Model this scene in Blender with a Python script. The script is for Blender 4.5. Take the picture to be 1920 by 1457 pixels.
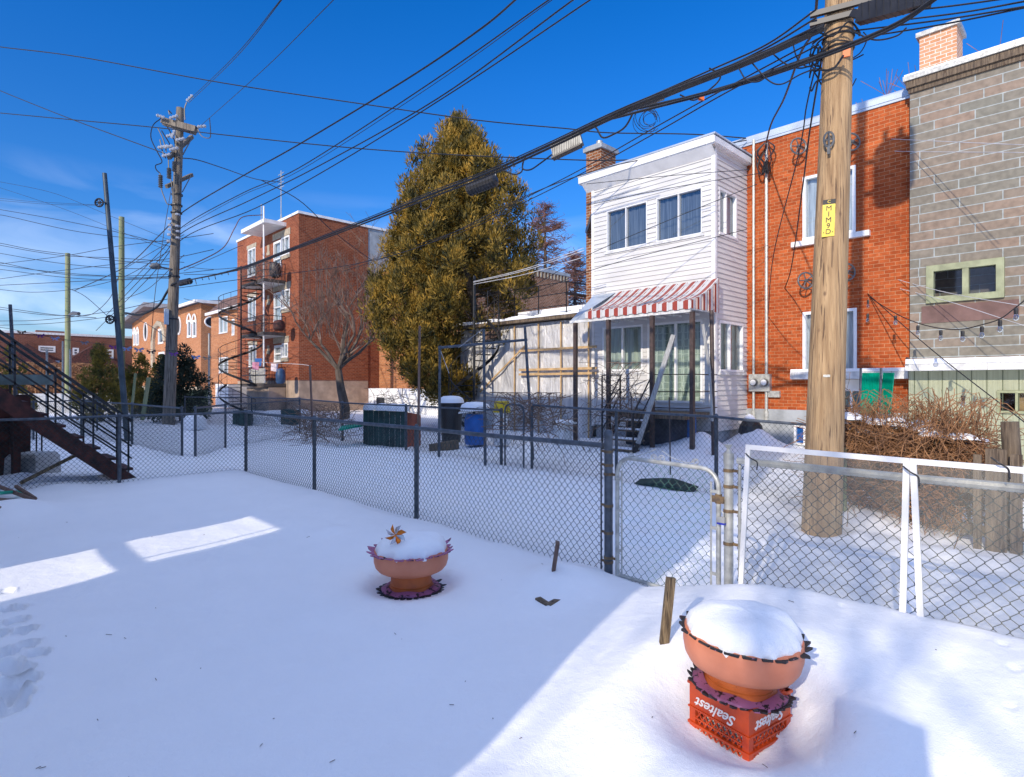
import bpy, math, random
import numpy as np
from mathutils import Vector
random.seed(7); rng = np.random.default_rng(11)
for o in list(bpy.data.objects): bpy.data.objects.remove(o)
S = bpy.context.scene; COL = S.collection
PI = math.pi
# ---------------- camera ----------------
FPX, HX, HY, EYE = 1100.0, 960.0, 720.0, 1.7
YAW = math.radians(135.8)
fw = (math.cos(YAW), math.sin(YAW)); rt = (math.sin(YAW), -math.cos(YAW))
cd = bpy.data.cameras.new("camera"); cam = bpy.data.objects.new("camera", cd); COL.objects.link(cam)
cam.location = (0, 0, EYE); cam.rotation_euler = (PI/2, 0, YAW-PI/2)
cd.sensor_width = 36; cd.lens = 36*FPX/1920; cd.shift_y = -8.5/1920; cd.clip_start = .05; cd.clip_end = 2000
S.camera = cam
# ---------------- world, sun, exposure ----------------
SUN_EL = math.radians(25.5); LD = (-.25, .968)          # horizontal travel direction of the light
w = bpy.data.worlds.new("World"); S.world = w; w.use_nodes = True
nt = w.node_tree; nt.nodes.clear()
sk = nt.nodes.new('ShaderNodeTexSky'); sk.sky_type = 'NISHITA'; sk.sun_disc = False
sk.sun_elevation = SUN_EL; sk.air_density = 1.0; sk.dust_density = .3; sk.ozone_density = 4.0; sk.altitude = 100
SAZ = math.atan2(-LD[0], -LD[1])                        # compass angle of the sun, clockwise from +Y
sk.sun_rotation = SAZ
bg = nt.nodes.new('ShaderNodeBackground'); bg.inputs[1].default_value = .15
wo = nt.nodes.new('ShaderNodeOutputWorld')
# thin high cirrus near the left horizon
tc = nt.nodes.new('ShaderNodeTexCoord'); mp = nt.nodes.new('ShaderNodeMapping'); mp.inputs['Scale'].default_value = (2.2, 2.2, 7)
nz = nt.nodes.new('ShaderNodeTexNoise'); nz.inputs['Scale'].default_value = 2.4; nz.inputs['Detail'].default_value = 7; nz.inputs['Distortion'].default_value = .7
rp = nt.nodes.new('ShaderNodeValToRGB'); rp.color_ramp.elements[0].position = .44; rp.color_ramp.elements[1].position = .80
sx = nt.nodes.new('ShaderNodeSeparateXYZ'); mr = nt.nodes.new('ShaderNodeMapRange')
mr.inputs[1].default_value = .02; mr.inputs[2].default_value = .30; mr.inputs[3].default_value = 1.0; mr.inputs[4].default_value = .0
ml = nt.nodes.new('ShaderNodeMath'); ml.operation = 'MULTIPLY'
ml2 = nt.nodes.new('ShaderNodeMath'); ml2.operation = 'MULTIPLY'; ml2.inputs[1].default_value = .75
mx = nt.nodes.new('ShaderNodeMixRGB'); mx.inputs[2].default_value = (5.2, 5.6, 6.2, 1)
hs = nt.nodes.new('ShaderNodeHueSaturation'); hs.inputs['Saturation'].default_value = 1.34; hs.inputs['Value'].default_value = .68
L = nt.links.new
hz = nt.nodes.new('ShaderNodeMixRGB'); hz.blend_type = 'MULTIPLY'; hz.inputs[0].default_value = 1
hr_ = nt.nodes.new('ShaderNodeValToRGB'); hr_.color_ramp.elements[0].color = (.62, .62, .72, 1); hr_.color_ramp.elements[1].color = (.80, .74, .98, 1); hr_.color_ramp.elements[1].position = .45
L(tc.outputs['Generated'], mp.inputs[0]); L(mp.outputs[0], nz.inputs['Vector']); L(nz.outputs[0], rp.inputs[0])
L(tc.outputs['Generated'], sx.inputs[0]); L(sx.outputs[2], mr.inputs[0]); L(sx.outputs[2], hr_.inputs[0]); L(hr_.outputs[0], hz.inputs[2]); L(rp.outputs[0], ml.inputs[0]); L(mr.outputs[0], ml.inputs[1])
L(ml.outputs[0], ml2.inputs[0]); L(ml2.outputs[0], mx.inputs[0]); L(sk.outputs[0], hs.inputs['Color']); L(hs.outputs[0], hz.inputs[1]); L(hz.outputs[0], mx.inputs[1]); L(mx.outputs[0], bg.inputs[0]); L(bg.outputs[0], wo.inputs[0])
# bright cloud veil added overhead, out of view, to brighten the shaded snow
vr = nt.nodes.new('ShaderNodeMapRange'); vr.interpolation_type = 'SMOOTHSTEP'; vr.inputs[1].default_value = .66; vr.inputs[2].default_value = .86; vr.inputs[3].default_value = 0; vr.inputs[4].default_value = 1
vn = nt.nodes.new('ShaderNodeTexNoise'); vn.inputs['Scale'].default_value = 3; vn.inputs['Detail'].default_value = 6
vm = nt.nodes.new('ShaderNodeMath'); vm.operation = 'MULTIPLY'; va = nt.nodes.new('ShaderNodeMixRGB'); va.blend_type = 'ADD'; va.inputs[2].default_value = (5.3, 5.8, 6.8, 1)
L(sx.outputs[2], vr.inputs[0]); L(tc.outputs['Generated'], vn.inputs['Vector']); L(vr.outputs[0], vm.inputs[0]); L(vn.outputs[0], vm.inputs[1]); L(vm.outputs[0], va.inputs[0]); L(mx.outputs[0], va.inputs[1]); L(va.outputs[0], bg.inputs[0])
sl = bpy.data.lights.new("sun", 'SUN'); sl.energy = 2.0; sl.angle = math.radians(.65); sl.color = (1, .89, .74)
so = bpy.data.objects.new("sun", sl); COL.objects.link(so)
so.rotation_euler = Vector((LD[0]*math.cos(SUN_EL), LD[1]*math.cos(SUN_EL), -math.sin(SUN_EL))).to_track_quat('-Z', 'Y').to_euler()
S.view_settings.view_transform = 'Standard'; S.view_settings.look = 'None'; S.view_settings.exposure = 1.03
S.render.engine = 'CYCLES'

# ---------------- pixel (photo) -> place helpers ----------------
def ray(px):
    r = (px-HX)/FPX; return (fw[0]+rt[0]*r, fw[1]+rt[1]*r)
def P(px, py, t):
    d = ray(px); return Vector((d[0]*t, d[1]*t, EYE+(HY-py)/FPX*t))
def onY(px, py, Y): return P(px, py, Y/ray(px)[1])
def onX(px, py, X): return P(px, py, X/ray(px)[0])
def onG(px, py, z=0.): return P(px, py, (EYE-z)*FPX/(py-HY))

# ---------------- mesh builder ----------------
ORG = {}
def V3(a): return Vector(a)
class MB:
    def __init__(s): s.v = []; s.f = []
    def quad(s, a, b, c, d):
        n = len(s.v); s.v += [tuple(a), tuple(b), tuple(c), tuple(d)]; s.f.append((n, n+1, n+2, n+3)); return s
    def poly(s, pts):
        n = len(s.v); s.v += [tuple(p) for p in pts]; s.f.append(tuple(range(n, n+len(pts)))); return s
    def box(s, x0, y0, z0, x1, y1, z1):
        n = len(s.v)
        s.v += [(x0,y0,z0),(x1,y0,z0),(x1,y1,z0),(x0,y1,z0),(x0,y0,z1),(x1,y0,z1),(x1,y1,z1),(x0,y1,z1)]
        s.f += [(n,n+3,n+2,n+1),(n+4,n+5,n+6,n+7),(n,n+1,n+5,n+4),(n+1,n+2,n+6,n+5),(n+2,n+3,n+7,n+6),(n+3,n,n+4,n+7)]; return s
    def bar(s, a, b, wd, dp, up=(0,0,1)):
        a, b = V3(a), V3(b); d = (b-a).normalized(); u = V3(up)
        if abs(d.dot(u)) > .98: u = Vector((0, 1, 0))
        x = d.cross(u).normalized(); y = x.cross(d).normalized(); n = len(s.v)
        for p in (a, b):
            for i, j in ((-1,-1),(1,-1),(1,1),(-1,1)): s.v.append(tuple(p+x*(i*wd/2)+y*(j*dp/2)))
        s.f += [(n,n+1,n+2,n+3),(n+7,n+6,n+5,n+4),(n,n+4,n+5,n+1),(n+1,n+5,n+6,n+2),(n+2,n+6,n+7,n+3),(n+3,n+7,n+4,n)]; return s
    def tube(s, pts, r, n=6, cap=True, closed=False):
        pts = [V3(p) for p in pts]; m = len(pts); k0 = len(s.v)
        rs = r if isinstance(r, (list, tuple)) else [r]*m
        up = None
        for i, p in enumerate(pts):
            if closed: d = pts[(i+1) % m]-pts[i-1]
            else: d = pts[min(i+1, m-1)]-pts[max(i-1, 0)]
            d = d.normalized() if d.length > 1e-9 else Vector((0,0,1))
            if up is None:
                up = Vector((0,0,1)) if abs(d.z) < .9 else Vector((1,0,0))
            x = d.cross(up)
            if x.length < 1e-6: x = d.cross(Vector((1,.3,0)))
            x.normalize(); y = x.cross(d).normalized(); up = y
            for j in range(n):
                a = 2*PI*j/n; q = p+x*(math.cos(a)*rs[i])+y*(math.sin(a)*rs[i]); s.v.append((q.x, q.y, q.z))
        for i in range(m if closed else m-1):
            i2 = (i+1) % m
            for j in range(n):
                j2 = (j+1) % n; s.f.append((k0+i*n+j, k0+i*n+j2, k0+i2*n+j2, k0+i2*n+j))
        if cap and not closed:
            s.f.append(tuple(k0+j for j in range(n-1, -1, -1))); s.f.append(tuple(k0+(m-1)*n+j for j in range(n)))
        return s
    def cyl(s, a, b, r0, r1=None, n=12): return s.tube([a, b], [r0, r0 if r1 is None else r1], n)
    def lathe(s, c, prof, n=32, fn=None):
        k0 = len(s.v); m = len(prof)
        for i, (r, z) in enumerate(prof):
            for j in range(n):
                a = 2*PI*j/n; rr, zz = (r, z) if fn is None else fn(r, z, a, i)
                s.v.append((c[0]+rr*math.cos(a), c[1]+rr*math.sin(a), c[2]+zz))
        for i in range(m-1):
            for j in range(n):
                j2 = (j+1) % n; s.f.append((k0+i*n+j, k0+i*n+j2, k0+(i+1)*n+j2, k0+(i+1)*n+j))
        return s
    def prism(s, pts, d):
        n = len(s.v); m = len(pts); d = V3(d)
        s.v += [tuple(p) for p in pts]+[tuple(V3(p)+d) for p in pts]
        s.f.append(tuple(range(n+m-1, n-1, -1))); s.f.append(tuple(range(n+m, n+2*m)))
        for i in range(m): s.f.append((n+i, n+(i+1) % m, n+m+(i+1) % m, n+m+i))
        return s
    def raw(s, v, f):
        n = len(s.v); s.v += [tuple(p) for p in v]; s.f += [tuple(n+i for i in q) for q in f]; return s
    def build(s, name, m, parent=None, smooth=False, org=None):
        if parent is not None: og = ORG[parent.name]
        else: og = tuple(org) if org is not None else (0, 0, 0)
        me = bpy.data.meshes.new(name)
        v = np.array(s.v, dtype=np.float32).reshape(-1, 3)-np.array(og, dtype=np.float32)
        me.from_pydata(v.tolist(), [], s.f); me.materials.append(m)
        if smooth: me.polygons.foreach_set('use_smooth', [True]*len(me.polygons))
        me.update()
        o = bpy.data.objects.new(name, me); COL.objects.link(o)
        if parent is not None: o.parent = parent
        else: o.location = og
        ORG[o.name] = og
        if smooth:
            try: me.set_sharp_from_angle(angle=math.radians(40))
            except Exception: pass
        return o
def comps(mb):
    par = list(range(len(mb.v)))
    def fd(i):
        while par[i] != i: par[i] = par[par[i]]; i = par[i]
        return i
    key = {}
    for i, v in enumerate(mb.v):
        k = tuple(round(c, 4) for c in v)
        if k in key: par[fd(i)] = fd(key[k])
        else: key[k] = i
    for f in mb.f:
        for j in f[1:]: par[fd(j)] = fd(f[0])
    out = {}
    for f in mb.f: out.setdefault(fd(f[0]), []).append(f)
    return out.values()
def each(mb, name, m, parent, smooth=False):
    """every loose piece of the builder becomes a part of its own"""
    for fs in comps(mb):
        n = MB(); ix = {}
        for f in fs:
            for j in f:
                if j not in ix: ix[j] = len(n.v); n.v.append(mb.v[j])
            n.f.append(tuple(ix[j] for j in f))
        n.build(name, m, parent, smooth)
def thing(name, label, cat, loc=(0,0,0), group=None):
    o = bpy.data.objects.new(name, None); COL.objects.link(o); o.location = loc; o.empty_display_size = .1
    o['label'] = label; o['category'] = cat
    if group: o['group'] = group
    ORG[o.name] = tuple(loc); return o
def tag(o, label, cat, group=None, kind=None):
    if label: o['label'] = label
    if cat: o['category'] = cat
    if group: o['group'] = group
    if kind: o['kind'] = kind
    return o
def dup(o, parent=None, **kw):
    c = o.copy(); COL.objects.link(c); c.parent = parent
    for ch in list(o.children): dup(ch, c)
    for k, v in kw.items():
        if k in ('label', 'category', 'group'): c[k] = v
        else: setattr(c, k, v)
    return c
def spline(pts, n=6):
    pts = [V3(p) for p in pts]
    if len(pts) < 3: return pts
    out = []; q = [pts[0]*2-pts[1]]+pts+[pts[-1]*2-pts[-2]]
    for i in range(1, len(q)-2):
        a, b, c, d = q[i-1:i+3]
        for k in range(n):
            t = k/n; out.append(.5*((2*b)+(c-a)*t+(2*a-5*b+4*c-d)*t*t+(3*b-a-3*c+d)*t**3))
    out.append(pts[-1]); return out
def vnoise(x, y, seed=0):
    def h(i, j): return np.mod(np.sin(i*127.1+j*311.7+seed*74.7)*43758.5453, 1.)
    xi, yi = np.floor(x), np.floor(y); xf, yf = x-xi, y-yi
    u = xf*xf*(3-2*xf); v = yf*yf*(3-2*yf)
    return (h(xi,yi)*(1-u)+h(xi+1,yi)*u)*(1-v)+(h(xi,yi+1)*(1-u)+h(xi+1,yi+1)*u)*v-.5

# ---------------- materials ----------------
def newmat(name):
    m = bpy.data.materials.new(name); m.use_nodes = True; t = m.node_tree
    return m, t, t.nodes['Principled BSDF'], t.nodes.new, t.links.new
def pm(name, c, rough=.6, var=.25, scale=6., bump=0., metal=0., c2=None, st=(1,1,1), spec=None, detail=5, bscale=None, pos=False, lo=.35, hi=.65):
    m, t, b, N, K = newmat(name)
    g = N('ShaderNodeNewGeometry'); mpn = N('ShaderNodeMapping'); mpn.inputs['Scale'].default_value = st
    K(g.outputs['Position'], mpn.inputs[0])
    n = N('ShaderNodeTexNoise'); n.inputs['Scale'].default_value = scale; n.inputs['Detail'].default_value = detail
    K(mpn.outputs[0], n.inputs['Vector'])
    r = N('ShaderNodeValToRGB'); e = r.color_ramp.elements
    a = c if c2 is None else c2
    e[0].position = lo; e[1].position = hi
    e[0].color = tuple(x*(1-var) for x in c)+(1,) if c2 is None else tuple(c2)+(1,)
    e[1].color = tuple(min(1, x*(1+var)) for x in c)+(1,) if c2 is None else tuple(c)+(1,)
    K(n.outputs[0], r.inputs[0]); K(r.outputs[0], b.inputs['Base Color'])
    b.inputs['Roughness'].default_value = rough; b.inputs['Metallic'].default_value = metal
    if spec is not None: b.inputs['Specular IOR Level'].default_value = spec
    if bump:
        n2 = N('ShaderNodeTexNoise'); n2.inputs['Scale'].default_value = bscale or scale*4; n2.inputs['Detail'].default_value = 6
        K(mpn.outputs[0], n2.inputs['Vector'])
        bp = N('ShaderNodeBump'); bp.inputs['Strength'].default_value = bump; bp.inputs['Distance'].default_value = .02
        K(n2.outputs[0], bp.inputs['Height']); K(bp.outputs[0], b.inputs['Normal'])
    return m
def brick(name, c1, c2, mort, bw=.22, rh=.08, ms=.012, stain=.35, ss=.6, offs=.5, sq=1., sqf=2, dark=(.5,.45,.42), bias=0.):
    m, t, b, N, K = newmat(name)
    g = N('ShaderNodeNewGeometry'); sp = N('ShaderNodeSeparateXYZ'); K(g.outputs['Position'], sp.inputs[0])
    ad = N('ShaderNodeMath'); ad.operation = 'ADD'; K(sp.outputs[0], ad.inputs[0]); K(sp.outputs[1], ad.inputs[1])
    # slight waviness so that courses are not ruler straight
    wn = N('ShaderNodeTexNoise'); wn.inputs['Scale'].default_value = .9; K(g.outputs['Position'], wn.inputs['Vector'])
    wm = N('ShaderNodeMath'); wm.operation = 'MULTIPLY_ADD'; wm.inputs[1].default_value = .03; K(wn.outputs[0], wm.inputs[0]); K(sp.outputs[2], wm.inputs[2])
    cb = N('ShaderNodeCombineXYZ'); K(ad.outputs[0], cb.inputs[0]); K(wm.outputs[0], cb.inputs[1])
    br = N('ShaderNodeTexBrick'); K(cb.outputs[0], br.inputs['Vector'])
    br.inputs['Scale'].default_value = 1; br.inputs['Brick Width'].default_value = bw; br.inputs['Row Height'].default_value = rh
    br.inputs['Mortar Size'].default_value = ms; br.inputs['Mortar Smooth'].default_value = .2; br.inputs['Bias'].default_value = bias
    br.offset = offs; br.squash = sq; br.squash_frequency = sqf
    br.inputs['Color1'].default_value = c1+(1,); br.inputs['Color2'].default_value = c2+(1,); br.inputs['Mortar'].default_value = mort+(1,)
    n = N('ShaderNodeTexNoise'); n.inputs['Scale'].default_value = ss; n.inputs['Detail'].default_value = 6; K(g.outputs['Position'], n.inputs['Vector'])
    r = N('ShaderNodeValToRGB'); r.color_ramp.elements[0].position = .35; r.color_ramp.elements[1].position = .62
    r.color_ramp.elements[0].color = dark+(1,); r.color_ramp.elements[1].color = (1,1,1,1); K(n.outputs[0], r.inputs[0])
    mm = N('ShaderNodeMixRGB'); mm.blend_type = 'MULTIPLY'; mm.inputs[0].default_value = stain
    n3 = N('ShaderNodeTexNoise'); n3.inputs['Scale'].default_value = 9; n3.inputs['Detail'].default_value = 4; K(cb.outputs[0], n3.inputs['Vector'])
    mm2 = N('ShaderNodeMixRGB'); mm2.blend_type = 'OVERLAY'; mm2.inputs[0].default_value = .45
    K(br.outputs[0], mm.inputs[1]); K(r.outputs[0], mm.inputs[2]); K(mm.outputs[0], mm2.inputs[1]); K(n3.outputs[0], mm2.inputs[2])
    K(mm2.outputs[0], b.inputs['Base Color'])
    b.inputs['Roughness'].default_value = .85; b.inputs['Specular IOR Level'].default_value = .2
    bp = N('ShaderNodeBump'); bp.inputs['Strength'].default_value = .6; bp.inputs['Distance'].default_value = .012; bp.invert = True
    K(br.outputs['Fac'], bp.inputs['Height']); K(bp.outputs[0], b.inputs['Normal'])
    return m
def glassmat(name, tint=(.75,.8,.85), refl=.25):
    m, t, b, N, K = newmat(name); t.nodes.remove(b)
    tr = N('ShaderNodeBsdfTransparent'); tr.inputs[0].default_value = tint+(1,)
    gl = N('ShaderNodeBsdfGlossy'); gl.inputs['Roughness'].default_value = .03; gl.inputs[0].default_value = (.9,.95,1,1)
    n = N('ShaderNodeTexNoise'); n.inputs['Scale'].default_value = .8; bp = N('ShaderNodeBump'); bp.inputs['Strength'].default_value = .06; K(n.outputs[0], bp.inputs['Height']); K(bp.outputs[0], gl.inputs['Normal'])
    lw = N('ShaderNodeLayerWeight'); lw.inputs[0].default_value = refl
    mr = N('ShaderNodeMapRange'); mr.inputs[3].default_value = .12; mr.inputs[4].default_value = .9; K(lw.outputs['Fresnel'], mr.inputs[0])
    mi = N('ShaderNodeMixShader'); K(mr.outputs[0], mi.inputs[0]); K(tr.outputs[0], mi.inputs[1]); K(gl.outputs[0], mi.inputs[2])
    K(mi.outputs[0], t.nodes['Material Output'].inputs[0]); return m
def foliage(name, c1, c2, c3, sc=1.3):
    m, t, b, N, K = newmat(name)
    g = N('ShaderNodeNewGeometry'); n = N('ShaderNodeTexNoise'); n.inputs['Scale'].default_value = sc; n.inputs['Detail'].default_value = 8
    K(g.outputs['Position'], n.inputs['Vector'])
    r = N('ShaderNodeValToRGB'); e = r.color_ramp.elements; e[0].position = .36; e[0].color = c1+(1,); e[1].position = .64; e[1].color = c3+(1,)
    x = r.color_ramp.elements.new(.5); x.color = c2+(1,)
    K(n.outputs[0], r.inputs[0]); K(r.outputs[0], b.inputs['Base Color']); b.inputs['Roughness'].default_value = .7
    tl = N('ShaderNodeBsdfTranslucent'); K(r.outputs[0], tl.inputs[0]); mi = N('ShaderNodeMixShader'); mi.inputs[0].default_value = .25
    K(b.outputs[0], mi.inputs[1]); K(tl.outputs[0], mi.inputs[2]); K(mi.outputs[0], t.nodes['Material Output'].inputs[0]); return m
# snow: fine crystalline grain and soft wind texture
def snowmat():
    m, t, b, N, K = newmat('snow')
    g = N('ShaderNodeNewGeometry')
    n = N('ShaderNodeTexNoise'); n.inputs['Scale'].default_value = 2.2; n.inputs['Detail'].default_value = 8; K(g.outputs['Position'], n.inputs['Vector'])
    r = N('ShaderNodeValToRGB'); r.color_ramp.elements[0].color = (.87,.875,.885,1); r.color_ramp.elements[1].color = (.94,.94,.945,1); K(n.outputs[0], r.inputs[0])
    K(r.outputs[0], b.inputs['Base Color']); b.inputs['Roughness'].default_value = .65; b.inputs['Specular IOR Level'].default_value = .25
    n1 = N('ShaderNodeTexNoise'); n1.inputs['Scale'].default_value = 170; n1.inputs['Detail'].default_value = 3; K(g.outputs['Position'], n1.inputs['Vector'])
    n2 = N('ShaderNodeTexNoise'); n2.inputs['Scale'].default_value = 11; n2.inputs['Detail'].default_value = 9; n2.inputs['Roughness'].default_value = .62; K(g.outputs['Position'], n2.inputs['Vector'])
    b1 = N('ShaderNodeBump'); b1.inputs['Strength'].default_value = .6; b1.inputs['Distance'].default_value = .005; K(n1.outputs[0], b1.inputs['Height'])
    b2 = N('ShaderNodeBump'); b2.inputs['Strength'].default_value = .5; b2.inputs['Distance'].default_value = .02; K(n2.outputs[0], b2.inputs['Height'])
    K(b2.outputs[0], b1.inputs['Normal']); K(b1.outputs[0], b.inputs['Normal'])
    return m
M = {}
M['snow'] = snowmat()
M['orange_brick'] = brick('orange_brick', (.38,.075,.018), (.52,.125,.035), (.55,.28,.14), bw=.21, rh=.082, ms=.006, stain=.75, ss=.7, dark=(.55,.42,.38))
M['red_brick'] = brick('red_brick', (.25,.06,.025), (.36,.105,.045), (.34,.20,.13), bw=.22, rh=.09, ms=.008, stain=.6, ss=.35)
M['pale_brick'] = brick('pale_brick', (.42,.155,.06), (.52,.22,.09), (.5,.36,.25), bw=.22, rh=.1, ms=.008, stain=.3, ss=.4)
M['brown_brick'] = brick('brown_brick', (.22,.075,.03), (.34,.13,.05), (.5,.42,.33), bw=.21, rh=.085, ms=.009, stain=.6, ss=2)
M['chim_brick'] = brick('tan_brick', (.58,.27,.13), (.68,.36,.2), (.8,.7,.6), bw=.2, rh=.08, ms=.009, stain=.2)
M['far_brick'] = brick('far_brick', (.20,.07,.045), (.28,.10,.06), (.25,.16,.13), bw=.3, rh=.12, ms=.012, stain=.5)
M['grey_stone'] = brick('grey_stone', (.215,.205,.165), (.29,.215,.16), (.38,.41,.39), bw=.68, rh=.19, ms=.011, stain=.45, ss=.7, offs=.37, sq=1.6, sqf=3, dark=(.62,.62,.6))
M['concrete'] = pm('concrete', (.34,.36,.37), .9, .18, 3, .3)
M['tan_concrete'] = pm('tan_concrete', (.40,.30,.22), .9, .2, 2, .3)
M['lintel'] = pm('lintel_stone', (.40,.34,.25), .85, .2, 5, .2)
M['white'] = pm('white_paint', (.80,.79,.76), .45, .08, 3)
M['siding'] = pm('white_siding', (.66,.65,.62), .5, .08, 1.2, st=(1,1,4))
M['old_white'] = pm('old_white', (.66,.66,.64), .6, .18, 9, .1)
M['flash'] = pm('roof_flashing', (.50,.56,.62), .4, .12, 2, metal=.3)
M['frame_w'] = pm('white_frame', (.82,.82,.80), .4, .05, 8)
M['glass'] = glassmat('window_glass')
M['dark'] = pm('dark_interior', (.02,.022,.026), .8, .3, 2)
M['curtain'] = pm('pale_curtain', (.62,.64,.62), .9, .22, 3, st=(9,9,.6), bump=.2)
M['curtain_g'] = pm('green_curtain', (.55,.60,.46), .9, .2, 3, st=(9,9,.5), bump=.2)
M['blind'] = pm('grey_blind', (.15,.175,.21), .9, .4, 3, st=(16,16,.3))
M['black'] = pm('black_metal', (.018,.019,.022), .45, .4, 9, metal=.2)
M['brown_post'] = pm('brown_metal', (.05,.035,.03), .5, .5, 12, c2=(.09,.06,.05))
M['galv'] = pm('galvanised_steel', (.085,.10,.12), .5, .3, 14, .08, metal=.3)
M['galv_l'] = pm('pale_galvanised', (.46,.46,.42), .42, .22, 16, .1, metal=.35)
M['mesh'] = pm('green_wire', (.008,.024,.025), .45, .3, 20)
M['rust'] = pm('rusty_band', (.22,.14,.06), .7, .5, 30, c2=(.10,.07,.05))
M['pole'] = pm('pole_wood', (.50,.33,.17), .85, .2, 3.0, .9, c2=(.30,.185,.09), st=(7,7,.45), bscale=9)
M['slate'] = pm('slate_blue_steel', (.06,.085,.105), .5, .25, 4, metal=.2)
M['pole_g'] = pm('grey_pole_wood', (.26,.22,.17), .9, .2, 3, .8, c2=(.10,.085,.07), st=(6,6,.5), bscale=9)
M['pole_green'] = pm('green_pole_wood', (.20,.25,.12), .9, .2, 2, .4, c2=(.27,.27,.15), st=(4,4,.4))
M['wood'] = pm('grey_wood', (.23,.17,.11), .9, .2, 4, .8, c2=(.09,.065,.045), st=(9,9,.7), bscale=14)
M['plank'] = pm('grey_plank', (.36,.36,.34), .8, .25, 6, .4, st=(6,6,.6))
M['wood_stake'] = pm('stake_wood', (.34,.25,.14), .9, .2, 5, 1., c2=(.10,.07,.04), st=(14,14,1), bscale=12)
M['brown_wood'] = pm('brown_wood', (.20,.13,.10), .85, .2, 3, .5, c2=(.12,.075,.06), st=(9,9,.6))
M['batten'] = pm('batten_wood', (.52,.34,.16), .8, .2, 5)
M['stairred'] = pm('stair_red_paint', (.10,.028,.02), .8, .3, 7, .4, c2=(.025,.012,.011))
M['wire'] = pm('cable_rubber', (.012,.012,.014), .5, .3, 4)
M['wire_l'] = pm('pale_cable', (.55,.55,.55), .5, .2, 4)
M['porcelain'] = pm('porcelain', (.36,.38,.42), .25, .1, 5)
M['plastic'] = pm('black_plastic', (.02,.02,.022), .45, .3, 5)
M['casealu'] = pm('cast_aluminium', (.15,.155,.155), .45, .2, 9, metal=.5)
M['tag_o'] = pm('orange_tag', (.80,.17,.03), .5, .05, 5)
M['yellow'] = pm('yellow_plate', (.72,.52,.01), .45, .12, 9)
M['ink'] = pm('black_ink', (.02,.02,.02), .6, .1, 5)
M['bark'] = pm('bark', (.11,.085,.065), .95, .3, 6, .8, st=(1,1,.4))
M['twig'] = pm('twig', (.21,.14,.10), .9, .3, 5)
M['twig_s'] = pm('twig_frosty', (.10,.06,.04), .9, .3, 3, c2=(.24,.17,.13))
M['redtwig'] = pm('red_twig', (.20,.10,.08), .9, .3, 2)
M['hedge'] = pm('dry_stems', (.38,.19,.085), .9, .3, 7, c2=(.17,.085,.04))
M['cedar'] = foliage('cedar_leaf', (.025,.03,.006), (.20,.14,.018), (.50,.30,.04), 2.3)
M['shrub'] = foliage('shrub_leaf', (.07,.08,.02), (.22,.18,.03), (.42,.30,.05), 2.)  # leaf colours raised to stand in for sunlight on the shrubs
M['spruce'] = foliage('spruce_leaf', (.01,.022,.012), (.02,.036,.018), (.045,.055,.03), 2.)
M['terra'] = None
def weather(m, base='Base Color', sc=30., st=(1,1,.05), th=.6, col=(.05,.03,.02), amt=.8, knots=True):
    """drying cracks along the grain and dark knots"""
    t = m.node_tree; b = t.nodes['Principled BSDF']; N, K = t.nodes.new, t.links.new; src = b.inputs[base].links[0].from_socket
    g = N('ShaderNodeNewGeometry'); mp_ = N('ShaderNodeMapping'); mp_.inputs['Scale'].default_value = st; K(g.outputs['Position'], mp_.inputs[0])
    n = N('ShaderNodeTexNoise'); n.inputs['Scale'].default_value = sc; n.inputs['Detail'].default_value = 3; K(mp_.outputs[0], n.inputs['Vector'])
    r = N('ShaderNodeValToRGB'); r.color_ramp.elements[0].position = th; r.color_ramp.elements[1].position = th+.05; r.color_ramp.elements[1].color = (amt,)*3+(1,); K(n.outputs[0], r.inputs[0])
    mi = N('ShaderNodeMixRGB'); mi.inputs[2].default_value = col+(1,); K(r.outputs[0], mi.inputs[0]); K(src, mi.inputs[1]); out = mi.outputs[0]
    if knots:
        v = N('ShaderNodeTexVoronoi'); v.inputs['Scale'].default_value = 3.2; mk = N('ShaderNodeMapping'); mk.inputs['Scale'].default_value = (1.6,1.6,1); K(g.outputs['Position'], mk.inputs[0]); K(mk.outputs[0], v.inputs['Vector'])
        r2 = N('ShaderNodeValToRGB'); r2.color_ramp.elements[0].position = .06; r2.color_ramp.elements[1].position = .13; r2.color_ramp.elements[0].color = (.8,.8,.8,1); r2.color_ramp.elements[1].color = (0,0,0,1); K(v.outputs['Distance'], r2.inputs[0])
        m2 = N('ShaderNodeMixRGB'); m2.inputs[2].default_value = tuple(c*1.6 for c in col)+(1,); K(r2.outputs[0], m2.inputs[0]); K(out, m2.inputs[1]); out = m2.outputs[0]
    K(out, b.inputs[base])
weather(M['pole'], amt=.8, col=(.09,.05,.03), sc=48, st=(1,1,.03), th=.60); weather(M['pole_g']); weather(M['wood'], sc=45); weather(M['wood_stake'], sc=70); weather(M['old_white'], sc=40, amt=.6, col=(.25,.22,.18), th=.62, knots=False)
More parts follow.
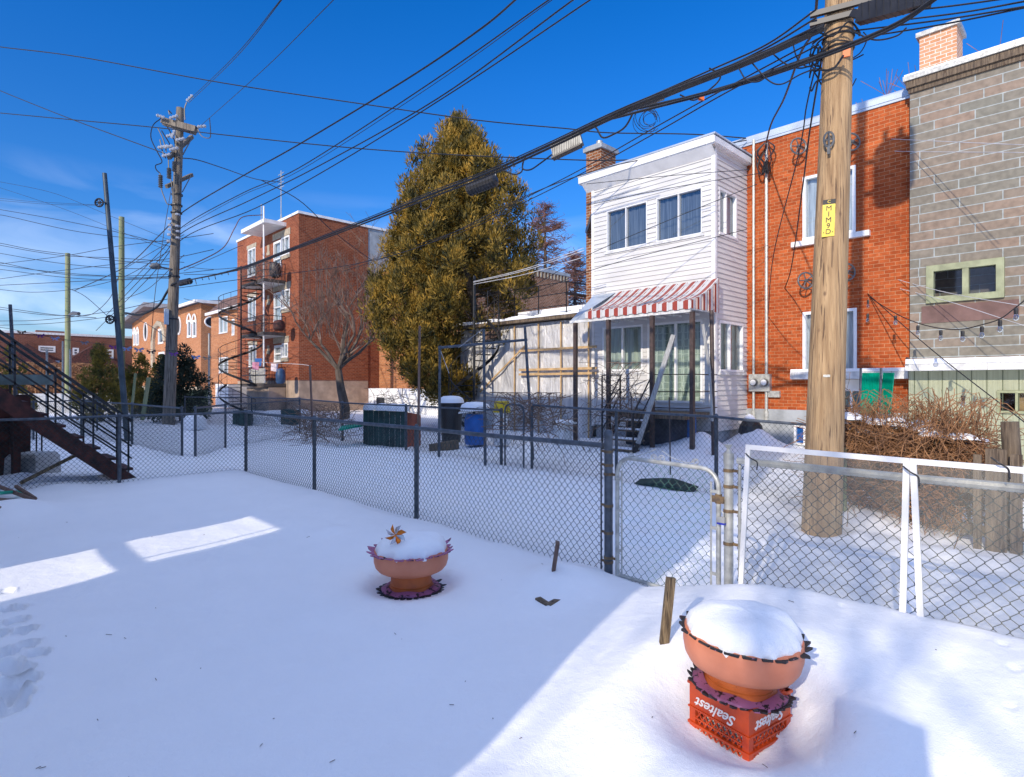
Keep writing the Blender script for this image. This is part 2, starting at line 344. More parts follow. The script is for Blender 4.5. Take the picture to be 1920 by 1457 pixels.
# ---------------- sheet helpers ----------------
def fy(Y): return lambda u, z, d: (u, Y+d, z)          # wall facing -Y (towards us), u = X, d = depth inwards
def fx(X): return lambda u, z, d: (X-d, u, z)          # wall facing +X, u = Y
def cells(u0, u1, z0, z1, holes):
    us = sorted({u0, u1}|{c for h in holes for c in h[:2] if u0 < c < u1}); zs = sorted({z0, z1}|{c for h in holes for c in h[2:4] if z0 < c < z1})
    for i in range(len(us)-1):
        for j in range(len(zs)-1):
            cu, cz = (us[i]+us[i+1])/2, (zs[j]+zs[j+1])/2
            if any(h[0] < cu < h[1] and h[2] < cz < h[3] for h in holes): continue
            yield us[i], us[i+1], zs[j], zs[j+1]
def wall(mb, mp, u0, u1, z0, z1, holes=(), rev=.14, lap=0):
    if not lap:
        for a, b, c, d in cells(u0, u1, z0, z1, holes): mb.quad(mp(a,c,0), mp(b,c,0), mp(b,d,0), mp(a,d,0))
    else:
        z = z0
        while z < z1-1e-4:
            zt = min(z+lap, z1); hs = [h for h in holes if h[2] < zt and h[3] > z]
            for a, b, c, d in cells(u0, u1, z, zt, hs):
                lo = -.022*(1-(c-z)/lap); hi = -.022*(1-(d-z)/lap)
                mb.quad(mp(a,c,lo), mp(b,c,lo), mp(b,d,hi), mp(a,d,hi)); mb.quad(mp(a,c,0.004), mp(b,c,0.004), mp(b,c,lo), mp(a,c,lo))
            z = zt
    for h in holes:
        a, b, c, d = h[:4]
        mb.quad(mp(a,c,0),mp(b,c,0),mp(b,c,rev),mp(a,c,rev)); mb.quad(mp(a,d,0),mp(b,d,0),mp(b,d,rev),mp(a,d,rev))
        mb.quad(mp(a,c,0),mp(a,d,0),mp(a,d,rev),mp(a,c,rev)); mb.quad(mp(b,c,0),mp(b,d,0),mp(b,d,rev),mp(b,c,rev))
    return mb
def pbox(mb, mp, u0, u1, z0, z1, d0, d1):
    p, q = mp(u0, z0, d0), mp(u1, z1, d1)
    return mb.box(min(p[0],q[0]), min(p[1],q[1]), min(p[2],q[2]), max(p[0],q[0]), max(p[1],q[1]), max(p[2],q[2]))
def window(par, mp, u0, u1, z0, z1, cols=2, rows=1, fm='frame_w', back='curtain', fwid=.06, d0=-.02, name='window', split=None, room=.6, gm='glass', label=None):
    e = .003
    f = MB()
    pbox(f, mp, u0+e, u1-e, z1-fwid, z1-e, d0, .10); pbox(f, mp, u0+e, u1-e, z0+e, z0+fwid, d0-.02, .10)
    pbox(f, mp, u0+e, u0+fwid, z0+fwid, z1-fwid, d0, .10); pbox(f, mp, u1-fwid, u1-e, z0+fwid, z1-fwid, d0, .10)
    for i in range(1, cols):
        c = u0+(u1-u0)*i/cols if split is None else u0+(u1-u0)*split[i-1]
        pbox(f, mp, c-fwid*.4, c+fwid*.4, z0+fwid, z1-fwid, d0+.01, .095)
    for i in range(1, rows):
        c = z0+(z1-z0)*i/rows; pbox(f, mp, u0+fwid, u1-fwid, c-fwid*.3, c+fwid*.3, d0+.013, .09)
    fo = f.build(name, M[fm], par)
    if label: fo['label'] = label
    g = MB().quad(mp(u0+.03,z0+.03,.06), mp(u1-.03,z0+.03,.06), mp(u1-.03,z1-.03,.06), mp(u0+.03,z1-.03,.06)); g.build('pane', M[gm], fo)
    if back:
        g = MB(); n = max(6, int((u1-u0)/.06)); prev = None
        for i in range(n+1):
            uu = u0+.03+(u1-u0-.06)*i/n; dd = .14+.02*math.sin(i*1.9+u0*7)
            if prev: g.quad(mp(prev[0],z0+.02,prev[1]), mp(uu,z0+.02,dd), mp(uu,z1-.02,dd), mp(prev[0],z1-.02,prev[1]))
            prev = (uu, dd)
        g.build('curtain', M[back], fo, smooth=True)
    else:
        g = MB(); r = .16; e2 = .02
        a, b, c, d = u0-e2, u1+e2, z0-e2, z1+e2
        g.quad(mp(a,c,room),mp(b,c,room),mp(b,d,room),mp(a,d,room)); g.quad(mp(a,c,.15),mp(b,c,.15),mp(b,c,room),mp(a,c,room)); g.quad(mp(a,d,.15),mp(b,d,.15),mp(b,d,room),mp(a,d,room))
        g.quad(mp(a,c,.15),mp(a,d,.15),mp(a,d,room),mp(a,c,room)); g.quad(mp(b,c,.15),mp(b,d,.15),mp(b,d,room),mp(b,c,room)); g.build('room_interior', M['dark'], fo)
    return fo
# ================= GROUND =================
def G2(px, py, z=0.): p = onG(px, py, z); return (p.x, p.y)
PITS = [(G2(a, b), s*.85, .14) for a, b, s in [(6,1144,.07),(28,1144,.075),(31,1167,.08),(47,1186,.075),(49,1214,.075),(70,1230,.07),(2,1193,.07),(3,1232,.09),(10,1255,.09),(36,1262,.08),(46,1280,.08),(13,1290,.10),(29,1308,.09),(10,1330,.1),(7,1111,.07),(-30,1160,.07),(-35,1240,.08)]]
PITS += [(G2(a, b, .12), s*.55, d*.45) for a, b, s, d in [(1555,1172,.035,.02),(1578,1200,.04,.02),(1600,1182,.03,.015),(1880,1285,.05,.02),(1903,1330,.055,.025),(1895,1385,.05,.02)]]
CR = (-1.303, 2.843)                                    # crate centre
t1 = P(771, 1119, 4.93); PL1 = (t1.x, t1.y)
PITS += [(PL1, .34, .05), (G2(1540, 990, .02), .30, .06)]
STEPS = []
_r = random.Random(5)
for k in range(60):                                      # trampled path along the alley
    s = k/60; x = -9+11*s; STEPS.append(((x+_r.uniform(-.2,.2), 6.6+1.1*math.sin(s*9)+_r.uniform(-.5,.5)), _r.uniform(.08,.16), _r.uniform(.01,.035)))
for k in range(26): STEPS.append(((_r.uniform(-10,-6), _r.uniform(5,8)), _r.uniform(.06,.12), .025))
def gh(x, y):
    x = np.asarray(x, dtype=np.float64); y = np.asarray(y, dtype=np.float64)
    sm = lambda a, b, v: np.clip((v-a)/(b-a), 0, 1)**2*(3-2*np.clip((v-a)/(b-a), 0, 1))
    z = .05*vnoise(x*.45, y*.45, 1)+.02*vnoise(x*1.3, y*1.3, 2)
    rough = sm(4.5, 5., y)+sm(12.1, 12.6, -x)*(y < 4.5)
    rough = np.clip(rough, 0, 1)
    z += rough*(.05*vnoise(x*2.2, y*2.2, 3)+.025*vnoise(x*6, y*6, 4)+.012*vnoise(x*15, y*15, 5))
    z += .006*vnoise(x*5, y*5, 6)+.0035*vnoise(x*16+y*4, y*13, 7)
    z += .012*np.clip(vnoise(x*1.1+y*.4, y*2.6, 12)*2, -1, 1)
    # plough ridges along the alley
    z += .018*np.sin((y+.15*np.sin(x))*9)*sm(4.8, 5.4, y)*(1-sm(7.6, 8.2, y))
    # drift piled against our side of the right hand fence
    edge = 4.10+.14*vnoise(x*3.0, y*0+3, 8)+.05*vnoise(x*9., y*0+3, 9)
    amp = .04+.27*sm(-2.9, -1.5, x)
    z += amp*sm(1.8, 4.0, y)*(1-sm(edge, edge+.16, y))+.02*sm(-2.9,-1.5,x)*np.exp(-((y-edge+.05)/.12)**2)
    # slope up to the house row
    z += .16*sm(9, 12, y)*(1-sm(40, 60, -x))
    # humps
    for (cx, cy), r, h in HUMPS: z += h*np.exp(-((x-cx)**2+(y-cy)**2)/(r*r))
    d = np.hypot(x-CR[0], y-CR[1]); z += .045*np.exp(-((d-.60)/.2)**2)*(y < 4.1)-.13*np.exp(-(d/.37)**4)
    for (cx, cy), r, h in PITS:
        d = np.hypot(x-cx, (y-cy))/r; z += -h*1.1*np.exp(-d**6)+h*.10*np.exp(-((d-1.3)/.22)**2)
    for (cx, cy), r, h in STEPS:
        m = (np.abs(x-cx) < .6) & (np.abs(y-cy) < .6)
        if m.any():
            d = np.hypot(x-cx, y-cy)/r; z += np.where(m, -h*np.exp(-d**4), 0)
    return z
HUMPS = [(G2(1045,1095),.26,.10), (G2(1100,1110),.3,.05), (G2(625,1000),.16,.04), (G2(40,905),.5,.16), (G2(110,915),.4,.08), (G2(1230,1000),.3,.05),
         (G2(20,960),.5,.14), (G2(180,1000),.5,.05), ((-6.2,14.3),.55,.5), ((-7.0,12.8),.7,.25), ((-6.6,12.6),.4,.25), ((-3.6,8.9),.8,.12), ((-2.2,8.2),.5,.15)]
def GZ(x, y): return float(gh(np.array([x]), np.array([y]))[0])
def ground():
    base = math.radians(135.8)
    a1 = np.linspace(-math.radians(60), math.radians(60), 760)
    a2 = np.linspace(math.radians(60), 2*PI-math.radians(60), 60)[1:-1]
    A = np.concatenate([a1, a2])+base
    R = np.concatenate([[.02, .3, .6, .9], np.geomspace(1.15, 45, 640), np.geomspace(47, 900, 40)])
    AA, RR = np.meshgrid(A, R); X = RR*np.cos(AA); Y = RR*np.sin(AA); Z = gh(X, Y)
    Z = Z*np.clip((60-RR)/30, .0, 1)
    n, m = len(A), len(R); v = np.stack([X, Y, Z], -1).reshape(-1, 3).astype(np.float32)
    i, j = np.meshgrid(np.arange(m-1), np.arange(n), indexing='ij'); j2 = (j+1) % n
    q = np.stack([i*n+j, i*n+j2, (i+1)*n+j2, (i+1)*n+j], -1).reshape(-1, 4)[:, ::-1]
    me = bpy.data.meshes.new('snow_ground'); me.vertices.add(len(v)); me.vertices.foreach_set('co', v.ravel())
    me.loops.add(q.size); me.loops.foreach_set('vertex_index', q.ravel().astype(np.int32))
    me.polygons.add(len(q)); me.polygons.foreach_set('loop_start', np.arange(0, q.size, 4, dtype=np.int32)); me.polygons.foreach_set('loop_total', np.full(len(q), 4, dtype=np.int32))
    me.polygons.foreach_set('use_smooth', [True]*len(q)); me.update(); me.validate(); me.materials.append(M['snow'])
    o = bpy.data.objects.new('ground', me); COL.objects.link(o); o['kind'] = 'structure'
ground()

_g = random.Random(77); _m = MB()
for k in range(46):
    px, py = _g.uniform(20,1900), _g.uniform(960,1440); p_ = onG(px, py, .04); a_ = _g.uniform(0,6.28); l_ = _g.uniform(.006,.03)*(2.2 if k % 9 == 0 else 1)
    if p_.y > 3.9: continue
    z_ = GZ(p_.x, p_.y)+.004; _m.tube([(p_.x,p_.y,z_),(p_.x+math.cos(a_)*l_,p_.y+math.sin(a_)*l_,z_+.003)], .0018, 4)
tag(_m.build('twig_litter', M['bark']), 'tiny dark twig bits scattered on the near snow', 'twigs', None, 'stuff')
# ================= FENCES =================
HC = .075
def linkmesh(mb, a, b, z0, z1, c=.074, r=.0028, fine=True, n=3):
    """chain link between ground points a and b: vertical zigzag wires hooked into each other"""
    a, b = Vector((a[0], a[1], 0)), Vector((b[0], b[1], 0)); d = b-a; Ln = d.length; d.normalize(); nn = Vector((-d.y, d.x, 0))
    k = 0; h = c*1.08/2; rows = int((z1(0)-z0)/h)
    while (k+1)*c/2 <= Ln:
        pts = []
        for i in range(rows+1):
            side = (i+k) % 2; s = (k+side)*c/2+(.002 if side else -.002)
            zt = z1(s/Ln); z = zt-i*h
            if z < z0-.02: break
            o = nn*(.003 if (i % 2) else -.003)
            q = a+d*s+o
            wob = .0025*math.sin(k*1.7+i*2.3)
            if fine: pts += [Vector((q.x, q.y, z+.003+wob)), Vector((q.x, q.y, z-.003+wob))]
            else: pts.append(Vector((q.x, q.y, z)))
        if len(pts) > 1: mb.tube(pts, r, n, cap=False)
        k += 1
    return mb
def bands(mb, x, y, zs, r, dx=0, dy=0):
    for z in zs:
        mb.lathe((x, y, z), [(r, -.012), (r+.005, -.012), (r+.005, .012), (r, .012)], 12)
        if dx or dy: mb.box(x+min(0,dx)-.006, y+min(0,dy)-.006, z-.01, x+max(0,dx)+.006, y+max(0,dy)+.006, z+.01)
    return mb
FT = 1.15
FY = 4.25
def fence(label, pts, top=FT, cat='fence', group=None, post_r=.03, rail_r=.021, pm_='galv', fine=True, mm='mesh', c=.074, r=.0028, z0=-.05, posts=True, zt=None, endp=(True,True), rail='galv'):
    """pts: list of (x,y); one fence, a post at every point"""
    f = thing('chain_link_fence', label, cat, (pts[0][0], pts[0][1], 0), group)
    f_m = MB()
    for i in range(len(pts)-1):
        a, b = pts[i], pts[i+1]; hz = (lambda s: top-.01) if zt is None else (lambda s, i=i: zt[i]+(zt[i+1]-zt[i])*s-.01)
        linkmesh(f_m, a, b, z0, hz, c=c, r=r, fine=fine)
    f_m.build('mesh_panel', M[mm], f)
    rl = MB(); zz = zt or [top]*len(pts)
    rp_ = []
    for i, p in enumerate(pts):
        rp_.append((p[0], p[1], zz[i]))
        if i < len(pts)-1:
            q = pts[i+1]; rp_.append(((p[0]*.6+q[0]*.4), (p[1]*.6+q[1]*.4)+.006, (zz[i]*.6+zz[i+1]*.4)-.008))
    rl.tube(rp_, rail_r, 8); rl.build('top_rail', M[rail], f, True)
    if posts:
        for i, p in enumerate(pts):
            if (i == 0 and not endp[0]) or (i == len(pts)-1 and not endp[1]): continue
            m = MB().cyl((p[0], p[1]+.035, -.2), (p[0], p[1]+.035, zz[i]+.0), post_r, n=10)
            m.lathe((p[0], p[1]+.035, zz[i]), [(post_r+.004, 0), (post_r+.004, .02), (post_r*.5, .045), (0.001, .05)], 10)
            m.build('post', M[pm_], f, True)
    return f
f1 = fence('long dark chain link fence round the near yard, left of the gate', [(-11.9, FY), (-8.95, FY), (-6.13, FY), (-3.2, FY)], endp=(True, False), rail_r=.024)
f2 = fence('chain link fence in front of the black stairs at the far left', [(-11.9, FY), (-11.95, 2.16), (-12.0, -.3), (-12.0, -2.6)], endp=(False, True))
# hinge post
hp = thing('fence_post', 'dark grey steel hinge post left of the garden gate', 'post', (-3.14, FY, 0))
MB().cyl((-3.14, FY, -.3), (-3.14, FY, 1.24), .038, n=16).lathe((-3.14, FY, 1.24), [(.042,0),(.042,.02),(.03,.05),(.001,.055)], 16).build('tube', M['galv'], hp, True)
b = MB(); bands(b, -3.14, FY, (.12, .38, .62, .98, 1.10), .038, dx=-.07); bands(b, -3.14, FY, (.16, .9), .038, dx=.09); each(b, 'tension_band', M['rust'], hp)
MB().cyl((-3.22, FY, -.1), (-3.22, FY, 1.14), .008, n=6).build('tension_bar', M['galv'], hp)
# latch post
gp = thing('fence_post', 'pale weathered steel post with cap and yellowish bands, right of the gate', 'post', (-2.03, FY, 0))
MB().cyl((-2.03, FY, -.3), (-2.03, FY, 1.13), .034, n=16).cyl((-2.03, FY, 1.10), (-2.03, FY, 1.18), .038, n=16).build('tube', M['galv_l'], gp, True)
MB().lathe((-2.03, FY, 1.18), [(.03,0),(.022,.012),(.012,.03),(.03,.06),(.034,.062),(.02,.05),(.001,.05)], 10).build('cap', M['galv_l'], gp)
b = MB(); bands(b, -2.03, FY, (.50, 1.05, .93, .745), .034, dx=.08); each(b, 'tension_band', M['rust'], gp)
MB().cyl((-1.945, FY, -.1), (-1.945, FY, 1.10), .012, n=6).build('tension_bar', M['galv_l'], gp)
# gate
g = thing('garden_gate', 'tube framed garden gate with rounded corners, green mesh and wire scrolls on top', 'gate', (-3.06, FY, 0))
x0, x1, zt0, zt1, rr = -3.045, -2.11, 1.06, 1.045, .14
pts = [(x0, FY, -.02)]+[(x0+rr-rr*math.cos(a), FY, zt0-rr+rr*math.sin(a)) for a in np.linspace(0, PI/2, 7)]+[(x1-rr+rr*math.sin(a), FY, zt1-rr+rr*math.cos(a)) for a in np.linspace(0, PI/2, 7)]+[(x1, FY, -.02)]
MB().tube(pts, .019, 10).tube([(x0, FY, .03), (x1, FY, .02)], .017, 8).build('frame', M['galv_l'], g, True)
m = MB(); linkmesh(m, (x0+.03, FY-.01), (x1-.03, FY-.01), -.04, lambda s: 1.03, c=.074, r=.0022); m.build('mesh_panel', pm('worn_green_wire', (.05,.16,.12), .4, .4, 4, c2=(.02,.06,.05)), g)
m = MB()
for xx in (x0+.055, x1-.055): m.cyl((xx, FY-.012, -.02), (xx, FY-.012, .95), .007, n=6)
for xx, s in ((x0, 1), (x1, -1)):
    for z in (.25, .6, .88): m.box(min(xx, xx+s*.06), FY-.02, z-.012, max(xx, xx+s*.06), FY-.012, z+.012)
each(m, 'tension_bar', M['galv_l'], g)
m = MB()
for cx, r_, s in ((x0+.14,.03,1), (-2.68,.032,1), (-2.60,.032,-1), (-2.30,.03,-1)):
    sp = [(cx+s*r_*(1-k/26)*math.cos(k*.45), FY, 1.085+r_*(1-k/26)*math.sin(k*.45)) for k in range(20)]
    m.tube(sp, .0035, 5)
m.tube(spline([(x0+.12, FY, 1.08), (-2.85, FY, 1.085), (-2.72, FY, 1.13), (-2.66, FY, 1.16)]), .003, 4)
m.tube(spline([(-2.60, FY, 1.15), (-2.50, FY, 1.10), (-2.36, FY, 1.075), (-2.28, FY, 1.11)]), .003, 4)
m.build('scroll_trim', M['galv_l'], g)
m = MB(); m.box(-2.15, FY-.028, .80, -2.05, FY-.016, .85); m.cyl((-2.11, FY, .79), (-2.11, FY, .86), .026, n=12); m.box(-2.075, FY-.05, .80, -2.05, FY+.03, .83); m.build('latch', M['rust'], g)
pk = MB(); pk.box(-2.085, FY-.075, .66, -2.03, FY-.050, .705); po = pk.build('padlock_body', pm('padlock_brass', (.5,.48,.42), .3, .2, 9, metal=.6), g)
MB().tube([(-2.074, FY-.062, .70), (-2.074, FY-.062, .735), (-2.058, FY-.062, .752), (-2.042, FY-.062, .735), (-2.042, FY-.062, .70)], .004, 6).build('shackle', M['galv_l'], po)
MB().box(-2.087, FY-.077, .648, -2.028, FY-.048, .662).build('base', pm('padlock_blue', (.02,.03,.35), .4, .1, 9), po)
f3 = fence('pale railed chain link fence behind the two white screens, right of the gate', [(-1.96, FY), (.9, FY), (3.2, FY)], endp=(False, True), rail_r=.026, pm_='galv_l', rail='galv_l', zt=[1.13, 1.135, 1.13], mm='mesh')
# white screens
scr = None
def scrmat():
    m, t, b, N, K = newmat('insect_screen'); tr = N('ShaderNodeBsdfTransparent'); mi = N('ShaderNodeMixShader'); mi.inputs[0].default_value = .30
    b.inputs['Base Color'].default_value = (.30,.30,.26,1); b.inputs['Roughness'].default_value = .7
    K(tr.outputs[0], mi.inputs[1]); K(b.outputs[0], mi.inputs[2]); K(mi.outputs[0], t.nodes['Material Output'].inputs[0]); return m
M['screen'] = scrmat()
def screen(label, c, wd=.034):
    tl, tr_, br, bl = [V3(p) for p in c]
    s = thing('window_screen', label, 'screen', (bl.x, bl.y, bl.z), 'white framed window screens leaning on the fence')
    m = MB(); m.bar(tl, bl, .018, wd, up=(1,0,0)); m.bar(tr_, br, .018, wd, up=(1,0,0))
    ox = (tr_-tl).normalized()*wd/2
    m.bar(tl-ox, tr_+ox, .018, wd, up=(0,0,1)); m.bar(bl+ox, br-ox, .018, wd); m.build('frame', M['white'], s)
    MB().quad(bl, br, tr_, tl).build('screen_cloth', M['screen'], s)
SY = 4.17
def sp_(px, py, Y=SY): return onY(px, py, Y)
a, b_, c_, d_ = sp_(1403,838), sp_(1700,864), sp_(1692,1182,4.12), sp_(1388,1125,4.12)
screen('white framed insect screen beside the gate post, left of the pair', (a, b_, c_, d_))
a, d_ = sp_(1712,865), sp_(1728,1196,4.12)
screen('white framed insect screen running out of the picture at right', (a, (.45,SY,a.z-.005), (.49,4.12,d_.z), d_))
for i, (px, py) in enumerate(((1408,858), (1706,884), (1872,868))):
    q = onY(px, py, 4.15); m = MB(); m.tube(spline([(q.x-.03,4.13,q.z+.03),(q.x+.01,4.12,q.z),(q.x+.04,4.16,q.z-.03),(q.x+.05,4.13,q.z-.08)]), .005, 5)
    tag(m.build('twist_tie', M['plastic'], None, org=q), 'thin dark wire tie holding %s' % ('the left screen by the gate post','the two screens together where they meet','the right screen near the picture edge')[i], 'wire tie', 'wire ties on the screens')

# ================= PLANTERS =================
def paintmat(name, c, c2, chip=(.02,.015,.015), th=.66):
    m, t, b, N, K = newmat(name); g_ = N('ShaderNodeNewGeometry')
    n = N('ShaderNodeTexNoise'); n.inputs['Scale'].default_value = 5; n.inputs['Detail'].default_value = 6; K(g_.outputs['Position'], n.inputs['Vector'])
    r = N('ShaderNodeValToRGB'); r.color_ramp.elements[0].color = c2+(1,); r.color_ramp.elements[1].color = c+(1,); r.color_ramp.elements[0].position = .35; r.color_ramp.elements[1].position = .6; K(n.outputs[0], r.inputs[0])
    n2 = N('ShaderNodeTexNoise'); n2.inputs['Scale'].default_value = 22; n2.inputs['Detail'].default_value = 8; n2.inputs['Roughness'].default_value = .7; K(g_.outputs['Position'], n2.inputs['Vector'])
    r2 = N('ShaderNodeValToRGB'); r2.color_ramp.elements[0].position = th; r2.color_ramp.elements[1].position = th+.02; K(n2.outputs[0], r2.inputs[0])
    mi = N('ShaderNodeMixRGB'); mi.inputs[2].default_value = chip+(1,); K(r2.outputs[0], mi.inputs[0]); K(r.outputs[0], mi.inputs[1]); K(mi.outputs[0], b.inputs['Base Color'])
    b.inputs['Roughness'].default_value = .55
    bp = N('ShaderNodeBump'); bp.inputs['Strength'].default_value = .25; bp.inputs['Distance'].default_value = .004; K(n2.outputs[0], bp.inputs['Height']); K(bp.outputs[0], b.inputs['Normal']); return m
M['salmon'] = paintmat('salmon_tyre_paint', (.70,.25,.135), (.62,.20,.10), th=.70)
M['ochre'] = paintmat('orange_rim_paint', (.62,.15,.025), (.42,.09,.02), th=.66)
M['mauve'] = paintmat('mauve_paint', (.42,.15,.27), (.33,.10,.18), th=.55)
M['rubber'] = paintmat('cut_rubber', (.025,.02,.02), (.012,.01,.012), chip=(.30,.12,.2), th=.62)
def planter(label, c, rz, tilt, zs, dome, teeth='rubber', long=1.0, seed=0, spread=1., sc=1., low=0.):
    rn = random.Random(seed); p = thing('tyre_planter', label, 'planter', c, 'planters cut from old tyres')
    c0 = (c[0], c[1], c[2]); z = lambda v: v*zs
    # bowl: thick sidewall turned inside out
    prof = [(.14, z(.152-low)), (.19, z(.153-low)), (.235, z(.160-low)), (.272, z(.178-low*.9)), (.296, z(.207-low*.5)), (.308, z(.25)), (.309, z(.295)), (.304, z(.325)), (.298, z(.335)), (.285, z(.32)), (.27, z(.25)), (.10, z(.22))]
    m = MB(); m.lathe(c0, prof, 72, lambda r, zz, a, i: (r*(1+.006*math.sin(3*a+seed)), zz+(.006*math.sin(2*a+1)+.008*abs(math.sin(a*11)) if i in (7,8) else 0)))
    m.build('bowl', M['salmon'], p, True)
    m = MB(); m.lathe(c0, [(.20, z(.012)), (.185, z(.03)), (.172, z(.045)), (.176, z(.058)), (.168, z(.068)), (.168, z(.158-low)), (.14, z(.16-low))], 48); m.build('pedestal', M['ochre'], p, True)
    m = MB(); N_ = 26
    def fl(r, zz, a, i):
        return (r, zz+.008*math.sin(a*5+seed))
    m.lathe(c0, [(.19, z(.035)), (.215, z(.03)), (.245, z(.018)), (.246, z(.004)), (.19, 0)], 60, fl); m.build('base_flange', M['mauve'], p, True)
    def ring(R, zc, N_, ln, wd, up, dr):
        t = MB()
        for k in range(N_):
            a = 2*PI*(k+rn.uniform(-.12,.12))/N_; ca, sa = math.cos(a), math.sin(a); l = ln*rn.uniform(.65,1.25); u = up+rn.uniform(-.25,.3); w_ = wd*rn.uniform(.8,1.15)
            def q(rad, off, zz): return (c[0]+ca*rad-sa*off, c[1]+sa*rad+ca*off, c[2]+zz)
            secs = [(R-.012, w_/2, 0), (R+l*.35, w_*.42, l*.35*u-.004), (R+l*.75, w_*.22, l*.75*u), (R+l, w_*.04, l*u*1.25+dr)]
            n0 = len(t.v)
            for rad, ww, zz in secs:
                for s_, tt in ((-1, 0), (1, 0), (1, -.009), (-1, -.009)): t.v.append(q(rad, s_*ww, zc+zz+tt))
            for i in range(3):
                b0 = n0+i*4
                for j in range(4): t.f.append((b0+j, b0+(j+1) % 4, b0+4+(j+1) % 4, b0+4+j))
            t.f.append((n0+12, n0+13, n0+14, n0+15))
        return t
    ring(.302, z(.332), 24, .045*long, .072, .12, 0).build('rim_teeth', M[teeth], p)
    ring(.240, z(.014), 30, .040*long, .050, -.1 if seed == 1 else .25, 0).build('base_teeth', M['rubber'], p)
    # snow
    prof = [(.001, dome), (.05, dome*.995), (.11, dome*.97), (.17, dome*.90), (.22, dome*.77), (.255, dome*.60), (.28, dome*.38), (.297, dome*.10), (.298, -.02), (.27, -.05)]
    def sn(r, zz, a, i):
        fac = 1; xx, yy = r*math.cos(a), r*math.sin(a); lump = .035*float(vnoise(np.array(xx*6+seed*3+9), np.array(yy*6+5), 3))+.012*float(vnoise(np.array(xx*19), np.array(yy*19), 4))
        return (r*(1+(.02*math.sin(9*a+seed)+.012*math.sin(17*a) if i in (6,7,8) else 0))*spread, zz+fac*lump*(1 if i < 7 else .3)+z(.332)-(.0 if i < 7 else .004))
    m = MB(); m.lathe(c0, prof, 72, sn); m.build('snow_cap', M['snow'], p, True)
    p.rotation_euler = (tilt[0], tilt[1], rz); p.scale = (sc, sc, 1); return p
planter('low salmon tyre planter with mauve jagged rim, heaped with snow and sunk in the yard', (PL1[0], PL1[1], -.02), .4, (0,.0), 1.0, .135, teeth='mauve', long=1.5, seed=1)
planter('big salmon tyre planter with black toothed rim, standing on the orange crate', (CR[0], CR[1], .195), 0, (-.03, .05), .82, .125, seed=2, long=.8, sc=.91, low=.035)
# pinwheel
pc = P(742, 1003, 4.72); pw = thing('pinwheel', 'small orange and silver pinwheel stuck in the snow of the low planter', 'pinwheel', (pc.x, pc.y, pc.z))
right = Vector((rt[0], rt[1], 0)); fwd = Vector((fw[0], fw[1], 0)); upv = Vector((0,0,1))
mo, ms_ = pm('orange_foil', (.75,.22,.02), .25, .3, 30, metal=.5), pm('silver_foil', (.62,.62,.66), .22, .2, 30, metal=.6)
for k in range(8):
    a = k*PI/4+.25; d = right*math.cos(a)+upv*math.sin(a); s = right*-math.sin(a)+upv*math.cos(a)
    m = MB(); tip = pc+d*.092-fwd*.004
    m.poly([pc-fwd*.006, pc+d*.045-s*.004-fwd*.028, tip, pc+d*.055+s*.03+fwd*.003]); m.poly([pc-fwd*.006, pc+d*.055+s*.03+fwd*.003, pc+d*.03+s*.026+fwd*.006])
    m.build('petal', mo if k % 2 == 0 else ms_, pw)
MB().cyl(pc-fwd*.03, pc+fwd*.02, .008, n=8).build('hub', mo, pw)
MB().cyl(pc+fwd*.02, pc+fwd*.05-upv*.12, .004, n=6).build('stick', M['white'], pw)
# milk crate (upside down)
M['crate'] = pm('orange_crate_plastic', (.62,.075,.012), .38, .22, 9, .05, c2=(.38,.035,.008), lo=.3, hi=.6)
ca = math.radians(79.6); ux = Vector((math.cos(ca), math.sin(ca), 0)); uy = Vector((-math.sin(ca), math.cos(ca), 0))
crt = thing('milk_crate', 'orange plastic milk crate turned upside down under the big tyre planter', 'crate', (CR[0], CR[1], -.08))
cc = Vector((CR[0], CR[1], 0)); hw = .168
def CP(a, b, z): return cc+ux*a+uy*b+Vector((0,0,z))
def cbox(m, a0, a1, b0, b1, z0, z1):
    q = [CP(a,b,z) for z in (z0,z1) for a,b in ((a0,b0),(a1,b0),(a1,b1),(a0,b1))]; n = len(m.v); m.v += [tuple(p) for p in q]
    m.f += [(n,n+3,n+2,n+1),(n+4,n+5,n+6,n+7),(n,n+1,n+5,n+4),(n+1,n+2,n+6,n+5),(n+2,n+3,n+7,n+6),(n+3,n,n+4,n+7)]
m = MB(); ZB, ZT = -.08, .205
for sa in (-1, 1):
    for sb in (-1, 1):
        a, b_ = sa*hw, sb*hw; cbox(m, min(a,a-sa*.035), max(a,a-sa*.035), min(b_,b_-sb*.035), max(b_,b_-sb*.035), ZB, ZT)
for zz, hh, pr in ((ZB,.02,.006),(-.005,.012,.007),(.075,.008,.006),(ZT-.012,.012,.008)):
    e = hw+pr
    for s in (-1, 1):
        cbox(m, -e, e, min(s*e, s*(e-.022)), max(s*e, s*(e-.022)), zz, zz+hh); cbox(m, min(s*e, s*(e-.022)), max(s*e, s*(e-.022)), -e+.022, e-.022, zz, zz+hh)
m.build('frame', M['crate'], crt)
m = MB()
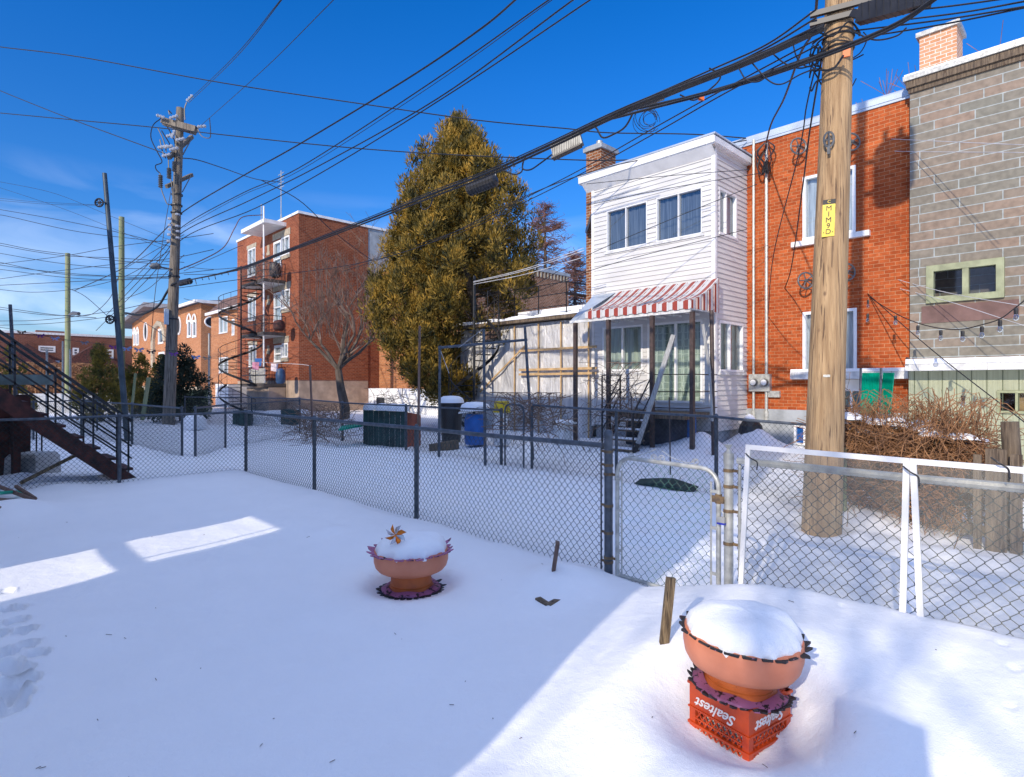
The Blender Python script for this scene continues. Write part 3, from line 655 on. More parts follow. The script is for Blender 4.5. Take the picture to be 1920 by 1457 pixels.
for s in (-1, 1):
    for ax in (0, 1):
        def cb(a0, a1, z0, z1, dd=0, th=.008):
            o0, o1 = sorted((s*(hw-dd), s*(hw-dd-th)))
            if ax == 0: cbox(m, a0, a1, o0, o1, z0, z1)
            else: cbox(m, o0, o1, a0, a1, z0, z1)
        cb(-hw+.035, hw-.035, .07, ZT-.01)                # solid lettering band
        for zz in (.028,): cb(-hw+.035, hw-.035, zz, zz+.006)
        for k in range(9):                                # vertical ribs
            pass
        # diagonal lattice
        for k in range(-6, 8):
            a0 = k*.032
            for dr in (1, -1):
                pA = Vector((a0, 0)); z0, z1 = -.06, .07; a1 = a0+dr*(z1-z0)*.7
                f0, f1 = 0., 1.
                lim = hw-.03
                pts = [(a0+(a1-a0)*t, z0+(z1-z0)*t) for t in np.linspace(0,1,15)]; pts = [q for q in pts if abs(q[0]) <= lim]
                if len(pts) < 2: continue
                p0, p1 = pts[0], pts[-1]; off = s*(hw-.006-(.003 if dr > 0 else 0))
                if ax == 0: m.bar(CP(p0[0], off, p0[1]), CP(p1[0], off, p1[1]), .006, .006)
                else: m.bar(CP(off, p0[0], p0[1]), CP(off, p1[0], p1[1]), .006, .006)
m.build('lattice_sides', M['crate'], crt)
m = MB()
for k in range(-4, 5): cbox(m, -hw+.02, hw-.02, k*.036-.005, k*.036+.005, ZT-.008, ZT-.001); cbox(m, k*.036-.004, k*.036+.004, -hw+.02, hw-.02, ZT-.0085, ZT-.0015)
m.build('bottom_grid', M['crate'], crt)
def text(body, size, loc, xdir, ydir, mt, parent=None, name='lettering', shear=0., ext=.0012, bold=0.):
    cu = bpy.data.curves.new(name, 'FONT'); cu.body = body; cu.size = size; cu.align_x = 'CENTER'; cu.align_y = 'CENTER'; cu.extrude = ext; cu.shear = shear; cu.offset = bold
    tmp = bpy.data.objects.new('tmp', cu); COL.objects.link(tmp); bpy.context.view_layer.update()
    me = bpy.data.meshes.new_from_object(tmp.evaluated_get(bpy.context.evaluated_depsgraph_get())); bpy.data.objects.remove(tmp)
    me.name = name; me.materials.clear(); me.materials.append(mt); xd, yd = V3(xdir).normalized(), V3(ydir).normalized(); zd = xd.cross(yd); og = V3(ORG[parent.name]) if parent else Vector()
    for v in me.vertices: v.co = V3(loc)+xd*v.co.x+yd*v.co.y+zd*v.co.z-og
    o = bpy.data.objects.new(name, me); COL.objects.link(o); o.parent = parent; return o
wl = pm('white_lettering', (.82,.80,.78), .5, .1, 9)
# faces visible: the one facing -uy and the one facing -ux (both towards the camera); letters upside down
text('Sealtest', .072, CP(-hw-.002, .01, .118), uy, -upv, wl, crt, shear=.45, bold=.001)
text('Sealtest', .072, CP(.0, -hw-.002, .118), -ux, -upv, wl, crt, shear=.45, bold=.001)
# stakes, edging block
q0, q1 = onG(1030, 1086, .06), P(1046, 1016, 4.83)
m = MB().bar((q0.x,q0.y,-.1), q1, .04, .03, up=(rt[0],rt[1],0)); tag(m.build('wooden_stake', M['brown_wood'], None, org=q0), 'short dark stake leaning out of the snow beside the low planter', 'stake')
q0 = P(1243, 1226, 3.42); q1 = P(1258, 1083, 3.45)
m = MB().bar(q0-(q1-q0)*.35, q1, .03, .052, up=(rt[0],rt[1],0)); o = m.build('wooden_stake', M['wood_stake'], None, org=q0); tag(o, 'weathered flat wooden stake in the snow just left of the big planter', 'stake')
m = MB(); q = onG(1028, 1136, .02)
for (px, py) in ((1008,1122), (1051,1123)):
    e = onG(px, py, .035); m.bar((q.x,q.y,.0), (e.x,e.y,.01), .05, .07)
tag(m.build('edging_block', M['wood'], None, org=q), 'corner of a brown V shaped garden edging block poking out of snow', 'edging')
# ================= BUILDINGS =================
YF, YB, XC = 13.4, 15.16, -6.75            # white extension front, brick facade, extension's right corner
# ---- white clad extension ----
hs_ = thing('clad_house', 'white clapboard two storey house extension with striped awning and big windows', 'house', (-10.49, YF, 0))
XL = onY(1111, 400, YF).x
def hole(Y, x0, y0, x1, y1, xr=None):
    """photo pixels (x0,top) .. (x1,bottom) -> rectangle on plane Y measured at x0 top / x1 bottom"""
    a, b = onY(x0, y0, Y), onY(x1, y1, Y); return (a.x, b.x, b.z, a.z)
mpF = fy(YF)
h1 = hole(YF, 1138, 393, 1215, 457); zt, zb = onY(1317, 350, YF).z, onY(1317, 438, YF).z
h1 = (onY(1138,0,YF).x, onY(1214,0,YF).x, zb, zt); h2 = (onY(1231,0,YF).x, onY(1317,0,YF).x, zb, zt)
z1b, z1t = onY(1135,697,YF).z, onY(1317,598,YF).z; zdb = onY(1317,757,YF).z
h3 = (onY(1130,0,YF).x, onY(1206,0,YF).x, z1b, z1t); h4 = (onY(1214,0,YF).x, onY(1318,0,YF).x, zdb, z1t)
ZTOP = 7.42
m = MB(); wall(m, mpF, XL, XC, .55, ZTOP, [h1, h2, h3, h4], rev=.12, lap=.125); m.build('front_siding', M['siding'], hs_)
mpS = fx(XC)
s1 = (onX(1347,0,XC).y, onX(1381,0,XC).y, onX(1381,452,XC).z, onX(1347,350,XC).z); s2 = (onX(1348,0,XC).y, onX(1393,0,XC).y, onX(1347,697,XC).z, onX(1347,600,XC).z)
m = MB(); wall(m, mpS, YF, YB+.3, .55, ZTOP, [s1, s2], rev=.12, lap=.125); m.build('side_siding', pm('warm_side_siding', (.66,.635,.60), .5, .06, 1.2, st=(1,1,4)), hs_)  # side wall a touch darker and warmer than the front siding
each(MB().box(XC-.07, YF-.03, .5, XC+.03, YF+.07, ZTOP).box(XL-.02, YF-.03, .5, XL+.07, YF+.05, ZTOP), 'corner_trim', M['white'], hs_)
# eaves: sloping fascia board, soffit, roof
m = MB(); m.box(XL-.28, YF-.30, ZTOP+.02, XC+.12, YF-.26, ZTOP+.20); m.box(XL-.28, YF-.26, ZTOP+.0, XC+.12, YB+.3, ZTOP+.03)
m.box(XC+.12, YF-.30, ZTOP+.02, XC+.15, YB-.05, ZTOP+.17); m.build('fascia', M['white'], hs_)
m = MB(); m.quad((XL-.2,YF-.26,ZTOP+.0),(XC+.05,YF-.26,ZTOP+.0),(XC+.05,YF-.02,ZTOP-.20),(XL-.2,YF-.02,ZTOP-.20)); m.build('cove_moulding', M['white'], hs_)
m = MB(); m.box(XL-.30, YF-.32, ZTOP+.20, XC+.17, YB+.4, ZTOP+.24); m.build('roof', M['flash'], hs_)
m = MB(); m.box(XL+.02, YF+.5, .2, XL+.04, YB+.3, ZTOP); m.build('left_wall', M['siding'], hs_)
MB().box(XL+.05, YF+.10, -.1, XC-.06, YF+.4, .56).box(XC-.35, YF+.08, -.1, XC-.05, YB+.2, .56).build('foundation', M['concrete'], hs_)
window(hs_, mpF, *h1, cols=2, back='blind', split=[.48], fwid=.03); window(hs_, mpF, *h2, cols=2, back='blind', split=[.49], fwid=.03)
window(hs_, mpF, *h3, cols=2, back='curtain_g', split=[.5]); 
# lace curtain
def lace():
    m, t, b, N, K = newmat('lace_curtain'); g_ = N('ShaderNodeNewGeometry'); v = N('ShaderNodeTexVoronoi'); v.feature = 'DISTANCE_TO_EDGE'; v.inputs['Scale'].default_value = 5.5; v.inputs['Randomness'].default_value = .15
    K(g_.outputs['Position'], v.inputs['Vector']); r = N('ShaderNodeValToRGB'); r.color_ramp.elements[0].position = .03; r.color_ramp.elements[1].position = .07
    r.color_ramp.elements[0].color = (.74,.80,.62,1); r.color_ramp.elements[1].color = (.40,.47,.36,1); K(v.outputs[0], r.inputs[0]); K(r.outputs[0], b.inputs['Base Color']); b.inputs['Roughness'].default_value = .9; return m
M['lace'] = lace()
window(hs_, mpF, *h4, cols=2, back='lace', split=[.52], name='sliding_door')
window(hs_, mpS, *s1, cols=2, back='curtain', split=[.42]); window(hs_, mpS, *s2, cols=2, back='curtain_g', split=[.45])
m = MB(); m.box(h3[0]-.08, YF-.05, h3[2]-.07, h3[1]+.05, YF-.02, h3[2]-.005); m.box(h1[0]-.06, YF-.05, zb-.06, h2[1]+.06, YF-.02, zb-.004); m.box(XC+.02, s2[0]-.05, s2[2]-.07, XC+.06, s2[1]+.05, s2[2]-.004); each(m, 'sill', M['old_white'], hs_)
# striped awning (metal), curved stripes
def stripes():
    m, t, b, N, K = newmat('awning_stripes'); g_ = N('ShaderNodeNewGeometry'); sp = N('ShaderNodeSeparateXYZ'); K(g_.outputs['Position'], sp.inputs[0])
    s = N('ShaderNodeMath'); s.operation = 'ADD'; K(sp.outputs[0], s.inputs[0]); K(sp.outputs[1], s.inputs[1])   # side faces use Y
    g2 = N('ShaderNodeNewGeometry'); sn = N('ShaderNodeSeparateXYZ'); K(g2.outputs['True Normal'], sn.inputs[0]); ab = N('ShaderNodeMath'); ab.operation = 'ABSOLUTE'; K(sn.outputs[0], ab.inputs[0])
    gt = N('ShaderNodeMath'); gt.operation = 'GREATER_THAN'; gt.inputs[1].default_value = .7; K(ab.outputs[0], gt.inputs[0])
    ml = N('ShaderNodeMix'); K(gt.outputs[0], ml.inputs[0]); K(sp.outputs[0], ml.inputs[2]); K(sp.outputs[1], ml.inputs[3])
    d = N('ShaderNodeMath'); d.operation = 'DIVIDE'; d.inputs[1].default_value = .272; K(ml.outputs[0], d.inputs[0])
    fr = N('ShaderNodeMath'); fr.operation = 'FRACT'; K(d.outputs[0], fr.inputs[0]); c = N('ShaderNodeMath'); c.operation = 'GREATER_THAN'; c.inputs[1].default_value = .47; K(fr.outputs[0], c.inputs[0])
    n = N('ShaderNodeTexNoise'); n.inputs['Scale'].default_value = 7; n.inputs['Detail'].default_value = 6; K(g_.outputs['Position'], n.inputs['Vector'])
    r1 = N('ShaderNodeValToRGB'); r1.color_ramp.elements[0].color = (.26,.04,.028,1); r1.color_ramp.elements[1].color = (.38,.065,.04,1); K(n.outputs[0], r1.inputs[0])
    r2 = N('ShaderNodeValToRGB'); r2.color_ramp.elements[0].color = (.52,.51,.49,1); r2.color_ramp.elements[1].color = (.68,.67,.65,1); K(n.outputs[0], r2.inputs[0])
    mi = N('ShaderNodeMixRGB'); K(c.outputs[0], mi.inputs[0]); K(r1.outputs[0], mi.inputs[1]); K(r2.outputs[0], mi.inputs[2]); K(mi.outputs[0], b.inputs['Base Color']); b.inputs['Roughness'].default_value = .45; return m
M['stripes'] = stripes()
YA = 12.0; zA = 3.40; zW = 4.22; xa0, xa1 = -9.62, -6.62; zv = .17
aw = thing('awning', 'red and white striped sheet metal awning over the glazed porch', 'awning', (-8.5, YF-.05, 3.4))
m = MB(); K_ = 10
def az(t): return zW+(zA+zv-zW)*t-.10*math.sin(PI*t)*.9
def ay(t): return YF-.04+(YA-YF+.04)*t
x = xa0
while x < xa1-.001:
    x2 = min(x+.136, xa1); rise = .018*(int(round((x-xa0)/.136)) % 2)
    for k in range(K_):
        t0_, t1_ = k/K_, (k+1)/K_
        m.quad((x,ay(t0_),az(t0_)+rise),(x,ay(t1_),az(t1_)+rise),(x2,ay(t1_),az(t1_)+rise),(x2,ay(t0_),az(t0_)+rise))
        if rise: m.quad((x,ay(t0_),az(t0_)),(x,ay(t1_),az(t1_)),(x,ay(t1_),az(t1_)+rise),(x,ay(t0_),az(t0_)+rise)); m.quad((x2,ay(t0_),az(t0_)),(x2,ay(t1_),az(t1_)),(x2,ay(t1_),az(t1_)+rise),(x2,ay(t0_),az(t0_)+rise))
    yv = YA-.005*rise/.018
    m.quad((x,YA-rise*.3,zA-.02*(rise>0)),(x2,YA-rise*.3,zA-.02*(rise>0)),(x2,YA-rise*.3,zA+zv+rise),(x,YA-rise*.3,zA+zv+rise)); x = x2
m.build('canopy', M['stripes'], aw)
m = MB()                                                    # right cheek of louvres
n_ = 10
for k in range(n_):
    t0_, t1_ = k/n_, (k+1)/n_; o = .02*(k % 2)
    m.quad((xa1+o,ay(t0_),zA),(xa1+o,ay(t1_),zA),(xa1+o,ay(t1_),az(t1_)),(xa1+o,ay(t0_),az(t0_)))
    m.quad((xa1,ay(t1_),zA),(xa1+.02,ay(t1_),zA),(xa1+.02,ay(t1_),az(t1_)),(xa1,ay(t1_),az(t1_)))
m.build('side_cheek', M['stripes'], aw)
# grey sheet at left end
m = MB(); xg = onY(1064, 594, YA).x
m.quad((xa0,ay(0)+.0,az(0)+.01),(xa0,YA,zA+zv),(xg,YA+.1,zA-.02),(XL+.05,YF-.04,zW+.0)); m.quad((xa0,YA,zA),(xa0,YA,zA+zv),(xg,YA+.1,zA-.02),(xg,YA+.1,zA-.06)); m.build('grey_end_sheet', M['flash'], aw)
m = MB()
for k in range(7): xx = xa0+.1+k*.48; m.bar((xx,YF-.06,zA+.0),(xx,YA+.03,zA-.0),.03,.05)
m.bar((xg+.05,YA+.05,zA-.05),(xa1-.02,YA+.05,zA-.05),.05,.07); m.build('rafters', M['old_white'], aw)
# porch posts
POSTS = [(1079,820),(1141,820),(1223,790),(1298,845)]
for i, (px, pb) in enumerate(POSTS):
    q = onY(px, 600, YA+.05); gz = GZ(q.x, q.y); m = MB().box(q.x-.045, q.y-.045, gz-.2, q.x+.045, q.y+.045, zA-.08)
    tag(m.build('porch_post', M['brown_post'], None, org=(q.x, q.y, gz)), ('dark steel post at the left end of the grey awning sheet, before the plastic tent','dark steel post under the left end of the striped awning','dark steel post under the middle of the striped awning, behind the leaning plank','thick dark steel post at the right front corner of the awning')[i], 'post', 'posts carrying the awning')
q = onY(1334, 600, YA+.0); tag(MB().tube([(q.x+.05,q.y,GZ(q.x,q.y)-.1),(q.x,q.y,3.3)], .045, 10).build('pipe_post', M['brown_post'], None, True, org=(q.x,q.y,0)), 'round dark pipe standing by the white house corner, right of the awning posts', 'pipe')
q0, q1 = onY(1330,700,YA-.2), onY(1320,600,YA-.2)
tag(MB().bar(onY(1331,700,YA-.25), onY(1318,608,YA-.25), .06, .03).bar(onY(1336,790,YA-.25), onY(1331,700,YA-.25), .04, .03).build('loose_batten', M['plank'], None, org=onY(1336,790,YA-.25)), 'worn white batten hanging crookedly beside the awning corner', 'batten')
# porch deck, railings and steps
dk = thing('porch_deck', 'raised porch deck under the striped awning with thin black railings', 'porch', (-8.4, 12.7, 0))
zd = 1.02; xd0, xd1 = onY(1142,0,12.2).x, -6.85
m = MB(); m.box(xd0, 12.15, zd-.14, xd1, YF-.06, zd); m.build('deck', M['wood'], dk)
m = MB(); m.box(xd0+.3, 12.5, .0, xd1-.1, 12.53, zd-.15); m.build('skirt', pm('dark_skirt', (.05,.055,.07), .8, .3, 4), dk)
m = MB()
xr0, xr1 = onY(1224,0,12.15).x, onY(1299,0,12.15).x
for z in (zd+.9, zd+.5, zd+.12): m.bar((xr0,12.17,z),(xr1,12.17,z),.022,.022)
for z in (zd+.9, zd+.5, zd+.12): m.bar((xr1,12.17,z),(xr1,YF-.1,z),.022,.022)
m.bar((xr1,12.17,zd),(xr1,12.17,zd+.92),.03,.03); m.build('railing', M['black'], dk)
m = MB(); xl0, xl1 = onY(1129,0,12.15).x, onY(1163,0,12.15).x
for z in (zd+.9, zd+.45, zd+.1): m.bar((xl0,12.15,z),(xl1,12.15,z),.022,.022)
m.bar((xl0,12.15,zd-.1),(xl0,12.15,zd+.9),.03,.03); m.bar((xl1,12.15,zd-.1),(xl1,12.15,zd+.9),.03,.03); m.bar((xl0,12.15,zd-.1),(xl1,12.15,zd+.6),.02,.02); m.build('railing', M['black'], dk)
stp = thing('porch_steps', 'snow dusted wooden steps with black handrails up to the porch', 'steps', (-8.6, 11.6, 0))
xs0, xs1 = onY(1150,0,11.8).x, onY(1208,0,11.8).x
for k in range(4):
    z = .18+k*.21; y = 11.35+k*.22; m = MB(); m.box(xs0, y, z-.04, xs1, y+.26, z); tr_ = m.build('tread', M['wood'], stp)
    MB().box(xs0+.03, y+.02, z, xs1-.06, y+.22, z+.035).build('snow', M['snow'], tr_)
for s_ in (xs0, xs1):
    m = MB(); m.bar((s_,11.35,1.0),(s_,12.15,zd+.92),.025,.025); m.bar((s_,11.35,.6),(s_,12.15,zd+.5),.02,.02); m.bar((s_,11.35,.1),(s_,11.35,1.02),.03,.03); m.bar((s_,11.35,.1),(s_,12.15,zd-.1),.03,.12); m.build('handrail', M['black'], stp)
q0, q1 = onY(1196, 832, 11.5), onY(1263, 628, 12.0)
tag(MB().bar(q0, q1, .11, .04, up=(0,1,0)).build('leaning_plank', M['plank'], None, org=q0), 'long pale plank leaning diagonally against the porch under the awning', 'plank')
tag(MB().box(-6.95,12.45,.1,-6.80,12.6,1.0).build('blue_post', pm('blue_paint', (.02,.10,.30), .6, .2, 5), None, org=(-6.9,12.5,.1)), 'blue painted board standing in shade under the porch corner', 'board')
q = onY(1410, 785, 14.2)
m = MB().lathe((q.x-.1,14.3,q.z-.5), [(.001,-.1),(.24,-.05),(.30,.12),(.26,.32),(.15,.46),(.05,.52),(.001,.53)], 14, lambda r,zz,a,i: (r*(1+.12*math.sin(3*a)+.06*math.sin(7*a+zz*9)), zz)); tag(m.build('black_bag', M['plastic'], None, org=q), 'black sack with snow on top against the brick wall foot', 'bag')
tag(MB().lathe((q.x-.1,14.28,q.z-.06), [(.001,.17),(.08,.14),(.14,.05),(.15,-.04)], 14).build('snow_clump', M['snow'], None, True, org=(q.x-.25,14.25,q.z)), 'snow lump lying on the black sack by the brick house', 'snow lump')

# ---- chimney of the clad house ----
YCH = 14.4
ch = thing('brick_chimney', 'tall brown brick chimney with concrete cap left of the white clad house', 'chimney', (-11.0, YCH, 0))
c0, c1 = onY(1099,0,YCH).x, onY(1127,0,YCH).x; ct = onY(1110,283,YCH).z
MB().box(c0, YCH, 0, c1, YCH+.75, ct).build('shaft', M['brown_brick'], ch)
MB().box(c0-.07, YCH-.07, ct, c1+.07, YCH+.82, ct+.12).box(c0-.02, YCH-.02, ct+.12, c1+.02, YCH+.77, ct+.17).build('cap', M['concrete'], ch)
MB().cyl(((c0+c1)/2, YCH+.3, ct+.1), ((c0+c1)/2, YCH+.3, ct+.36), .10, n=14).build('flue', M['galv_l'], ch, True)
q = onY(1108, 420, YCH-.12); tag(MB().lathe((q.x, q.y, q.z), [(.001,0),(.1,.01),(.2,.03),(.3,.07),(.31,.08),(.001,.05)], 20).build('satellite_dish', M['casealu'], None, True, org=q), 'grey satellite dish on the brown chimney', 'satellite dish')
o = bpy.data.objects['satellite_dish']; o.rotation_euler = (math.radians(75), 0, math.radians(-40))

# ---- orange brick house ----
bh = thing('brick_house', 'bright orange brick house behind the big pole with white trimmed windows', 'house', (-5, YB, 0))
XR = onY(1706, 0, YB-.28).x; mpB = fy(YB); ZB_ = onY(1703,180,YB).z
w1 = (onY(1505,0,YB).x, onY(1605,0,YB).x, onY(1605,436,YB).z, onY(1605,309,YB).z)
w2 = (onY(1505,0,YB).x, onY(1607,0,YB).x, onY(1510,700,YB).z, onY(1605,577,YB).z)
w3 = (onY(1577,0,YB).x, onY(1620,0,YB).x, onY(1600,772,YB).z, onY(1600,727,YB).z)
w4 = (onY(1490,0,YB).x, onY(1512,0,YB).x, onY(1500,834,YB).z, onY(1500,797,YB).z)
m = MB(); zfd = onY(1410,766,YB).z
wall(m, mpB, -11.3, XR+.3, zfd, ZB_, [w1, w2, w3], rev=.14); m.box(-11.3, YB+.9, zfd, XR+.3, YB+9, ZB_); m.build('brick_wall', M['orange_brick'], bh)
m = MB(); wall(m, fy(YB-.04), -11.3, XR+.3, -.3, zfd, [w4], rev=.12); m.quad((-11.3,YB-.04,zfd),(XR+.3,YB-.04,zfd),(XR+.3,YB,zfd),(-11.3,YB,zfd)); m.build('foundation', M['concrete'], bh)
m = MB(); m.box(-11.3, YB-.05, ZB_, XR+.3, YB+.1, ZB_+.16); m.box(-11.3, YB-.035, ZB_-.06, XR+.3, YB-.003, ZB_-.003); m.build('parapet_flashing', M['flash'], bh)
window(bh, mpB, *w1, cols=2, back='curtain', split=[.5], fwid=.07); window(bh, mpB, *w2, cols=2, back='curtain', split=[.6], fwid=.07)
window(bh, mpB, *w3, cols=2, back='lace', split=[.45], fwid=.05)
fo = window(bh, fy(YB-.04), *w4, cols=1, back=None, fwid=.05, room=.3)
MB().box(w4[0]+.05, YB+.02, w4[2]+.05, w4[1]-.05, YB+.05, w4[3]-.05).build('blue_cover', pm('blue_foil', (.01,.14,.45), .4, .2, 9), fo)
m = MB()
m.box(onY(1484,0,YB-.08).x, YB-.12, w1[2]-.13, onY(1630,0,YB-.1).x, YB-.004, w1[2]-.01); m.build('sill', M['white'], bh)
zl = onY(1600,699,YB-.3).z
m = MB(); m.box(onY(1482,0,YB-.3).x, YB-.32, zl-.14, onY(1703,0,YB-.3).x, YB-.004, zl+.03); m.build('snow_ledge', M['old_white'], bh)
MB().box(onY(1483,0,YB-.3).x, YB-.33, zl+.03, onY(1703,0,YB-.3).x-.05, YB-.01, zl+.10).build('ledge_snow', M['snow'], bh)
MB().box(onY(1565,0,YB-.06).x, YB-.06, zl-.42, onY(1640,0,YB-.06).x, YB-.004, zl-.15).build('white_panel', M['white'], bh)
# meters and conduits
mt = thing('electric_meter', 'pair of round glass meters in a grey box on the orange brick wall', 'electric meter', onY(1424,716,YB-.1))
q = onY(1405,702,YB-.1); r_ = onY(1444,734,YB-.1)
MB().box(q.x, YB-.14, r_.z, r_.x, YB-.004, q.z).build('box', M['galv_l'], mt)
for px in (1414, 1434):
    c = onY(px, 717, YB-.14); m = MB(); m.tube([(c.x,YB-.14,c.z),(c.x,YB-.22,c.z)], [.10,.085], 16); mm_ = m.build('meter', M['casealu'], mt, True)
    MB().tube([(c.x,YB-.22,c.z),(c.x,YB-.235,c.z)], [.075,.07], 16).build('dial', M['white'], mm_, True)
for i, (px, w_) in enumerate(((1413,.035),(1437,.04))):
    c = onY(px, 400, YB-.06); zt_ = onY(px, 262 if i == 0 else 268, YB-.06).z; zb_ = onY(px, 780, YB-.06).z; m = MB(); m.cyl((c.x,YB-.06,q.z-.0),(c.x,YB-.06,zt_),w_,n=8); m.cyl((c.x,YB-.06,zb_),(c.x,YB-.06,r_.z),w_,n=8); m.cyl((c.x,YB-.06,zb_-.1),(c.x,YB-.06,zb_+.12),w_*1.7,n=8)
    tag(m.build('conduit', M['galv_l'], None, True, org=(c.x,YB-.06,zb_)), ('pale conduit pipe running up to the roof edge beside the white extension','pale conduit with weatherhead wires, right of its twin on the brick wall')[i], 'conduit', 'conduits on the brick wall')
q = onY(1452,739,YB-.05); tag(MB().box(q.x-.14,YB-.09,q.z-.08,q.x+.14,YB-.004,q.z+.08).build('junction_box', M['galv_l'], None, org=q), 'small flat grey junction box right of the meters', 'junction box')
# weatherhead tangle
q = onY(1434,290,YB-.25); m = MB(); rn = random.Random(3)
for k in range(9):
    a = rn.uniform(0,6.28); m.tube(spline([(q.x+.05*math.cos(a),q.y+.1,q.z+.35),(q.x+.25*math.cos(a),q.y,q.z+.1),(q.x+.18*math.cos(a+1),q.y-.08,q.z-.25),(q.x+.1*math.cos(a+2),q.y,q.z-.5),(q.x,q.y+.1,q.z-.1)]), .011, 5)
m.box(q.x-.02,q.y-.05,q.z-.42,q.x+.1,q.y+.1,q.z-.2); tag(m.build('service_drop', M['wire'], None, org=q), 'tangle of black service wires at the top of the conduits', 'wire tangle')
def pulley(px, py, Y, label, r=.19, two=False, bracket=1):
    c = onY(px, py, Y); th = thing('clothesline_pulley', label, 'pulley', c, 'clothesline pulleys'); mt_ = M['casealu']
    m = MB(); ax = Vector((.75,-.66,0)).normalized() if not two else Vector((1,.1,0)); u = ax.cross(upv).normalized()
    circ = [c+u*(r*math.cos(a))+upv*(r*math.sin(a)) for a in np.linspace(0, 2*PI, 20, endpoint=False)]
    m.tube(circ, .022, 6, closed=True)
    for k in range(5):
        a = k*2*PI/5; m.tube([c, c+u*(r*math.cos(a))+upv*(r*math.sin(a))], .014, 5)
    m.tube([c-ax*.03, c+ax*.03], .035, 8); m.build('wheel', mt_, th, True)
    if bracket: m = MB(); m.bar(c-ax*.05, (c.x-.1, Y+.3 if bracket == 1 else Y, c.z), .03, .05); m.bar(c+ax*.05, (c.x+.05, Y+.3 if bracket == 1 else Y, c.z+.02), .03, .03); m.build('bracket', mt_, th)
    return th
pulley(1497,274,YB-.3,'upper grey clothesline wheel on brick, left of the big pole'); pulley(1597,266,YB-.3,'upper clothesline wheel on brick, just right of the big pole')
pulley(1511,526,YB-.3,'lower clothesline wheel on brick, left of the big pole'); pulley(1588,510,YB-.3,'lower clothesline wheel on brick where the bulb string starts')
# green corrugated panels
gm = pm('green_corrugated', (.0,.30,.20), .4, .25, 6, c2=(.0,.40,.27))
for i, (xa, xb, dx, lab) in enumerate(((1616,1650,-4,'green corrugated plastic panel propped on the ledge, left of two'),(1655,1677,-5,'green corrugated plastic panel propped on the ledge, right of two'))):
    a0 = onY(xa,699,YB-.6); a1 = onY(xb,699,YB-.6); b0 = onY(xa+dx,776,YB-.75); b1 = onY(xb+dx-2,776,YB-.75); m = MB(); n_ = 22; pr = None
    for k in range(n_+1):
        t = k/n_; o_ = .02*math.cos(k*PI); p_, q_ = a0.lerp(a1,t)+Vector((0,o_,0)), b0.lerp(b1,t)+Vector((0,o_,0))
        if pr: m.quad(pr[1], q_, p_, pr[0])
        pr = (p_, q_)
    tag(m.build('corrugated_panel', gm, None, org=b0), lab, 'panel', 'green corrugated panels')
for px in (1614, 1652): 
    a0, b0 = onY(px,690,YB-.7), onY(px-2,785,YB-.7); tag(MB().cyl(b0, a0, .025, n=6).build('panel_stake', M['galv'], None, org=b0), 'thin grey pole standing at the left edge of the %s green panel' % ('left' if px == 1614 else 'right'), 'stake')

# ---- grey stone house ----
YG = YB-.28; XG = onY(1706,0,YG).x
gh_ = thing('stone_house', 'tall grey stone faced house at the right edge with a small green framed window', 'house', (XG, YG, 0)); mpG = fy(YG); ZG = onY(1710,165,YG).z
wg = (onY(1737,0,YG).x, onY(1884,0,YG).x, onY(1884,558,YG).z, onY(1884,482,YG).z)
zlg = onY(1800,683,YG-.3).z
m = MB(); wall(m, mpG, XG, 5, zlg-.1, ZG, [wg], rev=.12); m.box(XG, YG+.7, -.1, 5, YG+9, ZG); wall(m, lambda u,z,d: (XG+d, u, z), YG, YG+.7, -.1, ZG); m.build('stone_wall', M['grey_stone'], gh_)
m = MB(); m.box(XG-.05, YG-.10, ZG-.02, 5, YG+.1, ZG+.13); m.box(XG-.02, YG-.05, ZG-.12, 5, YG-.003, ZG-.02); m.build('wooden_cornice', M['wood'], gh_)
m = MB(); m.box(XG-.1, YG-.14, ZG+.13, 5, YG+9, ZG+.23); m.build('roof_flashing', M['galv_l'], gh_)
MB().box(XG-.08, YG-.12, ZG+.23, 5, YG+3, ZG+.27).build('roof_snow', M['snow'], gh_)
M['pale_green'] = pm('pale_green_paint', (.29,.31,.18), .6, .2, 5, .2); M['green_wood'] = pm('green_board', (.35,.37,.25), .7, .12, 2, .4, st=(14,14,.5), bscale=5)
window(gh_, mpG, *wg, cols=2, back=None, fm='pale_green', fwid=.13, d0=-.05, split=[.52], room=1.2)
bpn = (onY(1728,0,YG).x, onY(1911,0,YG).x, onY(1728,607,YG).z, wg[2]-.05)
MB().box(bpn[0], YG-.012, bpn[2], bpn[1], YG-.003, bpn[3]).build('brown_patch', pm('brown_shingle', (.17,.10,.085), .85, .2, 4, .3), gh_)
m = MB(); m.box(XG+.02, YG-.5, zlg-.12, 5, YG-.004, zlg+.02); m.build('ledge', M['old_white'], gh_)
m = MB(); m.box(XG+.03, YG-.52, zlg+.02, 5, YG-.004, zlg+.12); m.build('ledge_snow', M['snow'], gh_)
wl2 = (onY(1869,0,YG-.1).x, onY(1985,0,YG-.1).x, onY(1880,775,YG-.1).z, onY(1880,732,YG-.1).z)
m = MB(); wall(m, fy(YG-.1), XG, 5, -.2, zlg-.12, [wl2], rev=.1); m.build('green_boarding', M['green_wood'], gh_)
m = MB(); x = XG+.1
while x < 3: m.box(x, YG-.108, -.2, x+.012, YG-.102, zlg-.12); x += .24
m.build('board_grooves', pm('board_joint', (.10,.12,.07), .9, .2, 4), gh_)
window(gh_, fy(YG-.1), *wl2, cols=3, back=None, fm='pale_green', fwid=.05, d0=-.03, room=.5)
m = MB()
for xx in (wl2[0]+.28, wl2[0]+.62): m.box(xx, YG+.05, wl2[2]+.05, xx+.16, YG+.08, wl2[3]-.05)
each(m, 'orange_board', M['batten'], gh_)
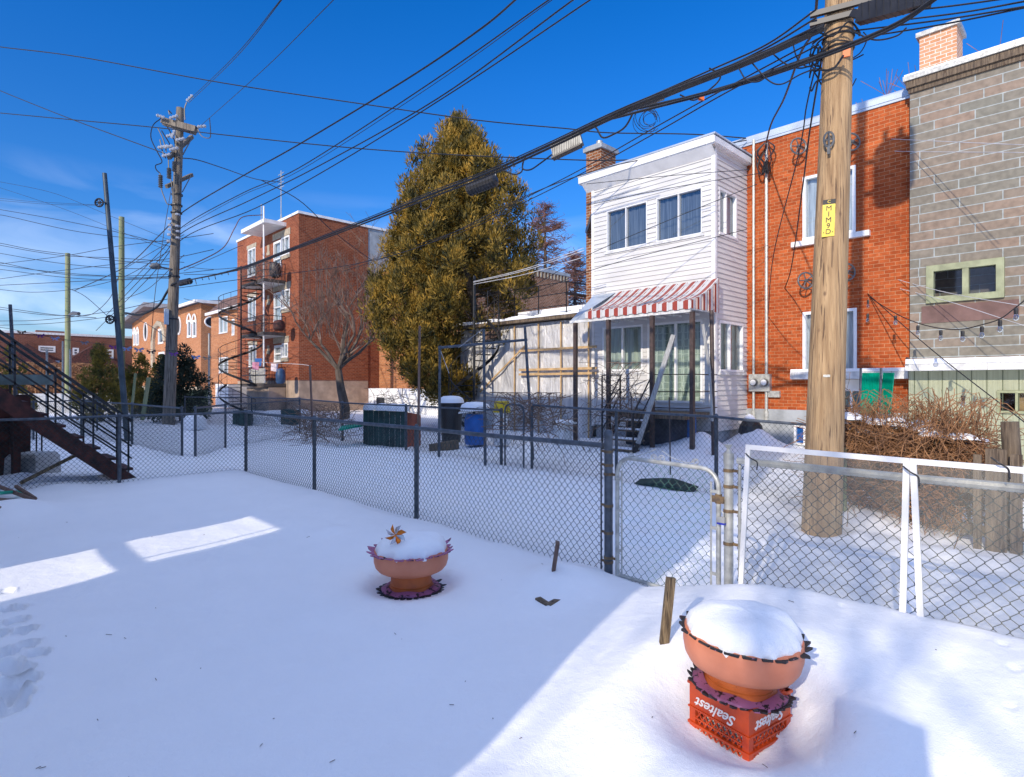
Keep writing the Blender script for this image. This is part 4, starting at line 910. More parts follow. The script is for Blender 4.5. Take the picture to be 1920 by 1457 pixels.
# chimney of the stone house
YK = YG+.9; k0, k1 = onY(1724,0,YK).x, onY(1794,0,YK).x; kz = onY(1790,48,YK).z
ck = thing('brick_chimney', 'tan brick chimney on the grey stone house roof', 'chimney', (k0, YK, ZG+.27)); MB().box(k0, YK, ZG-.2, k1, YK+.7, kz).build('shaft', M['chim_brick'], ck); MB().box(k0-.06, YK-.06, kz, k1+.06, YK+.76, kz+.10).build('cap', M['galv_l'], ck)

# ---- plastic covered shelter ----
def plasticmat():
    m, t, b, N, K = newmat('plastic_sheet'); g_ = N('ShaderNodeNewGeometry'); mp_ = N('ShaderNodeMapping'); mp_.inputs['Scale'].default_value = (1.6,1,.45); mp_.inputs['Rotation'].default_value = (0,math.radians(24),0)
    K(g_.outputs['Position'], mp_.inputs[0]); n = N('ShaderNodeTexNoise'); n.inputs['Scale'].default_value = 2.2; n.inputs['Detail'].default_value = 5; n.inputs['Distortion'].default_value = .8; K(mp_.outputs[0], n.inputs['Vector'])
    r = N('ShaderNodeValToRGB'); r.color_ramp.elements[0].position = .3; r.color_ramp.elements[1].position = .72; r.color_ramp.elements[0].color = (.48,.48,.48,1); r.color_ramp.elements[1].color = (.84,.82,.79,1); K(n.outputs[0], r.inputs[0]); K(r.outputs[0], b.inputs['Base Color'])
    b.inputs['Roughness'].default_value = .28; b.inputs['Specular IOR Level'].default_value = .6
    n2 = N('ShaderNodeTexNoise'); n2.inputs['Scale'].default_value = 3.5; n2.inputs['Detail'].default_value = 4; n2.inputs['Distortion'].default_value = 1.5; K(mp_.outputs[0], n2.inputs['Vector'])
    bp = N('ShaderNodeBump'); bp.inputs['Strength'].default_value = .9; bp.inputs['Distance'].default_value = .12; K(n2.outputs[0], bp.inputs['Height']); K(bp.outputs[0], b.inputs['Normal'])
    tr = N('ShaderNodeBsdfTransparent'); mi = N('ShaderNodeMixShader'); mi.inputs[0].default_value = .88; K(tr.outputs[0], mi.inputs[1]); K(b.outputs[0], mi.inputs[2]); K(mi.outputs[0], t.nodes['Material Output'].inputs[0]); return m
M['sheet'] = plasticmat()
YT = 13.35; tx0, tx1 = onY(864,0,YT).x, XL-.03; tzl, tzr = onY(870,618,YT).z, onY(1062,600,YT).z
tt = thing('shelter', 'lean-to shelter wrapped in translucent plastic sheeting beside the white house', 'shelter', (tx0, YT, 0))
m = MB(); nx, nz_ = 90, 30
def tp(i, j):
    x_ = tx0+(tx1-tx0)*i/nx; z_ = .05+(min(tzl,tzr)-.05)*j/nz_; o_ = .05*float(vnoise(np.array(x_*2.1+z_*.9), np.array(z_*.9), 21))+.02*math.sin(x_*6+z_*2.5)*math.sin(z_*1.3+x_)
    return (x_, YT+o_, z_)
for i in range(nx):
    for j in range(nz_): m.quad(tp(i,j), tp(i+1,j), tp(i+1,j+1), tp(i,j+1))
m.v = [tuple(round(c, 5) for c in v) for v in m.v]; m.build('front_sheet', M['sheet'], tt, True)
m = MB(); m.quad((tx0,YT,0),(tx0,YT+2.6,0),(tx0,YT+2.6,tzl),(tx0,YT,tzl)); m.build('side_sheet', M['sheet'], tt)
m = MB(); m.quad((tx0+.1,YT+.6,0),(tx1,YT+.6,0),(tx1,YT+.6,tzl),(tx0+.1,YT+.6,tzl)); m.build('inner_wall', pm('grey_inner_wall', (.30,.31,.32), .9, .3, 1.2), tt)
m = MB()
for px in (968, 1013, 1055, 1107): x_ = onY(px,0,YT).x; m.box(x_-.018, YT-.10, .1, x_+.018, YT-.06, tzl-.05)
each(m, 'upright', M['batten'], tt)
for px0, px1, py in ((973,1118,654),(973,1118,692),(973,1118,701)):
    a, b_ = onY(px0,py,YT-.13), onY(px1,py,YT-.13); z = (onY(1045,py,YT-.13).z); MB().box(a.x, YT-.14, z-.035, b_.x, YT-.105, z+.035).build('batten', M['batten'], tt)
m = MB(); m.bar(onY(900,735,YT-.1), onY(985,648,YT-.1), .03, .05); m.build('brace', M['batten'], tt)
m = MB(); m.box(tx0-.15, YT-.28, tzl, tx1, YT+2.9, tzl+.10); m.build('roof_deck', M['wood'], tt)
m = MB(); nsn = 40
for i in range(nsn):
    x_, x2_ = tx0-.17+(tx1-tx0)*i/nsn, tx0-.17+(tx1-tx0)*(i+1)/nsn; h_ = .10+.03*math.sin(i*.7); m.box(x_, YT-.30-.02*math.sin(i), tzl+.10, x2_, YT+2.9, tzl+.10+.06*abs(math.sin(i*.35))+.05)
m.build('roof_snow', M['snow'], tt)
a, b_ = onY(978,617,YT-.1), onY(1062,597,YT+.6); m = MB(); x_ = onY(985,0,YT+1.5).x
m.box(onY(975,0,YT+1.3).x, YT+1.3, tzl+.1, tx1+.2, YT+2.6, tzl+.45); m.build('roof_hatch', M['flash'], tt); MB().box(onY(975,0,YT+1.3).x-.05, YT+1.25, tzl+.45, tx1+.1, YT+2.6, tzl+.58).build('hatch_snow', M['snow'], tt)
q = onY(922,628,YT-.12); MB().box(q.x-.45,YT-.13,q.z-.14,q.x+.35,YT-.09,q.z+.16).build('dark_vent_board', M['brown_wood'], tt)
MB().box(tx0, YT+.02, -.1, tx1, YT+.1, .75).build('base_board', M['concrete'], tt)
# roof railing
rr_ = thing('roof_railing', 'thin black railing round the flat roof above the plastic shelter', 'railing', (tx0, YT, tzl+.1))
m = MB(); rp_ = []
for px in (888, 935, 965, 1010, 1062): 
    q = onY(px,0,YT+.15); m.cyl((q.x,YT+.15,tzl+.1),(q.x,YT+.15,tzl+1.15+.05*(px == 935)),.018,n=5); rp_.append((q.x,YT+.15,tzl+1.15))
each(m, 'post', M['black'], rr_)
for k, z in enumerate((0,-.33,-.7)): MB().tube([(p[0],p[1],p[2]+z) for p in rp_], .014, 5).build('rail', M['black'], rr_)
MB().tube([(rp_[-1][0],YT+.15,tzl+1.15),(rp_[-1][0],YT+2.6,tzl+1.2)], .02, 5).tube([(rp_[-1][0],YT+.15,tzl+.8),(rp_[-1][0]+.0,YT+2.6,tzl+.8)], .05, 5).build('rail', M['black'], rr_)
# spiral stair generator
def spiral(label, cx, cy, z0, z1, r, a0, a1, top=0., hs=.9, width=.04, col='black', tr=.035):
    s = thing('spiral_staircase', label, 'staircase', (cx, cy, z0)); m = MB().cyl((cx,cy,z0-.3),(cx,cy,z1+top),.045,n=8); m.build('centre_pole', M[col], s, True)
    n = int((z1-z0)/.2); m = MB(); out = []; rail = []; mid = []
    for k in range(n+1):
        a = a0+(a1-a0)*k/n; z = z0+(z1-z0)*k/n; da = (a1-a0)/n*.55
        m.poly([(cx+.04*math.cos(a),cy+.04*math.sin(a),z),(cx+r*math.cos(a-da),cy+r*math.sin(a-da),z),(cx+r*math.cos(a+da),cy+r*math.sin(a+da),z)])
        m.poly([(cx+.04*math.cos(a),cy+.04*math.sin(a),z-.03),(cx+r*math.cos(a-da),cy+r*math.sin(a-da),z-.03),(cx+r*math.cos(a-da),cy+r*math.sin(a-da),z),(cx+.04*math.cos(a),cy+.04*math.sin(a),z)])
    tr_ = m.build('treads', M[col], s); tr_['kind'] = 'stuff' if False else ''
    del tr_['kind']
    st_, rl_, md_ = [], [], []
    for k in range(n*3+1):
        a = a0+(a1-a0)*k/(n*3); z = z0+(z1-z0)*k/(n*3); c_, s_ = math.cos(a), math.sin(a)
        st_.append((cx+r*c_, cy+r*s_, z-.02)); rl_.append((cx+r*c_, cy+r*s_, z+hs)); md_.append((cx+r*c_, cy+r*s_, z+hs*.5))
    m = MB()
    for i in range(len(st_)-1):
        p, q = st_[i], st_[i+1]; m.quad((p[0],p[1],p[2]-.1),(q[0],q[1],q[2]-.1),(q[0],q[1],q[2]+.04),(p[0],p[1],p[2]+.04))
    m.build('stringer', M[col], s, True)
    MB().tube(rl_, .017, 5).tube(md_, .012, 4).build('handrail', M[col], s)
    for k in range(0, len(st_), 3): MB().cyl(st_[k], rl_[k], .010, n=4).build('baluster', M[col], s)
    return s
q = onY(889,0,12.3); spiral('black spiral staircase climbing to the roof of the plastic shelter', q.x, q.y, .25, tzl+.05, .82, math.radians(-40), math.radians(-40-330), top=1.5)
q2 = onY(889,527,12.3)
# ================= THREE STOREY BLOCK =================
XA, YA3 = -32.0, 14.4; XW = onY(445,0,YA3).x; ZR = onY(560,400,YA3).z
ab = thing('apartment_block', 'three storey red brick walk-up with white canopy, balconies and bare wall at right', 'apartment building', (XA, YA3, 0))
def pz(px, py, Y=YA3): return onY(px, py, Y).z
def px_(px, Y=YA3): return onY(px, 0, Y).x
def zz(x, y): return (x/3.47+380, y/3.47+360)          # from the enlarged crop
def win(x0, x1, yt, yb, Y=YA3):
    (a, t), (b, _) = zz(x0, yt), zz(x1, yt); c, bt = zz(x0, yb); return (px_(a, Y), px_(b, Y), pz(c, bt, Y), pz(a, t, Y))
WS = [win(295,345,378,560), win(297,347,690,845), win(302,350,1000,1140)]
DS = [(win(462,512,330,560), win(513,566,300,420)), (win(464,514,660,850), win(515,568,640,765)), (win(466,515,1000,1110), win(516,556,985,1080))]
holes = WS+[h for d in DS for h in d]
zf = onY(640,716,18).z
zf = pz(560, 713)
m = MB(); wall(m, fy(YA3), XW, XA, zf, ZR, holes, rev=.15); wall(m, fx(XA), YA3, 18.8, zf, ZR, [], rev=0); m.box(XW, YA3+1.2, .1, XA-.05, 26, ZR); m.build('brick_wall', M['red_brick'], ab)
MB().box(XW, YA3+.02, -.3, XA-.02, 18.8, zf).build('foundation', M['tan_concrete'], ab)
y2 = onX(718,0,XA).y; MB().box(XA-6, 18.8, 6.0, XA-.03, 26, ZR-.03).build('grey_parapet_wall', M['concrete'], ab)
m = MB(); m.box(XW-.05, YA3-.06, ZR, XA+.06, 26, ZR+.14); m.build('roof_flashing', M['white'], ab)
for h in WS: window(ab, fy(YA3), *h, cols=2, back='curtain', fwid=.08, split=[.55])
for d in DS: window(ab, fy(YA3), *d[0], cols=1, rows=2, back='curtain', fwid=.13, name='balcony_door'); window(ab, fy(YA3), *d[1], cols=2, back='curtain', fwid=.09, split=[.4])
m = MB()
for h in WS: m.box(h[0]-.15, YA3-.03, h[3], h[1]+.15, YA3-.003, h[3]+.26); 
for d in DS: m.box(d[0][0]-.1, YA3-.03, d[1][3]+.02, d[1][1]+.12, YA3-.003, d[1][3]+.4); m.box(d[1][0]-.05, YA3-.06, d[1][2]-.22, d[1][1]+.1, YA3-.003, d[1][2]-.02)
each(m, 'lintel', M['lintel'], ab)
m = MB()
for k in range(3):
    c = win(418,438,350+k*325,395+k*320); m.box(c[0], YA3-.03, c[2]-.2, c[1], YA3-.003, c[2]); m.box(c[0]+.08, YA3-.02, c[2], c[1]-.08, YA3-.002, c[3])
m.build('milk_hatch', M['lintel'], ab)
XB0, XB1, YBl = -37.1, -33.7, 13.1
m = MB(); m.box(XB0-.1, YBl, 10.88, XB1+.05, YA3-.003, 11.1); m.build('canopy', M['white'], ab)
c = zz(392,100); q = onY(c[0], 470, YBl+.1); m = MB().cyl((q.x, YBl+.15, 1.8), (q.x, YBl+.15, 11.9), .05, n=8); m.build('balcony_pole', M['white'], ab)
for i, z in enumerate((1.72, 4.68, 7.72)):
    m = MB(); m.box(XB0, YBl, z-.18, XB1, YA3-.003, z); b_ = m.build('balcony', pm('balcony_edge%d' % i, (.07,.06,.055), .8, .3, 5) if i == 0 else bpy.data.materials['balcony_edge0'], ab)
    MB().quad((XB0+.02,YBl+.02,z-.19),(XB1-.02,YBl+.02,z-.19),(XB1-.02,YA3-.01,z-.19),(XB0+.02,YA3-.01,z-.19)).build('soffit', M['old_white'], b_)
    m = MB(); 
    for zz_ in (z+.95, z+.5): m.tube([(XB0,YBl+.05,zz_),(XB1-.03,YBl+.05,zz_),(XB1-.03,YA3-.05,zz_)], .022, 5)
    n_ = 26
    for k in range(n_): xx = XB0+(XB1-XB0-.03)*k/(n_-1); m.box(xx-.01, YBl+.045, z, xx+.01, YBl+.06, z+.95)
    for k in range(9): yy = YBl+.05+(YA3-YBl-.1)*k/8; m.box(XB1-.04, yy-.008, z, XB1-.025, yy+.008, z+.95)
    m.build('railing', M['black'], b_)
MB().box(-36.2, YBl+.1, 1.75, -33.8, YBl+.14, 2.6).build('white_panel', M['white'], ab)
MB().box(-41.2, YBl-.2, .2, -38.8, YA3-.01, 1.7).build('entrance_box', M['white'], ab)
MB().box(XB0, YBl+.3, .1, XB1, YA3-.02, 1.5).build('basement_wall', M['tan_concrete'], ab)
def lump(name, lab, cat, px, py, Y, w_, h_, mt_, z=None, grp=None):
    q = onY(px, py, Y); z0 = q.z if z is None else z; m = MB().lathe((q.x, Y, z0), [(w_*.35,0),(w_*.5,h_*.15),(w_*.52,h_*.6),(w_*.42,h_*.9),(w_*.15,h_),(.001,h_)], 10); tag(m.build(name, mt_, None, True, org=(q.x,Y,z0)), lab, cat, grp)
lump('barbecue', 'black round barbecue on the top balcony of the brick walk-up', 'barbecue', 516, 521, 13.5, .62, .85, M['plastic'], 7.72)
lump('planter_pot', 'brown wooden tub on the middle balcony of the brick walk-up', 'tub', 523, 620, 13.5, .6, .6, M['stairred'], 4.68)
lump('blue_bin', 'dark blue bin at the right end of the lowest balcony', 'bin', 526, 716, 13.4, .5, .85, pm('navy', (.02,.06,.14), .5), 1.72)
sp3 = (px_(452, 12.6), 12.6)
for i, (z0, z1, a0, lab) in enumerate(((-.1,1.7,0,'lowest flight of the black winding stair, ground to first balcony'),(1.7,4.68,0,'middle flight of the black winding stair between first and second balconies'),(4.68,7.72,0,'top flight of the black winding stair up to the top balcony'))):
    spiral(lab, sp3[0]-.0, sp3[1], z0, z1, 1.2, math.radians(20), math.radians(20-360) if i else math.radians(200-360), top=.9)
# antenna on roof
for i, (px, yt) in enumerate(((527, 320), (490, 383))):
    q = onY(px, yt, 16 if i == 0 else 14.6); m = MB().cyl((q.x,q.y,ZR),(q.x,q.y,q.z),.035,n=5)
    for k in range(4 if i == 0 else 0): m.bar((q.x-.45,q.y,q.z-.2-k*.3),(q.x+.45,q.y,q.z-.2-k*.3),.03,.03)
    if i == 0: m.bar((q.x-.6,q.y,ZR),(q.x,q.y,ZR+1.6),.04,.04); m.bar((q.x+.6,q.y,ZR),(q.x,q.y,ZR+1.6),.04,.04)
    tag(m.build('antenna', M['galv_l'], None, org=(q.x,q.y,ZR)), ('tall comb shaped aerial with tripod on the brick walk-up roof','short white mast rising above the white canopy')[i], 'antenna')
# ---- orange block behind cedar ----
XO = -24.2; ob = thing('apartment_block', 'lower light orange brick block behind the big cedar tree', 'apartment building', (-28, 19.6, 0)); zo = onY(700,515,19.6).z
hw_ = (onY(822,0,19.6).x, onY(834,0,19.6).x, 2.2, 3.6)
m = MB(); wall(m, fy(19.6), -33, XO, 0, zo, [hw_], rev=.1); m.build('front_wall', M['pale_brick'], ob)
z2_ = onX(1065,519,XO).z; y2_ = onX(1066,0,XO).y
m = MB(); m.box(-33, 20.6, 0, XO, y2_, z2_); wall(m, fx(XO), 19.6, 20.6, 0, zo); m.build('side_wall', M['brown_brick'], ob)
m = MB(); m.box(-33, 20.5, z2_, XO+.08, y2_+.08, z2_+.18); m.box(-33, 19.5, zo, XO+.05, 20.5, zo+.15); m.build('cornice', M['concrete'], ob)
m = MB()
for k in range(26): m.box(XO+.003, 20.8+k*.3, z2_-.35, XO+.06, 20.9+k*.3, z2_-.0)
m.build('corbels', M['lintel'], ob); window(ob, fy(19.6), *hw_, cols=1, fwid=.08)
q = onY(696, 752, 17.5); wx0, wx1 = onY(691,0,17.5).x, onY(873,0,17.5).x
gw = thing('garden_wall', 'low white wall behind the cedar tree foot with a small vent window', 'wall', (wx0, 17.5, 0)); MB().box(wx0, 17.5, -.2, wx1, 17.7, onY(700,728,17.5).z).build('wall', M['white'], gw)
MB().box(wx0+.9, 17.47, .5, wx0+1.7, 17.497, .95).build('vent', M['dark'], gw)
# ---- mansard neighbour ----
ns = thing('brick_house', 'two storey orange brick house with brown mansard roof left of the walk-up', 'house', (-45, 14.8, 0)); nx0, nx1 = onY(396,0,14.8).x, XW+.2; nzt = onY(420,583,14.8).z
wn = [(onY(411,0,14.8).x, onY(427,0,14.8).x, onY(420,625,14.8).z, onY(420,594,14.8).z), (onY(411,0,14.8).x, onY(428,0,14.8).x, onY(420,700,14.8).z, onY(420,670,14.8).z), (onY(435,0,14.8).x, onY(440,0,14.8).x, onY(420,632,14.8).z, onY(420,602,14.8).z)]
m = MB(); wall(m, fy(14.8), nx0, nx1, 0, nzt, wn); m.box(nx0, 15.9, 0, nx1, 24, nzt); wall(m, lambda u,z,d: (nx0+d,u,z), 14.8, 15.9, 0, nzt); m.build('brick_wall', M['pale_brick'], ns)
for h in wn: window(ns, fy(14.8), *h, cols=2, fwid=.09)
zm = onY(420,560,15.4).z; m = MB(); m.quad((nx0-.2,14.5,nzt),(nx1,14.5,nzt),(nx1,15.5,zm),(nx0+.5,15.5,zm)); m.quad((nx0-.2,14.5,nzt),(nx0+.5,15.5,zm),(nx0+.5,24,zm),(nx0-.2,24,nzt)); m.quad((nx0+.5,15.5,zm),(nx1,15.5,zm),(nx1,24,zm),(nx0+.5,24,zm)); m.build('mansard_roof', pm('brown_shingles', (.15,.085,.065), .9, .3, 3, .3), ns)
MB().box(nx0-.25, 14.42, nzt-.14, nx1, 14.52, nzt+.06).build('gutter', M['white'], ns)
# ---- church like hall ----
XK, YK_ = onY(377,0,16).x, 16.; ck_ = thing('parish_hall', 'orange brick hall with gable, arched windows and white ringed round windows', 'hall', (XK, YK_, 0)); xk0 = onY(248,0,16).x; zk = onY(377,585,16).z
zk = 8.7
def rect(px0, px1, yt, yb, Y=16.): a = onY((px0+px1)/2, yt, Y); b_ = onY((px0+px1)/2, yb, Y); return (onY(px0,0,Y).x, onY(px1,0,Y).x, b_.z, a.z)
hk = [rect(251,255,622,648), rect(256.5,261,622,648), rect(352,359.5,600,633), rect(361.5,369,600,633), rect(297.5,307,616,645), rect(298,309,660,672)]
m = MB(); wall(m, fy(YK_), xk0, XK, 0, zk, hk, rev=.3); wall(m, fx(XK), YK_, 40, 0, zk, [], rev=0)
gx0, gx1, gxm = onY(240,0,16).x, onY(340,0,16).x, onY(290,0,16).x; gz = onY(290,577,16).z
m.poly([(gx0+1,YK_,zk),(gx1,YK_,zk),(gxm,YK_,gz)]); m.build('brick_wall', M['pale_brick'], ck_)
for h in hk: window(ck_, fy(YK_), *h, cols=1, fwid=.18, d0=-.06, back='blind')
m = MB()
for px, py, r_ in ((273,622,.75),(335,611,.62)):
    q = onY(px, py, YK_-.05); m.tube([(q.x+r_*math.cos(a), YK_-.05, q.z+r_*1.3*math.sin(a)) for a in np.linspace(0,2*PI,20,endpoint=False)], .08, 5, closed=True)
q = onX(398,604,XK); m.tube([(XK+.05, q.y+.6*math.cos(a), q.z+.45*math.sin(a)) for a in np.linspace(0,2*PI,20,endpoint=False)], .07, 5, closed=True)
for h in hk[:4]: xm = (h[0]+h[1])/2; w_ = (h[1]-h[0])/2; m.tube([(xm+w_*math.cos(a), YK_-.06, h[3]-.3+w_*1.4*math.sin(a)) for a in np.linspace(0,PI,9)], .08, 4)
each(m, 'white_surround', M['white'], ck_)
m = MB()
for px, py, r_ in ((273,622,.6),(335,611,.5)): q = onY(px, py, YK_-.02); m.lathe((q.x,YK_-.02,q.z), [(.001,0)], 4); m.v = m.v[:-4]; m.poly([(q.x+r_*math.cos(a), YK_-.03, q.z+r_*1.3*math.sin(a)) for a in np.linspace(0,2*PI,16,endpoint=False)])
q = onX(398,604,XK); m.poly([(XK+.02, q.y+.55*math.cos(a), q.z+.4*math.sin(a)) for a in np.linspace(0,2*PI,16,endpoint=False)])
each(m, 'round_pane', M['dark'], ck_)
m = MB(); ar = [onY(px,py,YK_-.1) for px, py in ((288,690),(288,635),(291,614),(297,606),(304,609),(309,622),(311,640))]; m.tube(ar, .28, 6); m.build('entrance_arch', M['lintel'], ck_)
m = MB(); e_ = 1.; gl, gr = (gx0-.5,YK_-e_,zk-.1), (gx1,YK_-e_,zk-.1)
m.prism([(gx0-1.2,YK_-e_,zk-.3),(gxm,YK_-e_,gz+.05),(gxm,YK_-e_,gz+.5),(gx0-1.2,YK_-e_,zk+.1)], (0,10,0)); m.prism([(gx1,YK_-e_,zk-.1),(gx1,YK_-e_,zk+.3),(gxm,YK_-e_,gz+.5),(gxm,YK_-e_,gz+.05)], (0,10,0))
m.poly([(gx1-2,YK_-.6,zk),(XK+.8,YK_-.6,zk),(XK-3,YK_+8,zk+1.6),(gx1-2,YK_+8,zk+1.6)]); m.poly([(XK+.8,YK_-.6,zk),(XK+.8,40,zk),(XK-3,40,zk+1.6),(XK-3,YK_+8,zk+1.6)]); m.build('roof', pm('grey_shingles', (.16,.155,.17), .9, .2, 3, .3), ck_)
MB().box(gx1-2, YK_-.75, zk-.12, XK+.9, YK_-.6, zk+.12).box(XK+.8, YK_-.6, zk-.12, XK+.95, 40, zk+.12).build('gutter', M['white'], ck_)
MB().box(xk0, YK_-.15, 0, XK+.2, YK_-.003, 1.5).build('stone_base', M['lintel'], ck_)
# ---- far row of houses ----
XQ = -84.; rw = thing('row_houses', 'long low row of dark brick houses closing the far left', 'row houses', (XQ, 8, 0)); zq = onX(100,628,XQ).z
hr = [(onX(a,0,XQ).y, onX(b_,0,XQ).y, onX(a,y1,XQ).z, onX(a,y0,XQ).z) for a, b_, y0, y1 in ((200,213,655,672),(136,148,652,666),(72,104,648,660),(40,55,672,690),(100,112,676,694),(160,172,674,692))]
m = MB(); wall(m, fx(XQ), -25, 18, 0, zq, hr); m.build('brick_wall', M['far_brick'], rw); MB().box(XQ-12,-25,0,XQ-1.5,18,zq).build('rear', M['far_brick'], rw)
for h in hr: window(rw, fx(XQ), *h, cols=1, rows=2, fwid=.18, back='blind')
MB().box(XQ-12,-25,zq,XQ+.1,18,zq+.25).build('cornice', M['old_white'], rw)
q = onX(97,640,XQ); MB().box(XQ-3,q.y-1.2,zq,XQ-2,q.y+1.4,onX(97,618,XQ).z).build('chimney', M['far_brick'], rw)
m = MB()
for px in (50, 172): q = onX(px,650,XQ+2); m.prism([(XQ+2.5,q.y-3.2,zq-3.6),(XQ+2.5,q.y+3.2,zq-3.6),(XQ+2.5,q.y,zq-1.2)], (-2.5,0,0))
m.build('porch_gable', M['stairred'], rw)
# ================= HOUSE ROW BEHIND THE CAMERA (casts the yard's shade) =================
hb = thing('clad_house', 'tall pale house row behind the viewer that shades the yards', 'house', (-20, -4, 0))
ZH = 8.67
m = MB(); m.box(-4.8,-4.5,-.1,-1.22,-1.5,ZH); m.box(-37,-4.5,-.1,-6.6,-1.5,ZH); m.build('clad_wall', M['white'], hb)
m = MB(); m.box(-6.6,-1.62,2.2,-4.8,-1.5,ZH-.01); m.build('light_gap_panel', M['brown_wood'], hb)  # unseen panel added to end the sunlit strip on the snow
MB().box(-6.6,-1.60,1.36,-4.8,-1.54,1.47).box(-5.25,-1.60,0,-5.21,-1.56,1.36).build('light_gap_bar', M['wood'], hb)  # bars added to cast dark lines through the sunlit strip
m = MB()
for k in range(5): x_ = -5.75+k*.17; m.box(x_,-1.60,1.47,x_+.02,-1.57,2.2)
each(m, 'light_gap_rod', M['wood'], hb)  # rods added to streak the sunlit strip with thin shadows
pw_ = thing('viewer_shadow_boards', 'unseen boards added behind the viewer to cast the viewer shadow', 'porch', (.3,-.4,0)); MB().box(-.22,-.55,-.1,.70,-.45,1.62).box(-.02,-.54,1.62,.34,-.46,1.95).build('boards', M['brown_wood'], pw_)  # stands in for the viewer's body and head, added for their shadow
# ================= TREES =================
def sprays(mb, cents, rads, n, ln, wd, upb=.6, seed=0, flat=1.):
    """many small leaf blades scattered through clump volumes"""
    g = np.random.default_rng(seed); C_ = np.repeat(np.array(cents), n, 0); R_ = np.repeat(np.array(rads), n, 0); N_ = len(C_)
    d = g.normal(size=(N_,3)); d /= np.linalg.norm(d,axis=1)[:,None]; rad = g.uniform(.25,1,(N_,1))**.6
    p = C_+d*R_*rad; dr = d*.8+np.array([0,0,upb])+g.normal(size=(N_,3))*.35; dr /= np.linalg.norm(dr,axis=1)[:,None]
    s = np.cross(dr, g.normal(size=(N_,3))); s /= np.linalg.norm(s,axis=1)[:,None]
    l = ln*g.uniform(.5,1.3,(N_,1)); w_ = wd*g.uniform(.6,1.3,(N_,1))
    v = np.stack([p, p+dr*l*.5+s*w_, p+dr*l, p+dr*l*.5-s*w_], 1).reshape(-1,3); k0 = len(mb.v)
    mb.v += v.tolist(); mb.f += [(k0+4*i,k0+4*i+1,k0+4*i+2,k0+4*i+3) for i in range(N_)]
    return mb
def crown(c, prof, nclump, n, ln, wd, seed, cr=(.32,.32,.5), keep=None, inner=.35, upb=.6):
    g = random.Random(seed); zs = [p[0] for p in prof]; cents, rads = [], []
    while len(cents) < nclump:
        z = g.uniform(zs[0], zs[-1]); R = np.interp(z, zs, [p[1] for p in prof])
        if g.random() > R/max(p[1] for p in prof)+.12: continue
        a = g.uniform(0, 2*PI); f = g.uniform(.78,1.05) if g.random() > inner else g.uniform(.2,.8)
        bulge = 1+.13*math.sin(a*3+z*1.1+seed)+.08*math.sin(a*7-z*2.3)
        x, y = math.cos(a)*R*f*bulge, math.sin(a)*R*f*bulge
        if keep and not keep(x, y, z, g): continue
        s = g.uniform(.6,1.25); cents.append((c[0]+x, c[1]+y, z)); rads.append((cr[0]*s, cr[1]*s, cr[2]*s))
    return sprays(MB(), cents, rads, n, ln, wd, upb, seed)
ct_ = P(862, 720, 21.5); CX, CY = ct_.x, ct_.y
tr = thing('cedar_tree', 'big golden green cedar tree with uneven cone crown between the brick blocks and shelter', 'tree', (CX, CY, 0))
prof = [(1.2,1.1),(2.1,2.1),(3.0,2.55),(4.2,2.8),(6.0,2.85),(7.8,2.4),(9.0,1.85),(10.0,1.2),(10.9,.55),(11.4,.12)]
rv = Vector((rt[0], rt[1], 0)); fv = Vector((fw[0], fw[1], 0))
def keep(x, y, z, g):
    sx_ = x*rt[0]+y*rt[1]; sf = x*fw[0]+y*fw[1]
    if 1.9 < z < 6.2 and sx_ > .15 and sf < .9: return g.random() < (.05 if z < 5.2 else .45)
    return True
crown((CX, CY), prof, 1350, 120, .18, .021, 3, keep=keep, cr=(.27,.27,.42), upb=.9, inner=.42).build('crown', M['cedar'], tr)
m = MB(); g = random.Random(4); tx = CX+rv.x*.55; ty = CY+rv.y*.55
m.tube(spline([(tx,ty,-.2),(tx+.05,ty,2),(tx-.05,ty+.1,4),(CX+.2,CY,6.5),(CX,CY,9.5)]), [.26-.2*i/24 for i in range(25)], 9)
m.tube(spline([(tx,ty,2.2),(tx-.9*rv.x,ty-.9*rv.y,3.4),(tx-1.5*rv.x,ty-1.5*rv.y,5.2)]), .06, 6)
for k in range(46):
    z = g.uniform(1.6, 6.8); a = g.uniform(0, 2*PI) if k < 16 else YAW-PI/2+g.uniform(-1.1,.6)-.3; l = g.uniform(1.3, 2.4)
    p = Vector((tx,ty,z)); e = p+Vector((math.cos(a)*l, math.sin(a)*l, g.uniform(.3,1.4))); mid = (p+e)/2+Vector((0,0,g.uniform(-.35,.05)))
    pts = spline([p,mid,e]); m.tube(pts, [.035-.03*i/(len(pts)-1) for i in range(len(pts))], 4)
    for j in range(5):
        q = pts[int(len(pts)*(.35+.12*j))]; e2 = q+Vector((g.uniform(-.5,.5), g.uniform(-.5,.5), g.uniform(-.2,.5))); m.tube([q,e2], [.012,.003], 3)
m.build('trunk', M['bark'], tr, True)
